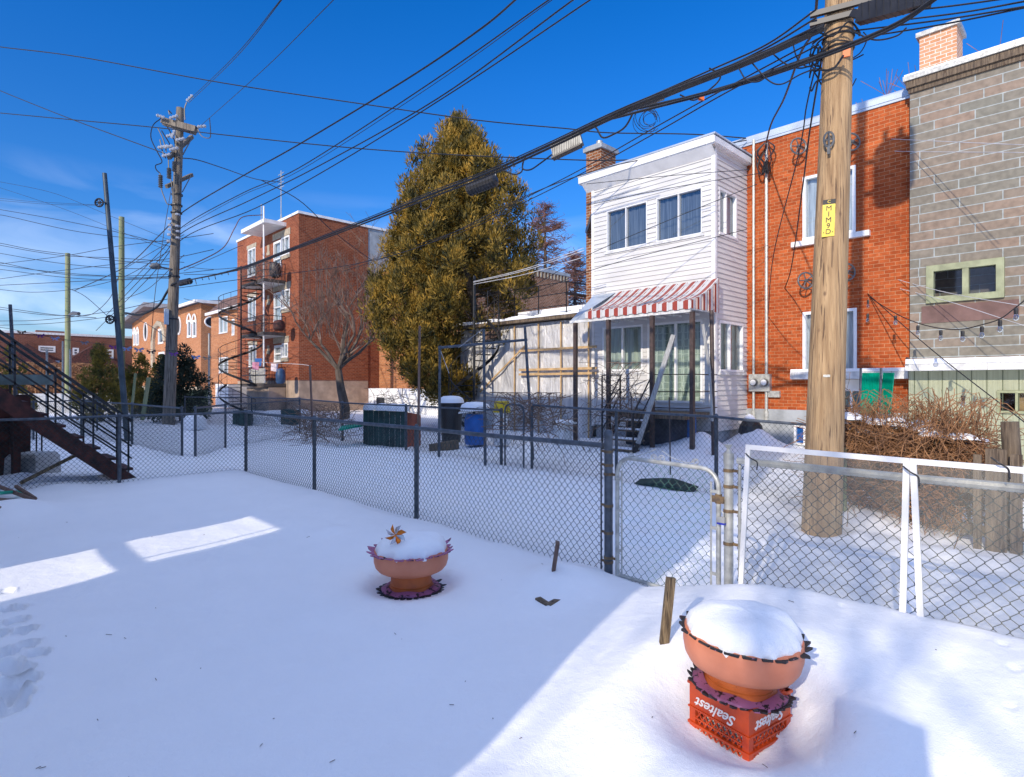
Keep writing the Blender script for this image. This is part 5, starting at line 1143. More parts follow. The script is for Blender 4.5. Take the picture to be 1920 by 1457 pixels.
def bare(label, x, y, h, spread, seed, levels=5, trunk=.2, fork=1.2, mt='twig', up=.35, name='bare_tree', nf=(3,5), z0=None, shoots=0, cat='tree', n0=5, lratio=.68, tip=.004):
    g = random.Random(seed); t = thing(name, label, cat, (x, y, 0)); tm, cm = MB(), MB()
    def grow(p, d, l, r, lev):
        n = 3 if lev < 3 else 2; pts = [p]; dd = d.copy()
        for i in range(n):
            dd = (dd+Vector((g.uniform(-.22,.22), g.uniform(-.22,.22), g.uniform(-.1,.16)))).normalized(); pts.append(pts[-1]+dd*l/n)
        r1 = max(tip, r*.6); tgt = tm if lev < 2 else cm
        tgt.tube(pts, [r+(r1-r)*i/n for i in range(n+1)], 8 if lev == 0 else (5 if lev < 3 else 3), cap=False)
        if lev >= levels: return
        for k in range(g.randint(*nf) if lev else n0):
            a = g.uniform(0, 2*PI); ax = Vector((math.cos(a), math.sin(a), 0)); sp_2 = spread*g.uniform(.5,1.2)
            nd = (dd*.8+ax*sp_2+Vector((0,0,up))).normalized(); b0 = pts[-1] if (k < 2 or lev == 0) else pts[g.randint(1,n)]
            grow(b0, nd, l*lratio*g.uniform(.7,1.25), r1*(.85 if lev else .6), lev+1)
    sc = h/(fork+fork*lratio*4)
    grow(Vector((x,y,-.2)), Vector((0,0,1)), fork*sc*1.2+.2, trunk, 0)
    for k in range(shoots):
        a = g.uniform(0, 2*PI); rr = g.uniform(.2, .55)*h*.5; b0 = Vector((x+rr*math.cos(a), y+rr*math.sin(a), h*g.uniform(.5,.75))); cm.tube([b0, b0+Vector((g.uniform(-.2,.2), g.uniform(-.2,.2), h*g.uniform(.15,.35)))], [.012,.004], 3)
    tm.build('trunk', M['bark'], t, True); cm.build('branches', M[mt], t); return t
q = P(645, 720, 25.5); bare('bare pruned fruit tree with upright shoots before the brick walk-up', q.x, q.y, 7.4, 1.0, 12, levels=6, trunk=.25, up=.45, shoots=110, nf=(2,4), mt='twig_s', n0=6, tip=.007)
def larch(label, px, t, ytop, seed, rmax, mt='redtwig'):
    g = random.Random(seed); q = P(px, ytop, t); th = thing('larch_tree', label, 'tree', (q.x, q.y, 0)); tm = MB().tube([(q.x,q.y,-.2),(q.x,q.y,q.z*.5),(q.x,q.y,q.z)], [.3,.18,.03], 7); tm.build('trunk', M['bark'], th, True); m = MB()
    for k in range(150):
        f = g.random()**.8; z = q.z*(.15+.85*f); a = g.uniform(0,2*PI); l = rmax*(1-f)**.7*g.uniform(.6,1.1)+.3; d = Vector((math.cos(a), math.sin(a), g.uniform(-.12,.22))); p = Vector((q.x,q.y,z)); pts = [p, p+d*l*.5+Vector((0,0,-.1)), p+d*l+Vector((0,0,.15))]
        m.tube(pts, [.05,.03,.012], 3, cap=False)
        for j in range(16):
            s_ = p.lerp(pts[2], g.uniform(.25,1)); e = s_+Vector((g.uniform(-.6,.6), g.uniform(-.6,.6), g.uniform(-.3,.35))); m.tube([s_, e], [.018,.009], 3, cap=False)
            e2 = e+Vector((g.uniform(-.3,.3), g.uniform(-.3,.3), g.uniform(-.2,.2))); m.tube([e, e2], [.012,.007], 3, cap=False)
    m.build('branches', M[mt], th)
larch('tall bare reddish larch beyond the roofs, right of the cedar', 1022, 44, 385, 5, 4.2); larch('lower bare larch with feathery twigs beside the white house chimney', 1078, 40, 478, 8, 3.6)
q = P(1660,150,30); bare('tip of a red twigged tree showing over the orange brick parapet', P(1672,0,27).x, P(1672,0,27).y, 15.5, .8, 6, levels=5, trunk=.2, mt='redtwig', tip=.012)
def conif(label, px, t, ytop, r, mt, seed, n=110, name='cedar_shrub', nb=70, cat='shrub', up=.7):
    q = P(px, ytop, t); th = thing(name, label, cat, (q.x, q.y, 0)); h = q.z
    crown((q.x,q.y), [(.15,r*.8),(h*.25,r),(h*.6,r*.72),(h*.9,r*.25),(h,.05)], n, nb, .16, .03, seed, cr=(r*.22,r*.22,r*.3), upb=up).build('crown', M[mt], th); MB().cyl((q.x,q.y,-.1),(q.x,q.y,h*.8),.06,.02,n=6).build('trunk', M['bark'], th)
conif('dark green spruce beside the left utility pole', 338, 26.5, 648, 1.25, 'spruce', 3, 120, 'spruce_tree', 80, 'tree', 0)
conif('yellow green cedar shrub left of the leaning grey pole', 188, 27, 655, .95, 'shrub', 4); conif('cedar shrub just right of the leaning grey pole', 262, 30, 668, .95, 'shrub', 5)
conif('small cedar shrub close left of the utility pole', 303, 32, 668, .75, 'shrub', 6, 70); conif('dark cedar shrub behind the stair at far left edge', 20, 26, 655, .8, 'shrub', 7, 60)
# brown climbing vines on the far left
def twigs(name, label, cat, x0, x1, y0, y1, z0, z1, n, seed, mt='hedge', l=.8, r=.006, kind=None, arc=.3, grp=None):
    g = random.Random(seed); m = MB()
    for k in range(n):
        p = Vector((g.uniform(x0,x1), g.uniform(y0,y1), g.uniform(z0,z1))); pts = [p]; d = Vector((g.uniform(-1,1), g.uniform(-.6,.6), g.uniform(-.3,1))).normalized()
        for j in range(4):
            d = (d+Vector((g.uniform(-arc,arc), g.uniform(-arc,arc), g.uniform(-arc,arc)-.12))).normalized(); pts.append(pts[-1]+d*l*g.uniform(.15,.32))
        pts = [Vector((min(max(p_.x,x0-.15),x1+.15), p_.y, max(.02,min(p_.z, z1+.22)))) for p_ in pts]
        m.tube(pts, r*g.uniform(.6,1.3), 3, cap=False)
    o = m.build(name, M[mt], None, org=((x0+x1)/2,(y0+y1)/2,z0)); return tag(o, label, cat, grp, kind)
# main hedge: dry arching stems with snow pillows
hx0, hx1 = -2.62, -1.05
hd = thing('dry_hedge', 'tangled brown leafless hedge with snow on top, right of the big utility pole', 'hedge', ((hx0+hx1)/2, 8.5, 0))
g = random.Random(9); m = MB()
for k in range(5200):
    x = g.uniform(hx0, hx1); f = (x-hx0)/(hx1-hx0); top = 1.30-.10*f+.12*math.sin(x*4)-.35*max(0,f-.82)/.18
    y = g.gauss(8.5,.26); p = Vector((x, y, g.uniform(.35, top) if g.random() < .85 else g.uniform(.05,.5))); d = Vector((g.uniform(-1,1), g.uniform(-.8,.8), g.uniform(-.5,.9))).normalized(); pts = [p]
    for j in range(5):
        d = (d+Vector((g.uniform(-.35,.35), g.uniform(-.35,.35), g.uniform(-.4,.2)))).normalized(); pts.append(pts[-1]+d*g.uniform(.05,.14))
    m.tube(pts, g.uniform(.002,.0052), 3, cap=False)
for k in range(70):
    x = g.uniform(hx0, hx1+.1); y = g.gauss(8.45,.2); m.tube(spline([(x,y,.0),(x+g.uniform(-.1,.1),y,.7),(x+g.uniform(-.2,.2),y-.1,1.35+g.uniform(0,.3)),(x+g.uniform(-.5,.6),y-.25,1.0+g.uniform(-.1,.45))],4), .004, 4, cap=False)
m.build('stems', M['hedge'], hd)
m = MB()
for k in range(30):
    x = g.uniform(hx0+.05,hx1-.15); f = (x-hx0)/(hx1-hx0); z = 1.18-.08*f+g.uniform(-.10,.12); r_ = g.uniform(.05,.16); y = g.uniform(8.25,8.7); m.lathe((x,y,z), [(r_*1.3,-.01),(r_*1.1,r_*.3),(r_*.6,r_*.5),(.001,r_*.56)], 10, lambda r,zz,a,i: (r*(1+.25*math.sin(2*a+x*9)+.1*math.sin(5*a)), zz))
m.build('snow', M['snow'], hd, True)
twigs('vine_tangle', 'dry vine tangle growing over the wire fence below the shelter', 'vine', -9.3, -7.6, 8.5, 8.9, .7, 1.3, 130, 22, l=1.0, mt='twig', r=.008)
twigs('vine_tangle', 'dry leafless creeper climbing the left porch railing', 'vine', -8.95, -8.1, 11.7, 12.1, .5, 2.0, 120, 23, l=1.1, mt='twig', r=.007)
q = P(1190,900,9)
for i, (px, t_, h_, lab, n_) in enumerate(((600,17,.9,'dry bush against the wire fence behind the near yard',260),(735,24,1.3,'low twiggy shrub at the foot of the cedar tree',160))):
    q = P(px,720,t_); twigs('dry_bush', lab, 'bush', q.x-1.2, q.x+1.2, q.y-.4, q.y+.4, .1, h_, n_, 30+i, mt='twig', l=.8, r=.007)
q = P(130,690,42); twigs('vine_wall', 'rusty brown creeper hedge along the far left yards', 'vine', q.x-2.5, q.x+2.5, q.y-4, q.y+2, .5, 2.9, 900, 41, mt='hedge', l=1.6, r=.03)
# tree behind the viewer that dapples the light
bare('tall bare tree behind the viewer dappling the snow', 2.9, -10, 11.5, .9, 17, levels=5, trunk=.22, up=.35, n0=6, tip=.012, nf=(2,4))
# ================= UTILITY POLES =================
BP = onG(1540, 990, .02)                                    # big pole
def polemesh(m, pts, rs, n=20): return m.tube(pts, rs, n)
topx = P(1574, 0, 6.93)
bpz = 12.6; dirx = (topx-Vector((BP.x,BP.y,topx.z)))/topx.z
def bpt(z): return Vector((BP.x+dirx.x*z, BP.y+dirx.y*z, z))
bp_ = thing('utility_pole', 'thick tan wooden utility pole with yellow number plate in front of the brick house', 'utility pole', (BP.x, BP.y, 0))
m = MB(); m.tube([bpt(z) for z in np.linspace(-.3, bpz, 24)], [.212-.0095*z for z in np.linspace(-.3, bpz, 24)], 28); m.build('shaft', M['pole'], bp_, True)
camd = -Vector((ray(1547)[0], ray(1547)[1], 0)).normalized(); side = Vector((-camd.y, camd.x, 0))
if side.dot(rv) < 0: side = -side
def onpole(py, off=0., px=None, rad=None):
    z = EYE+(HY-py)/FPX*6.75; c = bpt(z); r_ = .212-.0095*z; return c+camd*((r_ if rad is None else rad))+side*off, z
cen, z_ = onpole(410, -.035); c2, _ = onpole(383, -.035)
hgt = (441-380)/FPX*6.75; wpl = 21/FPX*6.75
ux_, uz_ = side, Vector((dirx.x,dirx.y,1)).normalized()
def plate(c, w_, h_, th, mt, name, par):
    m = MB(); a = [c+ux_*sx_*w_/2+uz_*sz_*h_/2 for sx_, sz_ in ((-1,-1),(1,-1),(1,1),(-1,1))]; m.prism(a[::-1], camd*th); return m.build(name, mt, par)
pl = plate(cen-camd*.01-uz_*.02, wpl, hgt, .022, M['yellow'], 'number_plate', bp_); plate(cen+uz_*(hgt/2+.005)-camd*.01, wpl, .055, .023, M['ink'], 'plate_header', bp_)
text('C', .05, cen+uz_*(hgt/2+.005)+camd*.016, ux_, uz_, M['yellow'], bp_)
for k, ch_ in enumerate('M1M9D'): text(ch_, .082, cen-camd*.01+camd*.024-uz_*.02+uz_*(hgt/2-.05-k*.068), ux_, uz_, M['ink'], bp_, ext=.002)
for s_ in (-1, 1): text('.', .1, cen-camd*.01+camd*.024-uz_*.0+uz_*(hgt/2-.05-4*.068)+ux_*s_*.045, ux_, uz_, M['ink'], bp_)
c, _ = onpole(97, .09); plate(c-camd*.01, .075, .13, .018, M['tag_o'], 'orange_tag', bp_)
m = MB()
for py in (85, 62): 
    z = EYE+(HY-py)/FPX*6.8; m.tube([bpt(z)+Vector((math.cos(a)*(.22-.0095*z),math.sin(a)*(.22-.0095*z),0)) for a in np.linspace(0,2*PI,18,endpoint=False)], .012, 5, closed=True)
each(m, 'steel_band', M['plastic'], bp_)
c, z = onpole(705, 0); m = MB(); m.box(0,0,0,0,0,0) if False else None
plate(c-camd*.005, .07, .028, .012, M['galv_l'], 'date_nail', bp_)
m = MB(); c, z = onpole(20, .0); 
for py in (12, 30): c, z = onpole(py, 0); m.bar(c-side*.3+camd*.02, c+side*.34+camd*.02, .05, .06)
m.build('crossbar', M['plastic'], bp_)
# equipment box on the strand right of the pole
eb = P(1665, 15, 6.4); bx = thing('splice_enclosure', 'flat black equipment box hung on the cables right of the big pole top', 'equipment box', eb)
a0, a1 = P(1612, 28, 6.6), P(1745, -8, 6.0); m = MB().bar(a0, a1, .12, .19); m.build('case', M['plastic'], bx); dv = (a1-a0).normalized()
m = MB()
for k in range(9): c = a0.lerp(a1, (k+.7)/9.5); m.bar(c-upv*.10, c+upv*.10, .13, .012, up=dv)
m.build('ribs', M['black'], bx); MB().bar(a0-dv*.08+upv*.04, a0, .08, .08).build('end_cap', M['plastic'], bx)
# transformer near the pole top (above the frame, its shadow falls on the brick wall)
tz = 9.45; tcn = bpt(10.1)+Vector((.68,-.05,0)); tf = thing('transformer', 'grey can transformer on the big pole above the picture', 'transformer', tcn); MB().lathe((tcn.x,tcn.y,tz), [(.001,0),(.36,.02),(.38,.1),(.38,1.15),(.34,1.25),(.001,1.3)], 20).build('tank', M['casealu'], tf, True)
MB().bar(bpt(10.4), tcn+upv*.3, .08, .1).bar(bpt(9.7), tcn-upv*.4, .08, .1).build('mount', M['galv'], tf)
for k in (-1,1): MB().tube([(tcn.x+.15*k,tcn.y,tz+1.28+.05*j) for j in range(7)], [.04,.07,.04,.07,.04,.07,.03], 8).build('bushing', M['porcelain'], tf)
MB().bar(bpt(11.9)+Vector((-1.2,-.15,0)), bpt(11.9)+Vector((1.2,-.15,0)), .1, .12).build('crossarm', M['pole_g'], bp_)
# clothesline wheel on the pole front
c, z = onpole(262, -.06); th = thing('clothesline_pulley', 'clothesline wheel hooked on the front of the big pole', 'pulley', c, 'clothesline pulleys'); m = MB(); cc_ = c+camd*.05
m.tube([cc_+ux_*(.05*math.cos(a))+upv*(.085*math.sin(a)) for a in np.linspace(0,2*PI,16,endpoint=False)], .012, 5, closed=True); m.tube([cc_-upv*.08, cc_+upv*.08], .01, 4); m.tube([cc_-ux_*.05, cc_+ux_*.05], .01, 4); m.build('wheel', M['casealu'], th); MB().bar(cc_-upv*.08, cc_-upv*.17, .03, .02).build('hook', M['casealu'], th)
# left pole
LT = 24.5; LB = P(316, 800, LT); LTp = P(338, 203, LT); lp = thing('utility_pole', 'old grey wooden utility pole with crossarms and porcelain cutouts at left', 'utility pole', (LB.x, LB.y, 0))
def lpt(py): f = (803-py)/(803-203); return Vector((LB.x,LB.y,-.1)).lerp(LTp, f)
m = MB(); m.tube([lpt(py) for py in (810,600,400,203)], [.245,.21,.17,.15], 16); m.build('shaft', M['pole_g'], lp, True)
def lo(px, py, dt=0): return P(px, py, LT+dt)
def arm(x0, y0, x1, y1, dt0, dt1, w_=.13): MB().bar(lo(x0,y0,dt0), lo(x1,y1,dt1), w_, w_*1.2).build('crossarm', M['pole_g'], lp)
arm(305,226,368,243,-.2,-.4,.2); arm(308,230,366,247,.3,.1,.2); arm(316,296,360,256,-.4,1.2); arm(312,350,360,328,-.4,1.2,.12)
m = MB(); m.tube([lo(343,290,.1), lo(358,262,1.0)], .03, 4); m.tube([lo(342,360,.1), lo(358,330,1.)], .025, 4); each(m, 'brace', M['galv'], lp)
def insul(p, d, n_=3, r_=.09, l_=.35, mt='porcelain'):
    m = MB(); d = V3(d).normalized(); p = V3(p); rs, ps = [], []
    for k in range(n_*2+1): ps.append(p+d*(l_*k/(n_*2))); rs.append(r_ if k % 2 else r_*.45)
    m.tube(ps, rs, 8); return m.build('insulator', M[mt], lp)
for px, py, dx, dy in ((309,221,-.6,.2),(318,222,.6,.2),(370,238,1,.1),(350,190,.5,.5),(312,256,.8,.25),(308,277,.8,.2),(300,277,.7,.15),(328,244,-.4,-1),(330,263,.9,.2),(318,281,.8,.2),(296,277,.8,.15),(304,293,.8,.2)): insul(lo(px,py,-.5), (rv*dx+upv*dy), 3, .075, .36)
m = MB()
for pts in (((302,222),(287,235),(283,258),(294,283),(303,300),(302,306),(292,310),(293,318),(300,325)),((300,325),(302,345),(303,356),(308,370),(314,383),(322,383)),((312,235),(325,258),(328,270)),((350,192),(346,205),(347,225)),((370,240),(378,255),(392,259),(395,250),(393,222)),((316,300),(317,325),(322,345),(324,372)),((329,296),(327,330),(326,380)),((296,240),(306,262),(312,285)),((303,245),(318,270),(320,282)),((300,262),(304,282),(311,297)),((318,215),(316,207),(322,213))):
    m.tube(spline([lo(a,b,-.4) for a,b in pts],4), .022, 4)
m.build('jumper_wires', M['plastic'], lp)
for px, y0, y1 in ((301,328,352),(317,315,335),(327,303,322)): 
    m = MB(); n_ = 14; m.tube([lo(px,y0+(y1-y0)*k/n_,-.4) for k in range(n_+1)], [.10 if k % 2 else .05 for k in range(n_+1)], 8); m.build('arrester', M['casealu'], lp)
m = MB()
for py in (366,386,400,520,600,660): p_ = lpt(py); m.lathe(p_, [(.22,-.03),(.225,0),(.22,.03)], 12)
each(m, 'band', M['plastic'], lp)
m = MB()
for k, (px, py) in enumerate(((319,410),(319,422),(319,430),(318,440),(317,452),(333,424),(334,434),(334,446),(333,402))): m.tube([lo(px,py-1.6,-.3), lo(px,py+1.6,-.3)], .09, 8)
each(m, 'spool_insulator', M['porcelain'], lp, True)
MB().box(*[min(a,b) for a,b in zip(lo(309,608,-.4), lo(315,580,-.2))], *[max(a,b) for a,b in zip(lo(309,608,-.4), lo(315,580,-.2))]).build('grey_box', M['flash'], lp)
# street lamp on left pole
sla = thing('street_lamp', 'cobra head street lamp on the left utility pole', 'street lamp', lo(305,503,-.3)); MB().tube([lo(322,505,-.2), lo(312,503,-.3), lo(300,501,-.5)], .035, 6).build('arm', M['galv'], sla); MB().tube([lo(302,501,-.5), lo(295,499,-.6), lo(286,499,-.7), lo(281,500,-.8)], [.06,.14,.13,.04], 8).build('head', M['casealu'], sla, True)
# other poles
def spole(name, label, px0, y0, px1, y1, t, r0, r1, mt, cat='pole'):
    a = P(px0,y0,t); b_ = P(px1,y1,t); a.z = min(a.z, .0)-.1; return tag(MB().tube([a,(a+b_)/2,b_], [r0,(r0+r1)/2,r1], 12).build(name, M[mt], None, True, org=(a.x,a.y,0)), label, cat)
spole('wooden_pole', 'greenish wooden pole between the leaning grey pole and the left utility pole', 228, 780, 228, 407, 31, .16, .13, 'pole_green'); spole('wooden_pole', 'shorter greenish wooden pole far left, near the row houses', 127, 760, 127, 475, 38, .17, .14, 'pole_green')
gp_ = spole('leaning_pipe_pole', 'tall leaning blue grey steel pole carrying clothesline wheels at left', 240, 828, 196, 325, 17.2, .085, .06, 'slate'); spole('steel_pole', 'dark leaning steel pole above the stair at the left edge', 34, 740, 19, 571, 20, .06, .05, 'galv')
for px, py, lab in ((186,380,'clothesline wheel near the top of the leaning grey pole'),(206,599,'clothesline wheel halfway up the leaning grey pole')):
    c = P(px,py,17.1); th = thing('clothesline_pulley', lab, 'pulley', c, 'clothesline pulleys'); m = MB(); m.tube([c+rv*(.115*math.cos(a))+upv*(.115*math.sin(a)) for a in np.linspace(0,2*PI,16,endpoint=False)], .025, 6, closed=True)
    for k in range(4): a = k*PI/4; d = rv*math.cos(a)+upv*math.sin(a); m.tube([c-d*.11, c+d*.11], .013, 4)
    m.build('wheel', M['plastic'], th); MB().tube([c, c+rv*.2], .02, 5).build('bracket', M['plastic'], th)
for i, (px, y0, y1, t, lab) in enumerate(((88,740,655,26,'white steel post in the far left yard, leftmost of three'),(118,740,640,30,'grey post with pale top beside the short wooden pole'),(392,735,625,30,'thin white lamp mast before the hall corner'),(132,720,655,29,'slim grey post right of the short wooden pole'))):
    spole('post', lab, px, y0, px, y1, t, .05, .045, 'galv_l', 'post')
# sticks tied to fences
def stick(name, lab, x0, y0, x1, y1, t, wd, mt, cat='stick'):
    a, b_ = P(x0,y0,t), P(x1,y1,t); a.z -= .1; return tag(MB().bar(a, b_, wd, wd*.6, up=(rt[0],rt[1],0)).build(name, M[mt], None, org=a), lab, cat)
stick('wooden_stake', 'tall brown wooden stake tied to the middle of the long wire fence', 782, 965, 787, 611, 7.62, .042, 'brown_wood'); stick('wooden_stake', 'thin tall stake by the wire fence left of its third post', 592, 915, 581, 685, 9.75, .04, 'brown_wood')
stick('plank_post', 'pale narrow plank standing before the fruit tree', 584, 760, 581, 687, 15, .1, 'old_white') if False else None
stick('wooden_stake', 'thin yellowish sapling stake, left of the two by the utility pole', 246, 775, 254, 700, 20, .08, 'pole_green'); stick('wooden_stake', 'thick yellowish slanting stake left of the utility pole', 267, 782, 279, 708, 19, .12, 'pole_green')
# ================= SECOND LINE OF FENCES =================
Y2 = 8.45
def FP(px, t): p = P(px, 720, t); return (p.x, p.y)
fence('wire fence across the alley from the board bin to the small inner gate', [(-15.9, Y2), (-12.6, Y2), (-9.05, Y2)], c=.078, r=.0026, fine=False, post_r=.035)
fence('wire fence across the alley running past the porch to the big pole', [(-8.2, Y2+.05), (-6.1, Y2), (-4.25, Y2), (-2.75, Y2)], c=.078, r=.0026, fine=False, post_r=.03, zt=[1.28,1.24,1.2,1.14])
ig = thing('garden_gate', 'inner wire gate standing between two dark posts across the alley', 'gate', (-8.9, Y2, 0)); pts = [(-8.9,Y2,.0)]+[(-8.78-.12*math.cos(a),Y2,1.15+.12*math.sin(a)) for a in np.linspace(0,PI/2,5)]+[(-8.47+.12*math.sin(a),Y2,1.15+.12*math.cos(a)) for a in np.linspace(0,PI/2,5)]+[(-8.35,Y2,0.)]
MB().tube(pts, .02, 6).build('frame', M['galv'], ig); m = MB(); linkmesh(m, (-8.9,Y2), (-8.35,Y2), 0, lambda s: 1.24, c=.078, r=.0026, fine=False); m.build('mesh_panel', M['mesh'], ig)
a = fence('left yard wire fence beside the leaning grey pole', [FP(150,19), FP(245,16.3), FP(338,13.4)], c=.085, r=.003, fine=False); fence('left yard wire fence section between the utility pole and long fence', [FP(363,13.4), FP(420,15.5), FP(560,20)], c=.085, r=.003, fine=False)
fence('farther wire fence before the walk-up yard', [FP(345,25), FP(470,24), FP(560,22), FP(640,17.5)], c=.09, r=.0035, fine=False); fence('wire fence crossing behind the stairs at the far left', [FP(-20,14), FP(60,18), FP(180,21)], c=.09, r=.0035, fine=False)
# picket fence far left + boards by hedge
pk_ = thing('picket_fence', 'yellowish picket fence before the parish hall', 'fence', (*FP(310,33),0)); m = MB(); a, b_ = Vector((*FP(243,34),0)), Vector((*FP(398,31),0)); n_ = 60
for k in range(n_): q = a.lerp(b_, k/n_); m.box(q.x-.05,q.y-.03,.1,q.x+.05,q.y+.03,1.35+.05*(k % 2))
m.build('pickets', M['pole_green'], pk_); MB().bar(a+upv*1.1, b_+upv*1.1, .05, .1).bar(a+upv*.4, b_+upv*.4, .05, .1).build('rails', M['pole_green'], pk_)
sf = thing('board_fence', 'low fence of wide weathered boards below the grey house at the right edge', 'fence', (-.6, 7.7, 0))
for i, (px, w_, yt, yb) in enumerate(((1833,10,852,1012),(1868,25,842,1022),(1906,14,852,1028),(1945,25,850,1035))):
    c = onY(px, 900, 7.75); a = onY(px, yt, 7.75); m = MB().box(c.x-.0034*w_, 7.72, -.1, c.x+.0034*w_, 7.75, a.z); m.build('board', M['wood'], sf)
MB().box(-1.15,7.76,.55,1.0,7.80,.66).box(-1.15,7.76,.12,1.0,7.80,.22).build('rails', M['wood'], sf)
m = MB(); q = onG(1578, 972, .05); tag(MB().box(q.x-.05,q.y-.03,-.1,q.x+.05,q.y+.03,.92).build('fence_post', M['pole_green'], None, org=q), 'square weathered post just right of the big pole foot', 'post')
q = onY(1898, 800, 7.9); tag(MB().tube([(q.x,7.9,-.1),(q.x,7.9,.9),(q.x-.02,7.9,q.z+.05)], [.085,.08,.075], 14).build('concrete_tube', M['wood'], None, True, org=(q.x,7.9,0)), 'upright grey round post behind the boards at the right edge', 'post')
# ================= CLUTTER IN THE YARD BEHIND =================
def snowcap(m, x, y, z, rx, ry, h): return m.lathe((x,y,z), [(1.02,-.03),(1.0,.02),(.9,h*.6),(.6,h*.92),(.001,h)], 16, lambda r,zz,a,i: (r*math.hypot(rx*math.cos(a), ry*math.sin(a)), zz))
q = P(846, 720, 16.6); gz_ = GZ(q.x,q.y); bb = thing('garbage_bin', 'black plastic bin with thick snow cap behind the inner gate', 'bin', (q.x,q.y,gz_)); MB().tube([(q.x,q.y,.0),(q.x,q.y,1.2)], [.26,.34], 12).build('bin_body', M['plastic'], bb, True); m = MB(); snowcap(m,q.x,q.y,1.2,.36,.36,.17); m.build('snow_cap', M['snow'], bb, True)
q = P(891, 720, 15.6); bl = thing('barrel', 'bright blue plastic barrel under a snow covered board', 'barrel', (q.x,q.y,0)); MB().tube([(q.x,q.y,z) for z in (.1,.2,.75,.9)], [.26,.29,.29,.24], 16).build('barrel_body', pm('blue_plastic', (.01,.12,.42), .4, .15, 6), bl, True)
a = [q+rv*sx_+fv*sy_ for sx_, sy_ in ((-.42,-.3),(.38,-.3),(.38,.4),(-.42,.4))]; m = MB(); m.prism([(p.x,p.y,.92+.12*(i in (1,2))) for i, p in enumerate(a)], (0,0,.04)); tag(m.build('board', M['white'], None, org=(q.x,q.y,.95)), 'white board lying on the blue barrel', 'board')
m = MB(); snowcap(m,q.x,q.y,1.03,.42,.38,.20); tag(m.build('snow_heap', M['snow'], None, True, org=(q.x,q.y,1.03)), 'rounded snow heap on the board over the blue barrel', 'snow heap')
q = P(941, 720, 15.4)
for k, (h0, h1, mt_, lab, w_) in enumerate(((.1,.72,'white','white plastic bucket box at the bottom of the stack by the shelter',.30),(.725,.95,'white','upper white container on the bucket stack by the shelter',.27),(1.075,1.25,'yellow','small yellow box topping the white stack by the shelter',.28))):
    m = MB().box(q.x-w_/2,q.y-w_/2,h0,q.x+w_/2,q.y+w_/2,h1); tag(m.build('container', M[mt_], None, org=(q.x,q.y,h0)), lab, 'container')
tag(MB().box(q.x-.16,q.y-.16,.952,q.x+.16,q.y+.16,1.072).build('lid', M['yellow'], None, org=(q.x,q.y,.95)), 'yellow lid between the white containers by the shelter', 'lid')
# green board bin
gb = thing('board_bin', 'dark green upright board bin with snow tufts behind the wire fence', 'bin', (*FP(720,16.5),0)); a, b_ = Vector((*FP(681,16.6),0)), Vector((*FP(762,15.6),0)); d = (b_-a)/8
for k in range(8): p0, p1 = a+d*k, a+d*(k+.93); m = MB(); m.prism([(p0.x,p0.y,-.1),(p1.x,p1.y,-.1),(p1.x,p1.y,1.02-.03*(k % 3)),(p0.x,p0.y,1.02-.03*(k % 3))], (fv.x*.04,fv.y*.04,0)); m.build('board', pm('dark_green_board', (.018,.06,.055), .8, .4, 4, .4) if k == 0 else bpy.data.materials['dark_green_board'], gb)
m = MB(); p0, p1 = b_, b_+fv*.7+rv*.25; m.prism([(p0.x,p0.y,-.1),(p1.x,p1.y,-.1),(p1.x,p1.y,.85),(p0.x,p0.y,.95)], (.04,0,0)); m.build('red_end_board', pm('faded_red_board', (.30,.07,.035), .8, .3, 4, .4), gb)
m = MB()
for k in (1.2,3.6,5.6,7.2): p_ = a+d*k+fv*.05; snowcap(m,p_.x,p_.y,1.0,.22,.16,.17)
m.build('snow', M['snow'], gb, True)
a, b_ = P(808,843,14.6), P(857,834,15.2); tag(MB().bar(a, b_, .15, .26).build('timber_beam', M['wood'], None, org=a), 'short thick timber beam lying in the snow behind the long fence', 'timber')
q = P(1056, 720, 15.3); tb = thing('garden_table', 'small grey snow topped table before the shelter wall', 'table', (q.x,q.y,0)); MB().box(q.x-.28,q.y-.22,.66,q.x+.28,q.y+.22,.71).build('table_top', M['old_white'], tb); MB().box(q.x-.18,q.y-.14,.1,q.x+.18,q.y+.14,.66).build('table_base', M['old_white'], tb); m = MB(); snowcap(m,q.x,q.y,.71,.29,.22,.06); m.build('snow', M['snow'], tb, True)
# green bits, snow shovel sheet
tag(MB().prism([P(635,808,15.5),P(680,800,16.5),P(682,795,17),P(640,802,16.2)], (0,0,.05)).build('green_sheet', gm, None, org=P(635,808,15.5)), 'bright green plastic sheet half buried beside the board bin', 'plastic sheet')
a = onG(1188, 905, .05); b_ = onG(1300, 921, .05); m = MB(); m.prism([(a.x,a.y,.03),((a.x+b_.x)/2-.1,(a.y+b_.y)/2-.05,.10),((a.x+b_.x)/2+.1,(a.y+b_.y)/2,.11),(b_.x,b_.y,.03)], (-.05,.28,.05)); tag(m.build('dark_slab', pm('dark_green_slab', (.02,.045,.04), .8, .3, 4), None, org=a), 'dark green slab sticking out of the alley snow behind the gate', 'slab')
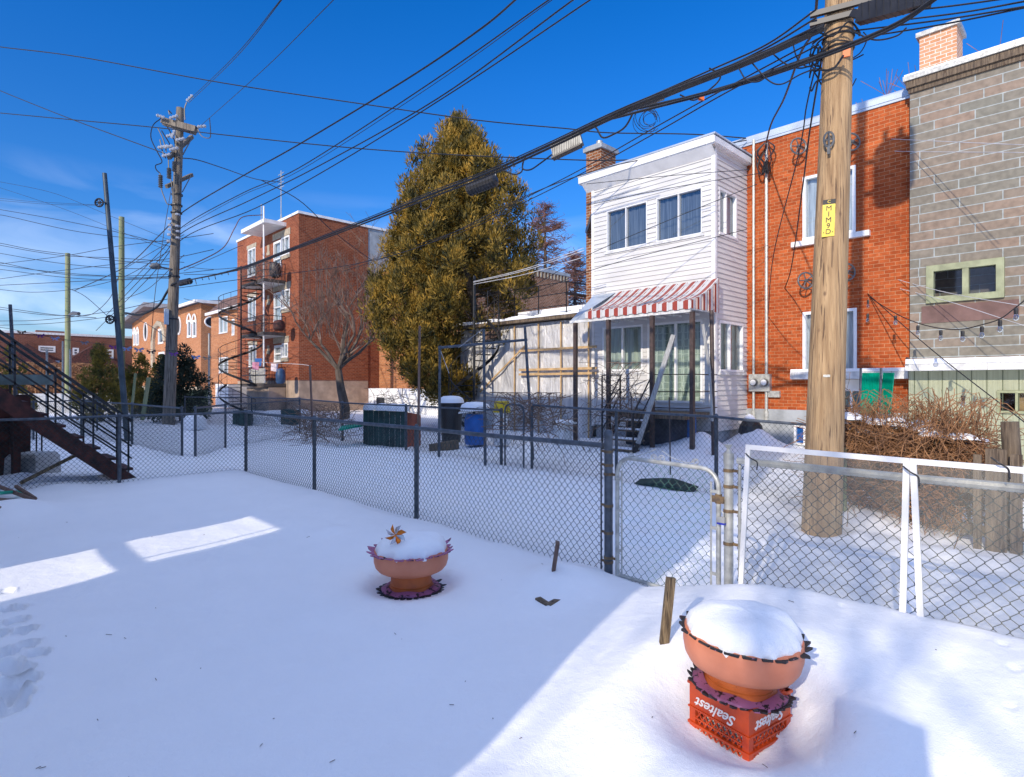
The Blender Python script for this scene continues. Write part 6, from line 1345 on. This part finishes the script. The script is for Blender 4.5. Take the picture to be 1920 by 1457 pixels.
# pipe frame (clothesline frame)
pf = thing('drying_rack', 'thin grey pipe frame like a goalpost before the spiral stair', 'clothes rack', (*FP(824,13.6),0))
for x0, y0, x1, y1, t0, t1 in ((823,860,825,648,13.6,13.6),(1000,860,984,612,13.2,13.2),(910,870,907,617,12.3,12.6)): a, b_ = P(x0,y0,t0), P(x1,y1,t1); a.z = -.1; MB().cyl(a, b_, .032, n=8).build('upright', M['galv'], pf, True)
MB().cyl(P(822,652,13.6), P(989,637,13.2), .03, n=8).build('top_bar', M['galv'], pf, True); MB().cyl(P(860,652,13.5), P(905,617,12.6), .006, n=4).cyl(P(824,652,13.6), P(842,700,13.5), .008, n=4).build('tie', M['wire_l'], pf)
for px, y0, y1, t, lab in ((1257,880,745,10.6,'thin rusty rod behind the garden gate'),(1185,800,735,11,'short dark stake behind the wire fence left of the porch steps')): stick('metal_rod', lab, px, y0, px-2, y1, t, .03, 'brown_post', 'rod')
m = MB(); a, b_ = P(1345,888,9.4), P(1333,700,9.4); a.z = -.1
# ================= LEFT NEIGHBOUR: STAIRS, DECK =================
ls = thing('black_staircase', 'steep outdoor stair with black rails and faded red stringers at the left edge', 'staircase', (-12.5, 2.2, 0))
def L3(px, py, t): return P(px, py, t)
XS0, XS1 = -12.35, -13.3; yb, yt = 2.55, -.25; zt_ = 2.35
def sl_(y): return (yb-y)/(yb-yt)*zt_
for X_ in (XS0, XS1): m = MB(); m.prism([(X_,yb+.1,-.1),(X_,yb-.25,-.1),(X_,yt,zt_-.25),(X_,yt,zt_+.12)], (.05,0,0)); m.build('stringer', M['stairred'], ls)
for k in range(11): y = yb-.2-(yb-yt)*k/11.5; z = sl_(y); m = MB().box(XS1+.05, y-.13, z-.02, XS0, y+.13, z+.02); m.build('tread', M['stairred'], ls)
for X_, nm in ((XS0+.03,'near'),(XS1,'far')):
    m = MB()
    for h in (.95,.72,.5,.28): m.bar((X_,yb-.1,sl_(yb-.1)+h),(X_,yt,zt_+h),.028,.028 if h < .9 else .05)
    for k in range(6): y = yb-.15-(yb-yt)*k/5.4; m.bar((X_,y,sl_(y)),(X_,y,sl_(y)+.95),.028,.028)
    m.build('railing', M['black'], ls)
dk2 = thing('raised_deck', 'dark raised deck edge with pale grey beam at the left picture edge', 'deck', (-12.8, .3, 0)); a, b_ = P(-60,712,9.6), P(97,712,9.9)
MB().bar(a, b_, .12, .17).build('pale_beam', pm('pale_teal_beam', (.20,.26,.25), .8, .2, 5, .3), dk2); MB().box(-14.2,-2.5,1.5,-12.9,.2,1.62).build('deck_floor', M['brown_wood'], dk2); MB().box(-14.4,-2.5,-.1,-14.2,1.2,1.5).box(-14.2,.9,-.1,-13.4,1.0,1.2).build('dark_skirt', M['stairred'], dk2)
def blk(name, lab, cat, px, py, t, w_, dp, h_, mt_, z=None): q = P(px,py,t); z0 = GZ(q.x,q.y) if z is None else z; return tag(MB().box(q.x-w_/2,q.y-dp/2,z0-.05,q.x+w_/2,q.y+dp/2,z0+h_).build(name, mt_, None, org=(q.x,q.y,z0)), lab, cat)
q = P(62, 870, 10.9); m = MB(); m.tube([(q.x,q.y,.0),(q.x,q.y,.35),(q.x,q.y,.42),(q.x,q.y,.44)], [.42,.40,.34,.2], 4); tag(m.build('storage_box', pm('off_white_plastic', (.45,.46,.46), .5, .15, 5), None, org=q), 'off white plastic box standing under the black stairs', 'box')
q0, q1 = P(38,906,9.6), P(143,853,10.2); tag(MB().bar(q0, q1, .05, .05).build('loose_stick', M['wood_stake'], None, org=q0), 'brown stick leaning out of the snow before the stairs', 'stick')
g = random.Random(2)
for k, (x0,y0,x1,y1,lab,mt_) in enumerate(((-20,905,64,938,'longest dark stick of the snowy debris pile','wood'),(-10,925,45,922,'green tube in the snowy debris pile','green'),(-20,935,62,942,'lowest dark stick of the debris pile','wood'),(30,912,66,935,'short stick crossing the debris pile','wood'),(-20,948,10,956,'thick dark stub at the near end of the debris pile','wood'))):
    a, b_ = onG(x0,y0,.18), onG(x1,y1,.06); mt__ = gm if mt_ == 'green' else M['brown_wood']; tag(MB().tube([a,b_], .028, 6).build('debris_stick', mt__, None, True, org=a), lab, 'stick')
tb2 = thing('patio_table', 'snowy patio table with thin legs beyond the left fence', 'table', P(18,800,11.2)); q = P(18,803,11.5); MB().box(q.x-.5,q.y-.5,q.z-.03,q.x+.5,q.y+.5,q.z).build('table_top', M['casealu'], tb2); MB().box(q.x-.49,q.y-.49,q.z,q.x+.49,q.y+.49,q.z+.09).build('snow', M['snow'], tb2)
for s1_ in (-.45,.45):
    for s2_ in (-.45,.45): MB().cyl((q.x+s1_,q.y+s2_,-.1),(q.x+s1_,q.y+s2_,q.z-.03),.015,n=5).build('leg', M['black'], tb2)
# white picket bits and small far things
wp = thing('white_fence', 'pale thin slatted fence far behind the left yards', 'fence', (*FP(160,34),0)); a, b_ = Vector((*FP(20,33),0)), Vector((*FP(240,36),0)); m = MB()
for k in range(90): q = a.lerp(b_, k/90); m.box(q.x-.03,q.y-.03,0,q.x+.03,q.y+.03,1.15)
m.build('pickets', M['old_white'], wp); MB().bar(a+upv*1.0, b_+upv*1.0, .04, .06).build('rail', M['old_white'], wp)
for i, (px, t, w_, h_, mt_, lab) in enumerate(((365,22,.6,.5,'snow','low snow heap at the foot of the utility pole'),(520,26,1.0,.5,'snow','snow heap below the walk-up balconies'),(480,25,.9,.45,'snow','snow heap right of the winding stair foot'),(560,27,.8,.5,'snow','snow heap near the walk-up corner'))):
    q = P(px,720,t); m = MB(); snowcap(m,q.x,q.y,.05,w_,w_*.7,h_); tag(m.build('snow_heap', M['snow'], None, True, org=(q.x,q.y,0)), lab, 'snow heap')
for i, (px, t, w_, h_, mt_, lab) in enumerate(((455,24.5,1.2,.55,'dkgreen','dark green planter box left of the balcony yard'),(545,24,1.0,.6,'dkgreen','dark green planter box before the walk-up corner'))): blk('planter_box', lab, 'planter box', px, 720, t, w_, .4, h_, bpy.data.materials['dark_green_board'])
# ================= WIRES =================
def W(label, pts, t0, t1, r=.012, cat='cable', grp=None, mt='wire', name='overhead_cable', n=5, ts=None):
    xs = [p[0] for p in pts]; L_ = [0]
    for i in range(1, len(pts)): L_.append(L_[-1]+math.hypot(pts[i][0]-pts[i-1][0], pts[i][1]-pts[i-1][1]))
    if ts is None: ts = [1/((1-l/L_[-1])/t0+(l/L_[-1])/t1) for l in L_]
    p3 = spline([P(a, b, t) for (a, b), t in zip(pts, ts)], 8)
    return tag(MB().tube(p3, r, n, cap=False).build(name, M[mt], None, True, org=p3[0]), label, cat, grp)
G1 = 'thin service wires at the left'
def ext(pts, k=1.0):
    return pts
W('upper service wire crossing the sky from left edge to the brick house', [(-40,80),(0,88),(150,107),(420,156),(700,198),(900,226),(1060,241),(1140,249),(1300,252),(1430,262)], 20, 15.3, .017)
W('lower service wire crossing behind the left pole to the white house roof', [(-40,208),(0,212),(150,226),(300,240),(560,268),(760,285),(1000,297),(1180,300),(1400,281)], 24, 15.3, .018)
W('service wire sagging from the left edge to the left pole arms', [(-40,152),(0,170),(130,222),(290,281),(330,296)], 30, 24.3, .02); W('wire curving from the left pole over to the walk-up roof mast', [(335,296),(370,300),(420,316),(480,336),(527,342)], 24.3, 36, .022)
W('wire dropping across the bare brick wall of the walk-up', [(490,338),(560,375),(620,430),(680,476),(716,500)], 26, 30, .02)
W('left of two thin primary lines from the pole top up out of sight', [(352,190),(440,105),(530,-5)], 24.3, 12, .009); W('right of two thin primary lines from the pole top up out of sight', [(354,193),(444,106),(532,-5)], 24.3, 12, .009, mt='wire'); W('thin primary line from the right arm end up out of sight', [(372,240),(393,221),(500,125),(630,-5)], 24.3, 12, .009)
W('thickest upper line from the left pole to the top of the picture', [(140,545),(235,500),(300,440),(345,396),(455,330),(560,271),(760,150),(900,55),(975,-8)], None, None, .022, ts=[34,30,26,24.3,21,18.5,15,12.8,12])
W('second line from the left pole to the top of the picture', [(215,560),(300,472),(345,423),(455,362),(560,315),(800,160),(1040,-8)], None, None, .016, ts=[32,26,24.3,21.5,19,14.5,11.5]); W('thin twin of the second line from the left pole', [(345,426),(455,366),(560,321),(806,163),(1046,-8)], 24.3, 11.5, .008)
W('third line from the left pole to the top of the picture', [(200,590),(300,485),(345,434),(470,375),(600,310),(820,185),(1085,-8)], None, None, .017, ts=[32,26,24.3,21.5,18.5,14.5,11]); W('fourth and lowest parallel line from the left pole', [(180,620),(280,520),(345,446),(480,390),(640,302),(860,165),(1118,-8)], None, None, .016, ts=[33,27,24.3,21,18,14.5,11])
# main bundle
BT = [24.2,20,17,14.2,12,10.6,9.3,8.2,7.3,6.75]
BP_ = [(330,530),(440,506),(560,462),(700,408),(820,360),(910,326),(1030,272),(1180,202),(1400,115),(1545,50)]
for k, (dy, r) in enumerate(((0,.024),(6,.019),(-5,.010))): W(('thickest black cable of the main bundle rising to the big pole','lower black cable of the main bundle','thin steel strand on top of the main bundle')[k], [(a, b+dy*min(1, i/4)) for i, (a, b) in enumerate(BP_)], None, None, r, ts=BT, cat='cable', grp='cables of the main bundle')
W('loose lower cable strand joining the bundle before the big pole', [(1150,222),(1250,196),(1330,175),(1400,150),(1480,122),(1545,100)], 8.6, 6.9, .02); W('double cable passing in front of the big pole to the upper right', [(1190,205),(1300,180),(1420,145),(1560,96),(1680,45),(1760,-8)], None, None, .021, ts=[8.9,8.1,7.3,6.62,6.1,5.7]); W('thin companion of the double cable in front of the big pole', [(1300,184),(1420,150),(1560,101),(1680,50),(1765,-8)], None, None, .014, ts=[8.1,7.3,6.6,6.08,5.7])
W('left end of the bundle curling down past the left pole', [(335,528),(322,535),(312,550),(295,575),(262,590),(235,587)], 24, 27, .05)
for k, (x0,y0,x1,y1) in enumerate(((1600,58,1925,12),(1600,30,1925,-8),(1690,38,1925,2),(1620,70,1925,14))): W('%s line leaving the big pole to the right edge' % ('lowest','topmost','second','third')[k], [(x0,y0),((x0+x1)/2,(y0+y1)/2+3),(x1,y1)], 6.7, 5.3, .009)
for k in range(3): W('%s thin line from the bundle up to the big pole cross bar' % ('upper','middle','lower')[k], [(1180,198+6*k),(1340,128+8*k),(1440,82+6*k),(1530,18+16*k)], 9, 6.75, .012)
W('thin twin wire rising from the walk-up past the chimney to the big pole, upper', [(640,505),(850,436),(985,371),(1100,312),(1230,238),(1360,166),(1535,72)], None, None, .010, ts=[24,17,13.5,11.3,9.4,8,6.8]); W('thin twin wire rising past the chimney to the big pole, lower', [(640,510),(855,439),(990,376),(1105,318),(1235,246),(1365,172),(1535,84)], None, None, .010, ts=[24,17,13.5,11.3,9.4,8,6.8])
W('sagging wire from the left pole across to the chimney', [(335,540),(480,520),(650,498),(800,458),(990,366),(1110,322),(1200,300),(1400,263)], None, None, .013, ts=[24,22,20,18,16,15.6,15.4,15.3])
for k, (a, b_, c) in enumerate((((985,545),(1120,470),(1420,345)),((985,556),(1130,500),(1400,430)),((1100,345),(1250,330),(1405,318)),((1100,385),(1260,352),(1425,325)))): W('thin line %s' % ('rising behind the white house window to the brick','crossing the white siding low to the brick','crossing the white siding near its eaves','crossing the white siding above the windows')[k], [a,b_,c], 14.5, 12.9, .008)
for k, y in enumerate((0,5,17)): W('%s white clothesline strung from the roof stair to the chimney' % ('upper','middle','lower')[k], [(888,528+y*.3),(985,504+y*.6),(1095,465+y)], 18.3, 15.2, .009, mt='wire_l', name='clothesline', cat='clothesline', grp='white clotheslines')
W('slack black cable hanging from the top centre down to the brick house conduits', [(1532,-5),(1524,60),(1500,103),(1470,185),(1445,235),(1433,285)], 6.8, 15, .018); W('thin wire hanging down the left side of the big pole', [(1540,112),(1518,247),(1505,350),(1484,500),(1470,545)], 6.7, 14.9, .012); W('second thin wire falling from the big pole to the brick wall', [(1532,112),(1512,200),(1497,290),(1450,480),(1440,590)], 6.7, 14.9, .009)
W('dark cable looping across the brick under the weatherhead', [(1436,300),(1460,350),(1490,380),(1520,410)], 15, 14.8, .014)
g = random.Random(12); m = MB()
for k in range(16):
    z = EYE+(HY-g.uniform(35,150))/FPX*6.8; c = bpt(z); a0_ = g.uniform(2.2,4.2); a1_ = a0_+g.uniform(1.2,3.0)*(1 if g.random() < .5 else -1); R_ = g.uniform(.2,.30)
    m.tube(spline([c+Vector((math.cos(a)*R_, math.sin(a)*R_, g.uniform(-.10,.10))) for a in np.linspace(a0_,a1_,5)],4), g.uniform(.006,.013), 5)
tag(m.build('cable_tangle', M['wire'], None, org=bpt(5.8)), 'tangle of black cables looped round the big pole where the bundle passes', 'cable tangle')
for k, pts in enumerate((((1440,92),(1470,118),(1500,128),(1535,118)),((1410,118),(1440,150),(1465,158),(1500,140),(1530,128)),((1485,75),(1495,110),(1515,125),(1540,112)),((1600,60),(1640,75),(1680,68),(1700,52)),((1385,128),(1400,150),(1425,152),(1450,130)))):
    W('drooping black loop %s' % ('just left of the big pole under the bundle','low and wide, left of the big pole','smallest, tight against the big pole','right of the big pole under the equipment box','farthest left of those near the big pole')[k], list(pts), 7.3 if k != 3 else 6.5, 6.8 if k != 3 else 6.2, .009, name='cable_loop')
# loops on the strand
for k, (x, y, t, s, lab) in enumerate(((1215,222,9.5,22,'coil of thin wires hanging under the bundle above the white house'),)):
    c = P(x, y, t); m = MB(); g = random.Random(1)
    for j in range(7):
        rr = g.uniform(.10,.21); cc2 = c+rv*g.uniform(-.05,.05)+upv*g.uniform(-.06,.03); m.tube([cc2+rv*rr*math.cos(a)+upv*rr*math.sin(a)+fv*.03*math.sin(2*a+j) for a in np.linspace(0,2*PI*.9,18)], .0045, 4)
    tag(m.build('wire_coil', M['wire'], None, org=c), lab, 'wire coil')
c0_, c1_ = P(1193,202,9.35), P(1245,184,9.0); m = MB().bar(c0_, c1_, .035, .05); tag(m.build('tap_block', M['casealu'], None, org=c0_), 'grey tap block on the bundle above the wire coil', 'tap block')
W('stiff cable loop under the bundle right of the ribbed amplifier box', [(1085,245),(1105,236),(1118,240),(1130,258),(1150,252),(1172,238),(1188,210)], 10.1, 9.4, .016, name='cable_loop'); W('stiff cable loop between the two bundle boxes', [(975,303),(982,300),(980,316),(995,318),(1015,305),(1035,290)], 11.4, 10.6, .015, name='cable_loop'); W('small cable loop right of the black bundle case', [(935,315),(950,322),(965,327),(978,322),(980,305)], 11.6, 11.2, .014, name='cable_loop'); W('orange tagged cable loop near the big pole', [(1330,128),(1350,140),(1345,155),(1320,176),(1300,188),(1275,178)], 8.0, 8.3, .012, name='cable_loop')
W('tiny cable loop on the bundle left of the black case', [(788,375),(792,392),(805,388),(812,372)], 14, 13.5, .014, name='cable_loop')
q = P(1315,183,8.1); tag(MB().prism([q-rv*.04-upv*.04,q+rv*.04-upv*.04,q+rv*.04+upv*.04,q-rv*.04+upv*.04], fv*.01).build('orange_tag', M['tag_o'], None, org=q), 'small orange square tag hanging on a cable loop', 'tag')
# amplifier boxes
a0, a1 = P(1036,280,10.4), P(1090,254,10.2); bx1 = thing('amplifier_box', 'grey ribbed aluminium amplifier box on the main bundle', 'equipment box', a0); MB().bar(a0-upv*.04, a1-upv*.04, .13, .24).build('case', M['casealu'], bx1); dv = (a1-a0).normalized()
for k in range(16): c = a0.lerp(a1, (k+.7)/16.5)-upv*.02; MB().bar(c-upv*.12-fv*.0, c+upv*.12, .165, .008, up=dv).build('fin', M['casealu'], bx1)
m = MB(); m.bar(a0-upv*.17, a1-upv*.17, .15, .03); m.build('hinge_edge', M['plastic'], bx1)
a0, a1 = P(876,352,12.2), P(932,330,11.9); bx2 = thing('splice_case', 'black ribbed cylindrical splice case under the main bundle', 'splice case', a0); MB().tube([a0-upv*.06,a0.lerp(a1,.06)-upv*.06,a0.lerp(a1,.94)-upv*.06,a1-upv*.06], [.06,.13,.13,.06], 12).build('case', M['plastic'], bx2); dv = (a1-a0).normalized()
for k in range(9): c = a0.lerp(a1, (k+1)/10)-upv*.06; MB().tube([c-dv*.008,c+dv*.008], .138, 12).build('rib', M['black'], bx2)
for s_ in (.05,.95): c = a0.lerp(a1, s_); MB().tube([c+upv*.1,c-upv*.06], .015, 5).build('hanger', M['casealu'], bx2)
m = MB()
for k in range(8): c = P(342+k*12, 529-k*3.2, 23.6-k*.4); m.tube([c-upv*.02,c+rv*.05-upv*.12-upv*.05*(k % 3)], .014, 4)
tag(m.build('cable_hangers', M['wire'], None, org=P(342,529,23.6)), 'cluster of black clamps where the bundle meets the left pole', 'clamps'); 
a0, a1 = P(338,531,23.9), P(356,527,23.5); tag(MB().tube([a0,a1], .13, 8).build('splice_case', M['plastic'], None, org=a0), 'black splice sleeve on the bundle beside the left pole', 'splice case')
# bulb string
SB = [(1590,516),(1630,556),(1680,588),(1722,606),(1765,616),(1805,617),(1841,609),(1875,598),(1905,576),(1930,556)]
ST = [14.3,13.4,12.4,11.7,11.0,10.4,9.9,9.4,9.0,8.7]
W('black cord of the bulb string sagging across the grey house', SB, None, None, .010, ts=ST, name='bulb_cord', cat='light cord')
gb_ = glassmat('bulb_glass', (.7,.7,.68), .3); bulbs = [(1628,562,13.4,'just below the lower brick wheel'),(1627,588,13.3,'hanging a little lower under the first bulb'),(1679,592,12.4,'over the orange brick right edge'),(1721,610,11.7,'at the left edge of the grey wall'),(1764,619,11.0,'under the brown patch, left half'),(1805,620,10.4,'at the lowest sag of the cord'),(1841,612,9.9,'under the brown patch, right half'),(1875,600,9.4,'just below the right corner of the green framed window'),(1905,577,9.0,'nearest the right picture edge'),(1701,670,12.2,'alone beside the snow ledge end'),(1806,742,10.5,'hanging low before the green boards')]
for px, py, t, lab in bulbs:
    q = P(px,py,t); th = thing('string_bulb', 'clear round bulb %s' % lab, 'light bulb', q, 'bulbs on the string'); MB().tube([q,q-upv*.03,q-upv*.10], [.022,.03,.026], 8).build('socket', M['plastic'], th); MB().tube([q-upv*z for z in (.10,.13,.165,.19,.20)], [.022,.040,.042,.026,.006], 10).build('glass_bulb', gb_, th, True)
W('straight steel wire from the lower brick wheel down to the right edge', [(1592,520),(1740,650),(1925,795)], 14.4, 8.5, .009); W('thin line across the grey wall below the window, upper', [(1600,500),(1760,545),(1925,575)], 14.5, 10, .006, mt='wire_l'); W('thin line across the grey wall below the window, lower', [(1600,520),(1760,560),(1925,612)], 14.5, 10, .006, mt='wire_l')
W('clothesline from the upper brick wheel to the grey wall, top', [(1600,257),(1700,262),(1925,272)], 14.6, 9.5, .006, mt='wire_l'); W('clothesline from the upper brick wheel to the grey wall, bottom', [(1605,281),(1700,284),(1925,286)], 14.6, 9.5, .006, mt='wire_l')
# left cluster
LC = [((0,341,10),(100,362),(200,402),(318,450)),((0,352),(120,392),(240,440),(310,468)),((0,372),(60,378),(180,384)),((0,376),(90,383),(180,385)),((0,393),(120,414),(240,440),(318,462)),((0,403),(30,409),(150,435),(318,455)),((0,456),(60,468),(127,477),(200,487),(320,497)),((0,460),(60,471),(127,480),(220,484),(345,492)),((0,475),(100,492),(200,502),(318,505)),((0,495),(120,480),(220,462),(318,450),(400,438)),((0,492),(100,512),(200,518),(318,514),(400,506)),((0,497),(100,510),(240,520),(318,522)),((0,523),(110,508),(220,495),(318,485),(400,468)),((0,505),(120,520),(220,525),(330,519)),((0,543),(60,548),(140,542),(230,520),(318,470)),((0,535),(100,530),(220,524),(318,518)),((0,576),(100,590),(180,596)),((0,580),(80,590),(140,592)),((0,602),(80,600),(200,585),(318,560)),((0,610),(100,606),(220,592),(318,575)),((127,540),(160,556),(205,596)),((134,590),(170,590),(205,560),(222,520)),((235,560),(280,540),(345,478)),((232,505),(290,470),(345,440)),((345,500),(400,505),(480,498)),((345,515),(420,512),(520,490)),((345,508),(430,470),(455,460)),((345,560),(400,575),(450,600)),((235,590),(280,610),(320,640))]
ORD = ['first','second','third','fourth','fifth','sixth','seventh','eighth','ninth','tenth','eleventh','twelfth','thirteenth','fourteenth','fifteenth','sixteenth','seventeenth','eighteenth','nineteenth','last']
edge = sorted([k for k, p in enumerate(LC) if p[0][0] == 0], key=lambda k: LC[k][0][1])
OTHER = iter(['short wire from the short wooden pole down to the lower pipe wheel','wire curving up between the two left poles','wire rising from the taller green pole foot to the utility pole','wire from the taller green pole up to the utility pole spools','straight wire leaving the utility pole just above the bundle, to the right','wire bulging just below the bundle, right of the utility pole','wire climbing right from the utility pole over the bundle','wire sagging right of the utility pole below the bundle','low wire between the taller green pole and the utility pole'])
for k, pts in enumerate(LC):
    pts = [(p[0], p[1]) for p in pts]
    lab = 'thin service wire meeting the left picture edge, %s from the top of its fan' % ORD[edge.index(k)] if k in edge else next(OTHER)
    if pts[0][0] == 0: pts = [(-30, pts[0][1]-(pts[1][1]-pts[0][1])*.25)]+pts
    W(lab, pts, 34+(k % 5), 27+(k % 3)*2, .016 if k not in (2,3,0,1) else .009, grp=G1)
W('slack pinkish cable from the left pole to the white canopy', [(335,506),(380,487),(420,463),(440,428),(455,407),(492,403)], 24.3, 34, .025, mt='redtwig'); 
W('thin guy wire down the left side of the utility pole', [(322,350),(310,420),(292,540),(283,640)], 24, 23, .012)
# far lamp
q = P(140,586,36); tag(MB().tube([P(129,590,37),P(138,587,36.5),P(148,588,36)], [.04,.12,.1], 6).build('street_lamp', M['casealu'], None, org=q), 'small street lamp head on the short far wooden pole', 'street lamp')
# coloured pennants on a line
PN = [(40,621),(75,627),(103,632),(158,640),(213,648),(237,651),(260,653),(283,657),(325,661),(367,667),(388,669)]
W('thin line of coloured butterflies strung across the left yards', [(-20,612),(20,617),(130,638),(280,655),(400,672),(470,668)], 15, 24, .006, name='pennant_line', cat='line')
pc_ = [('brown',(.16,.08,.05)),('purple',(.13,.02,.16)),('pale blue',(.25,.33,.55)),('grey',(.2,.21,.25)),('purple',(.2,.03,.2)),('pale blue',(.28,.36,.6)),('pale blue',(.22,.3,.5)),('brown',(.15,.08,.06)),('violet',(.22,.06,.3)),('light blue',(.25,.35,.6)),('tan',(.35,.28,.2))]
for k, ((px,py),(cn,cl)) in enumerate(zip(PN,pc_)):
    f = (px+20)/490; t = 1/((1-f)/15+f/24); q = P(px,py+2,t); s_ = .10 if k < 4 else .13; m = MB()
    for sg in (-1,1):
        m.poly([q, q+rv*sg*s_*1.1+upv*s_*.5, q+rv*sg*s_*1.25-upv*s_*.1+fv*.03, q+rv*sg*s_*.5-upv*s_*.15]); m.poly([q, q+rv*sg*s_*.5-upv*s_*.15, q+rv*sg*s_*.9-upv*s_*.6+fv*.02, q+rv*sg*s_*.25-upv*s_*.6])
    tag(m.build('butterfly_pennant', pm('cloth_%d' % k, cl, .7, .1, 9), None, org=q), '%s butterfly pennant, %s on the line from the left' % (cn, ('first','second','third','fourth','fifth','sixth','seventh','eighth','ninth','tenth','last')[k]), 'pennant', 'butterfly pennants')
# laundry near the walk-up
W('laundry line before the lowest walk-up balcony', [(462,675),(500,680),(560,683),(584,686)], 30, 26, .01, mt='wire_l', name='clothesline', cat='clothesline')
for k, (px, py, cl, lab) in enumerate(((478,672,(.03,.12,.35),'blue cloth on the walk-up laundry line'),(473,679,(.6,.25,.35),'pink cloth on the walk-up laundry line'),(508,682,(.7,.6,.62),'pale cloth on the walk-up laundry line'))):
    q = P(px,py,29); m = MB(); m.prism([q,q+rv*.35,q+rv*.3-upv*.4,q-upv*.35], fv*.02); tag(m.build('laundry', pm('laundry_%d' % k, cl, .8, .2, 9), None, org=q), lab, 'laundry')
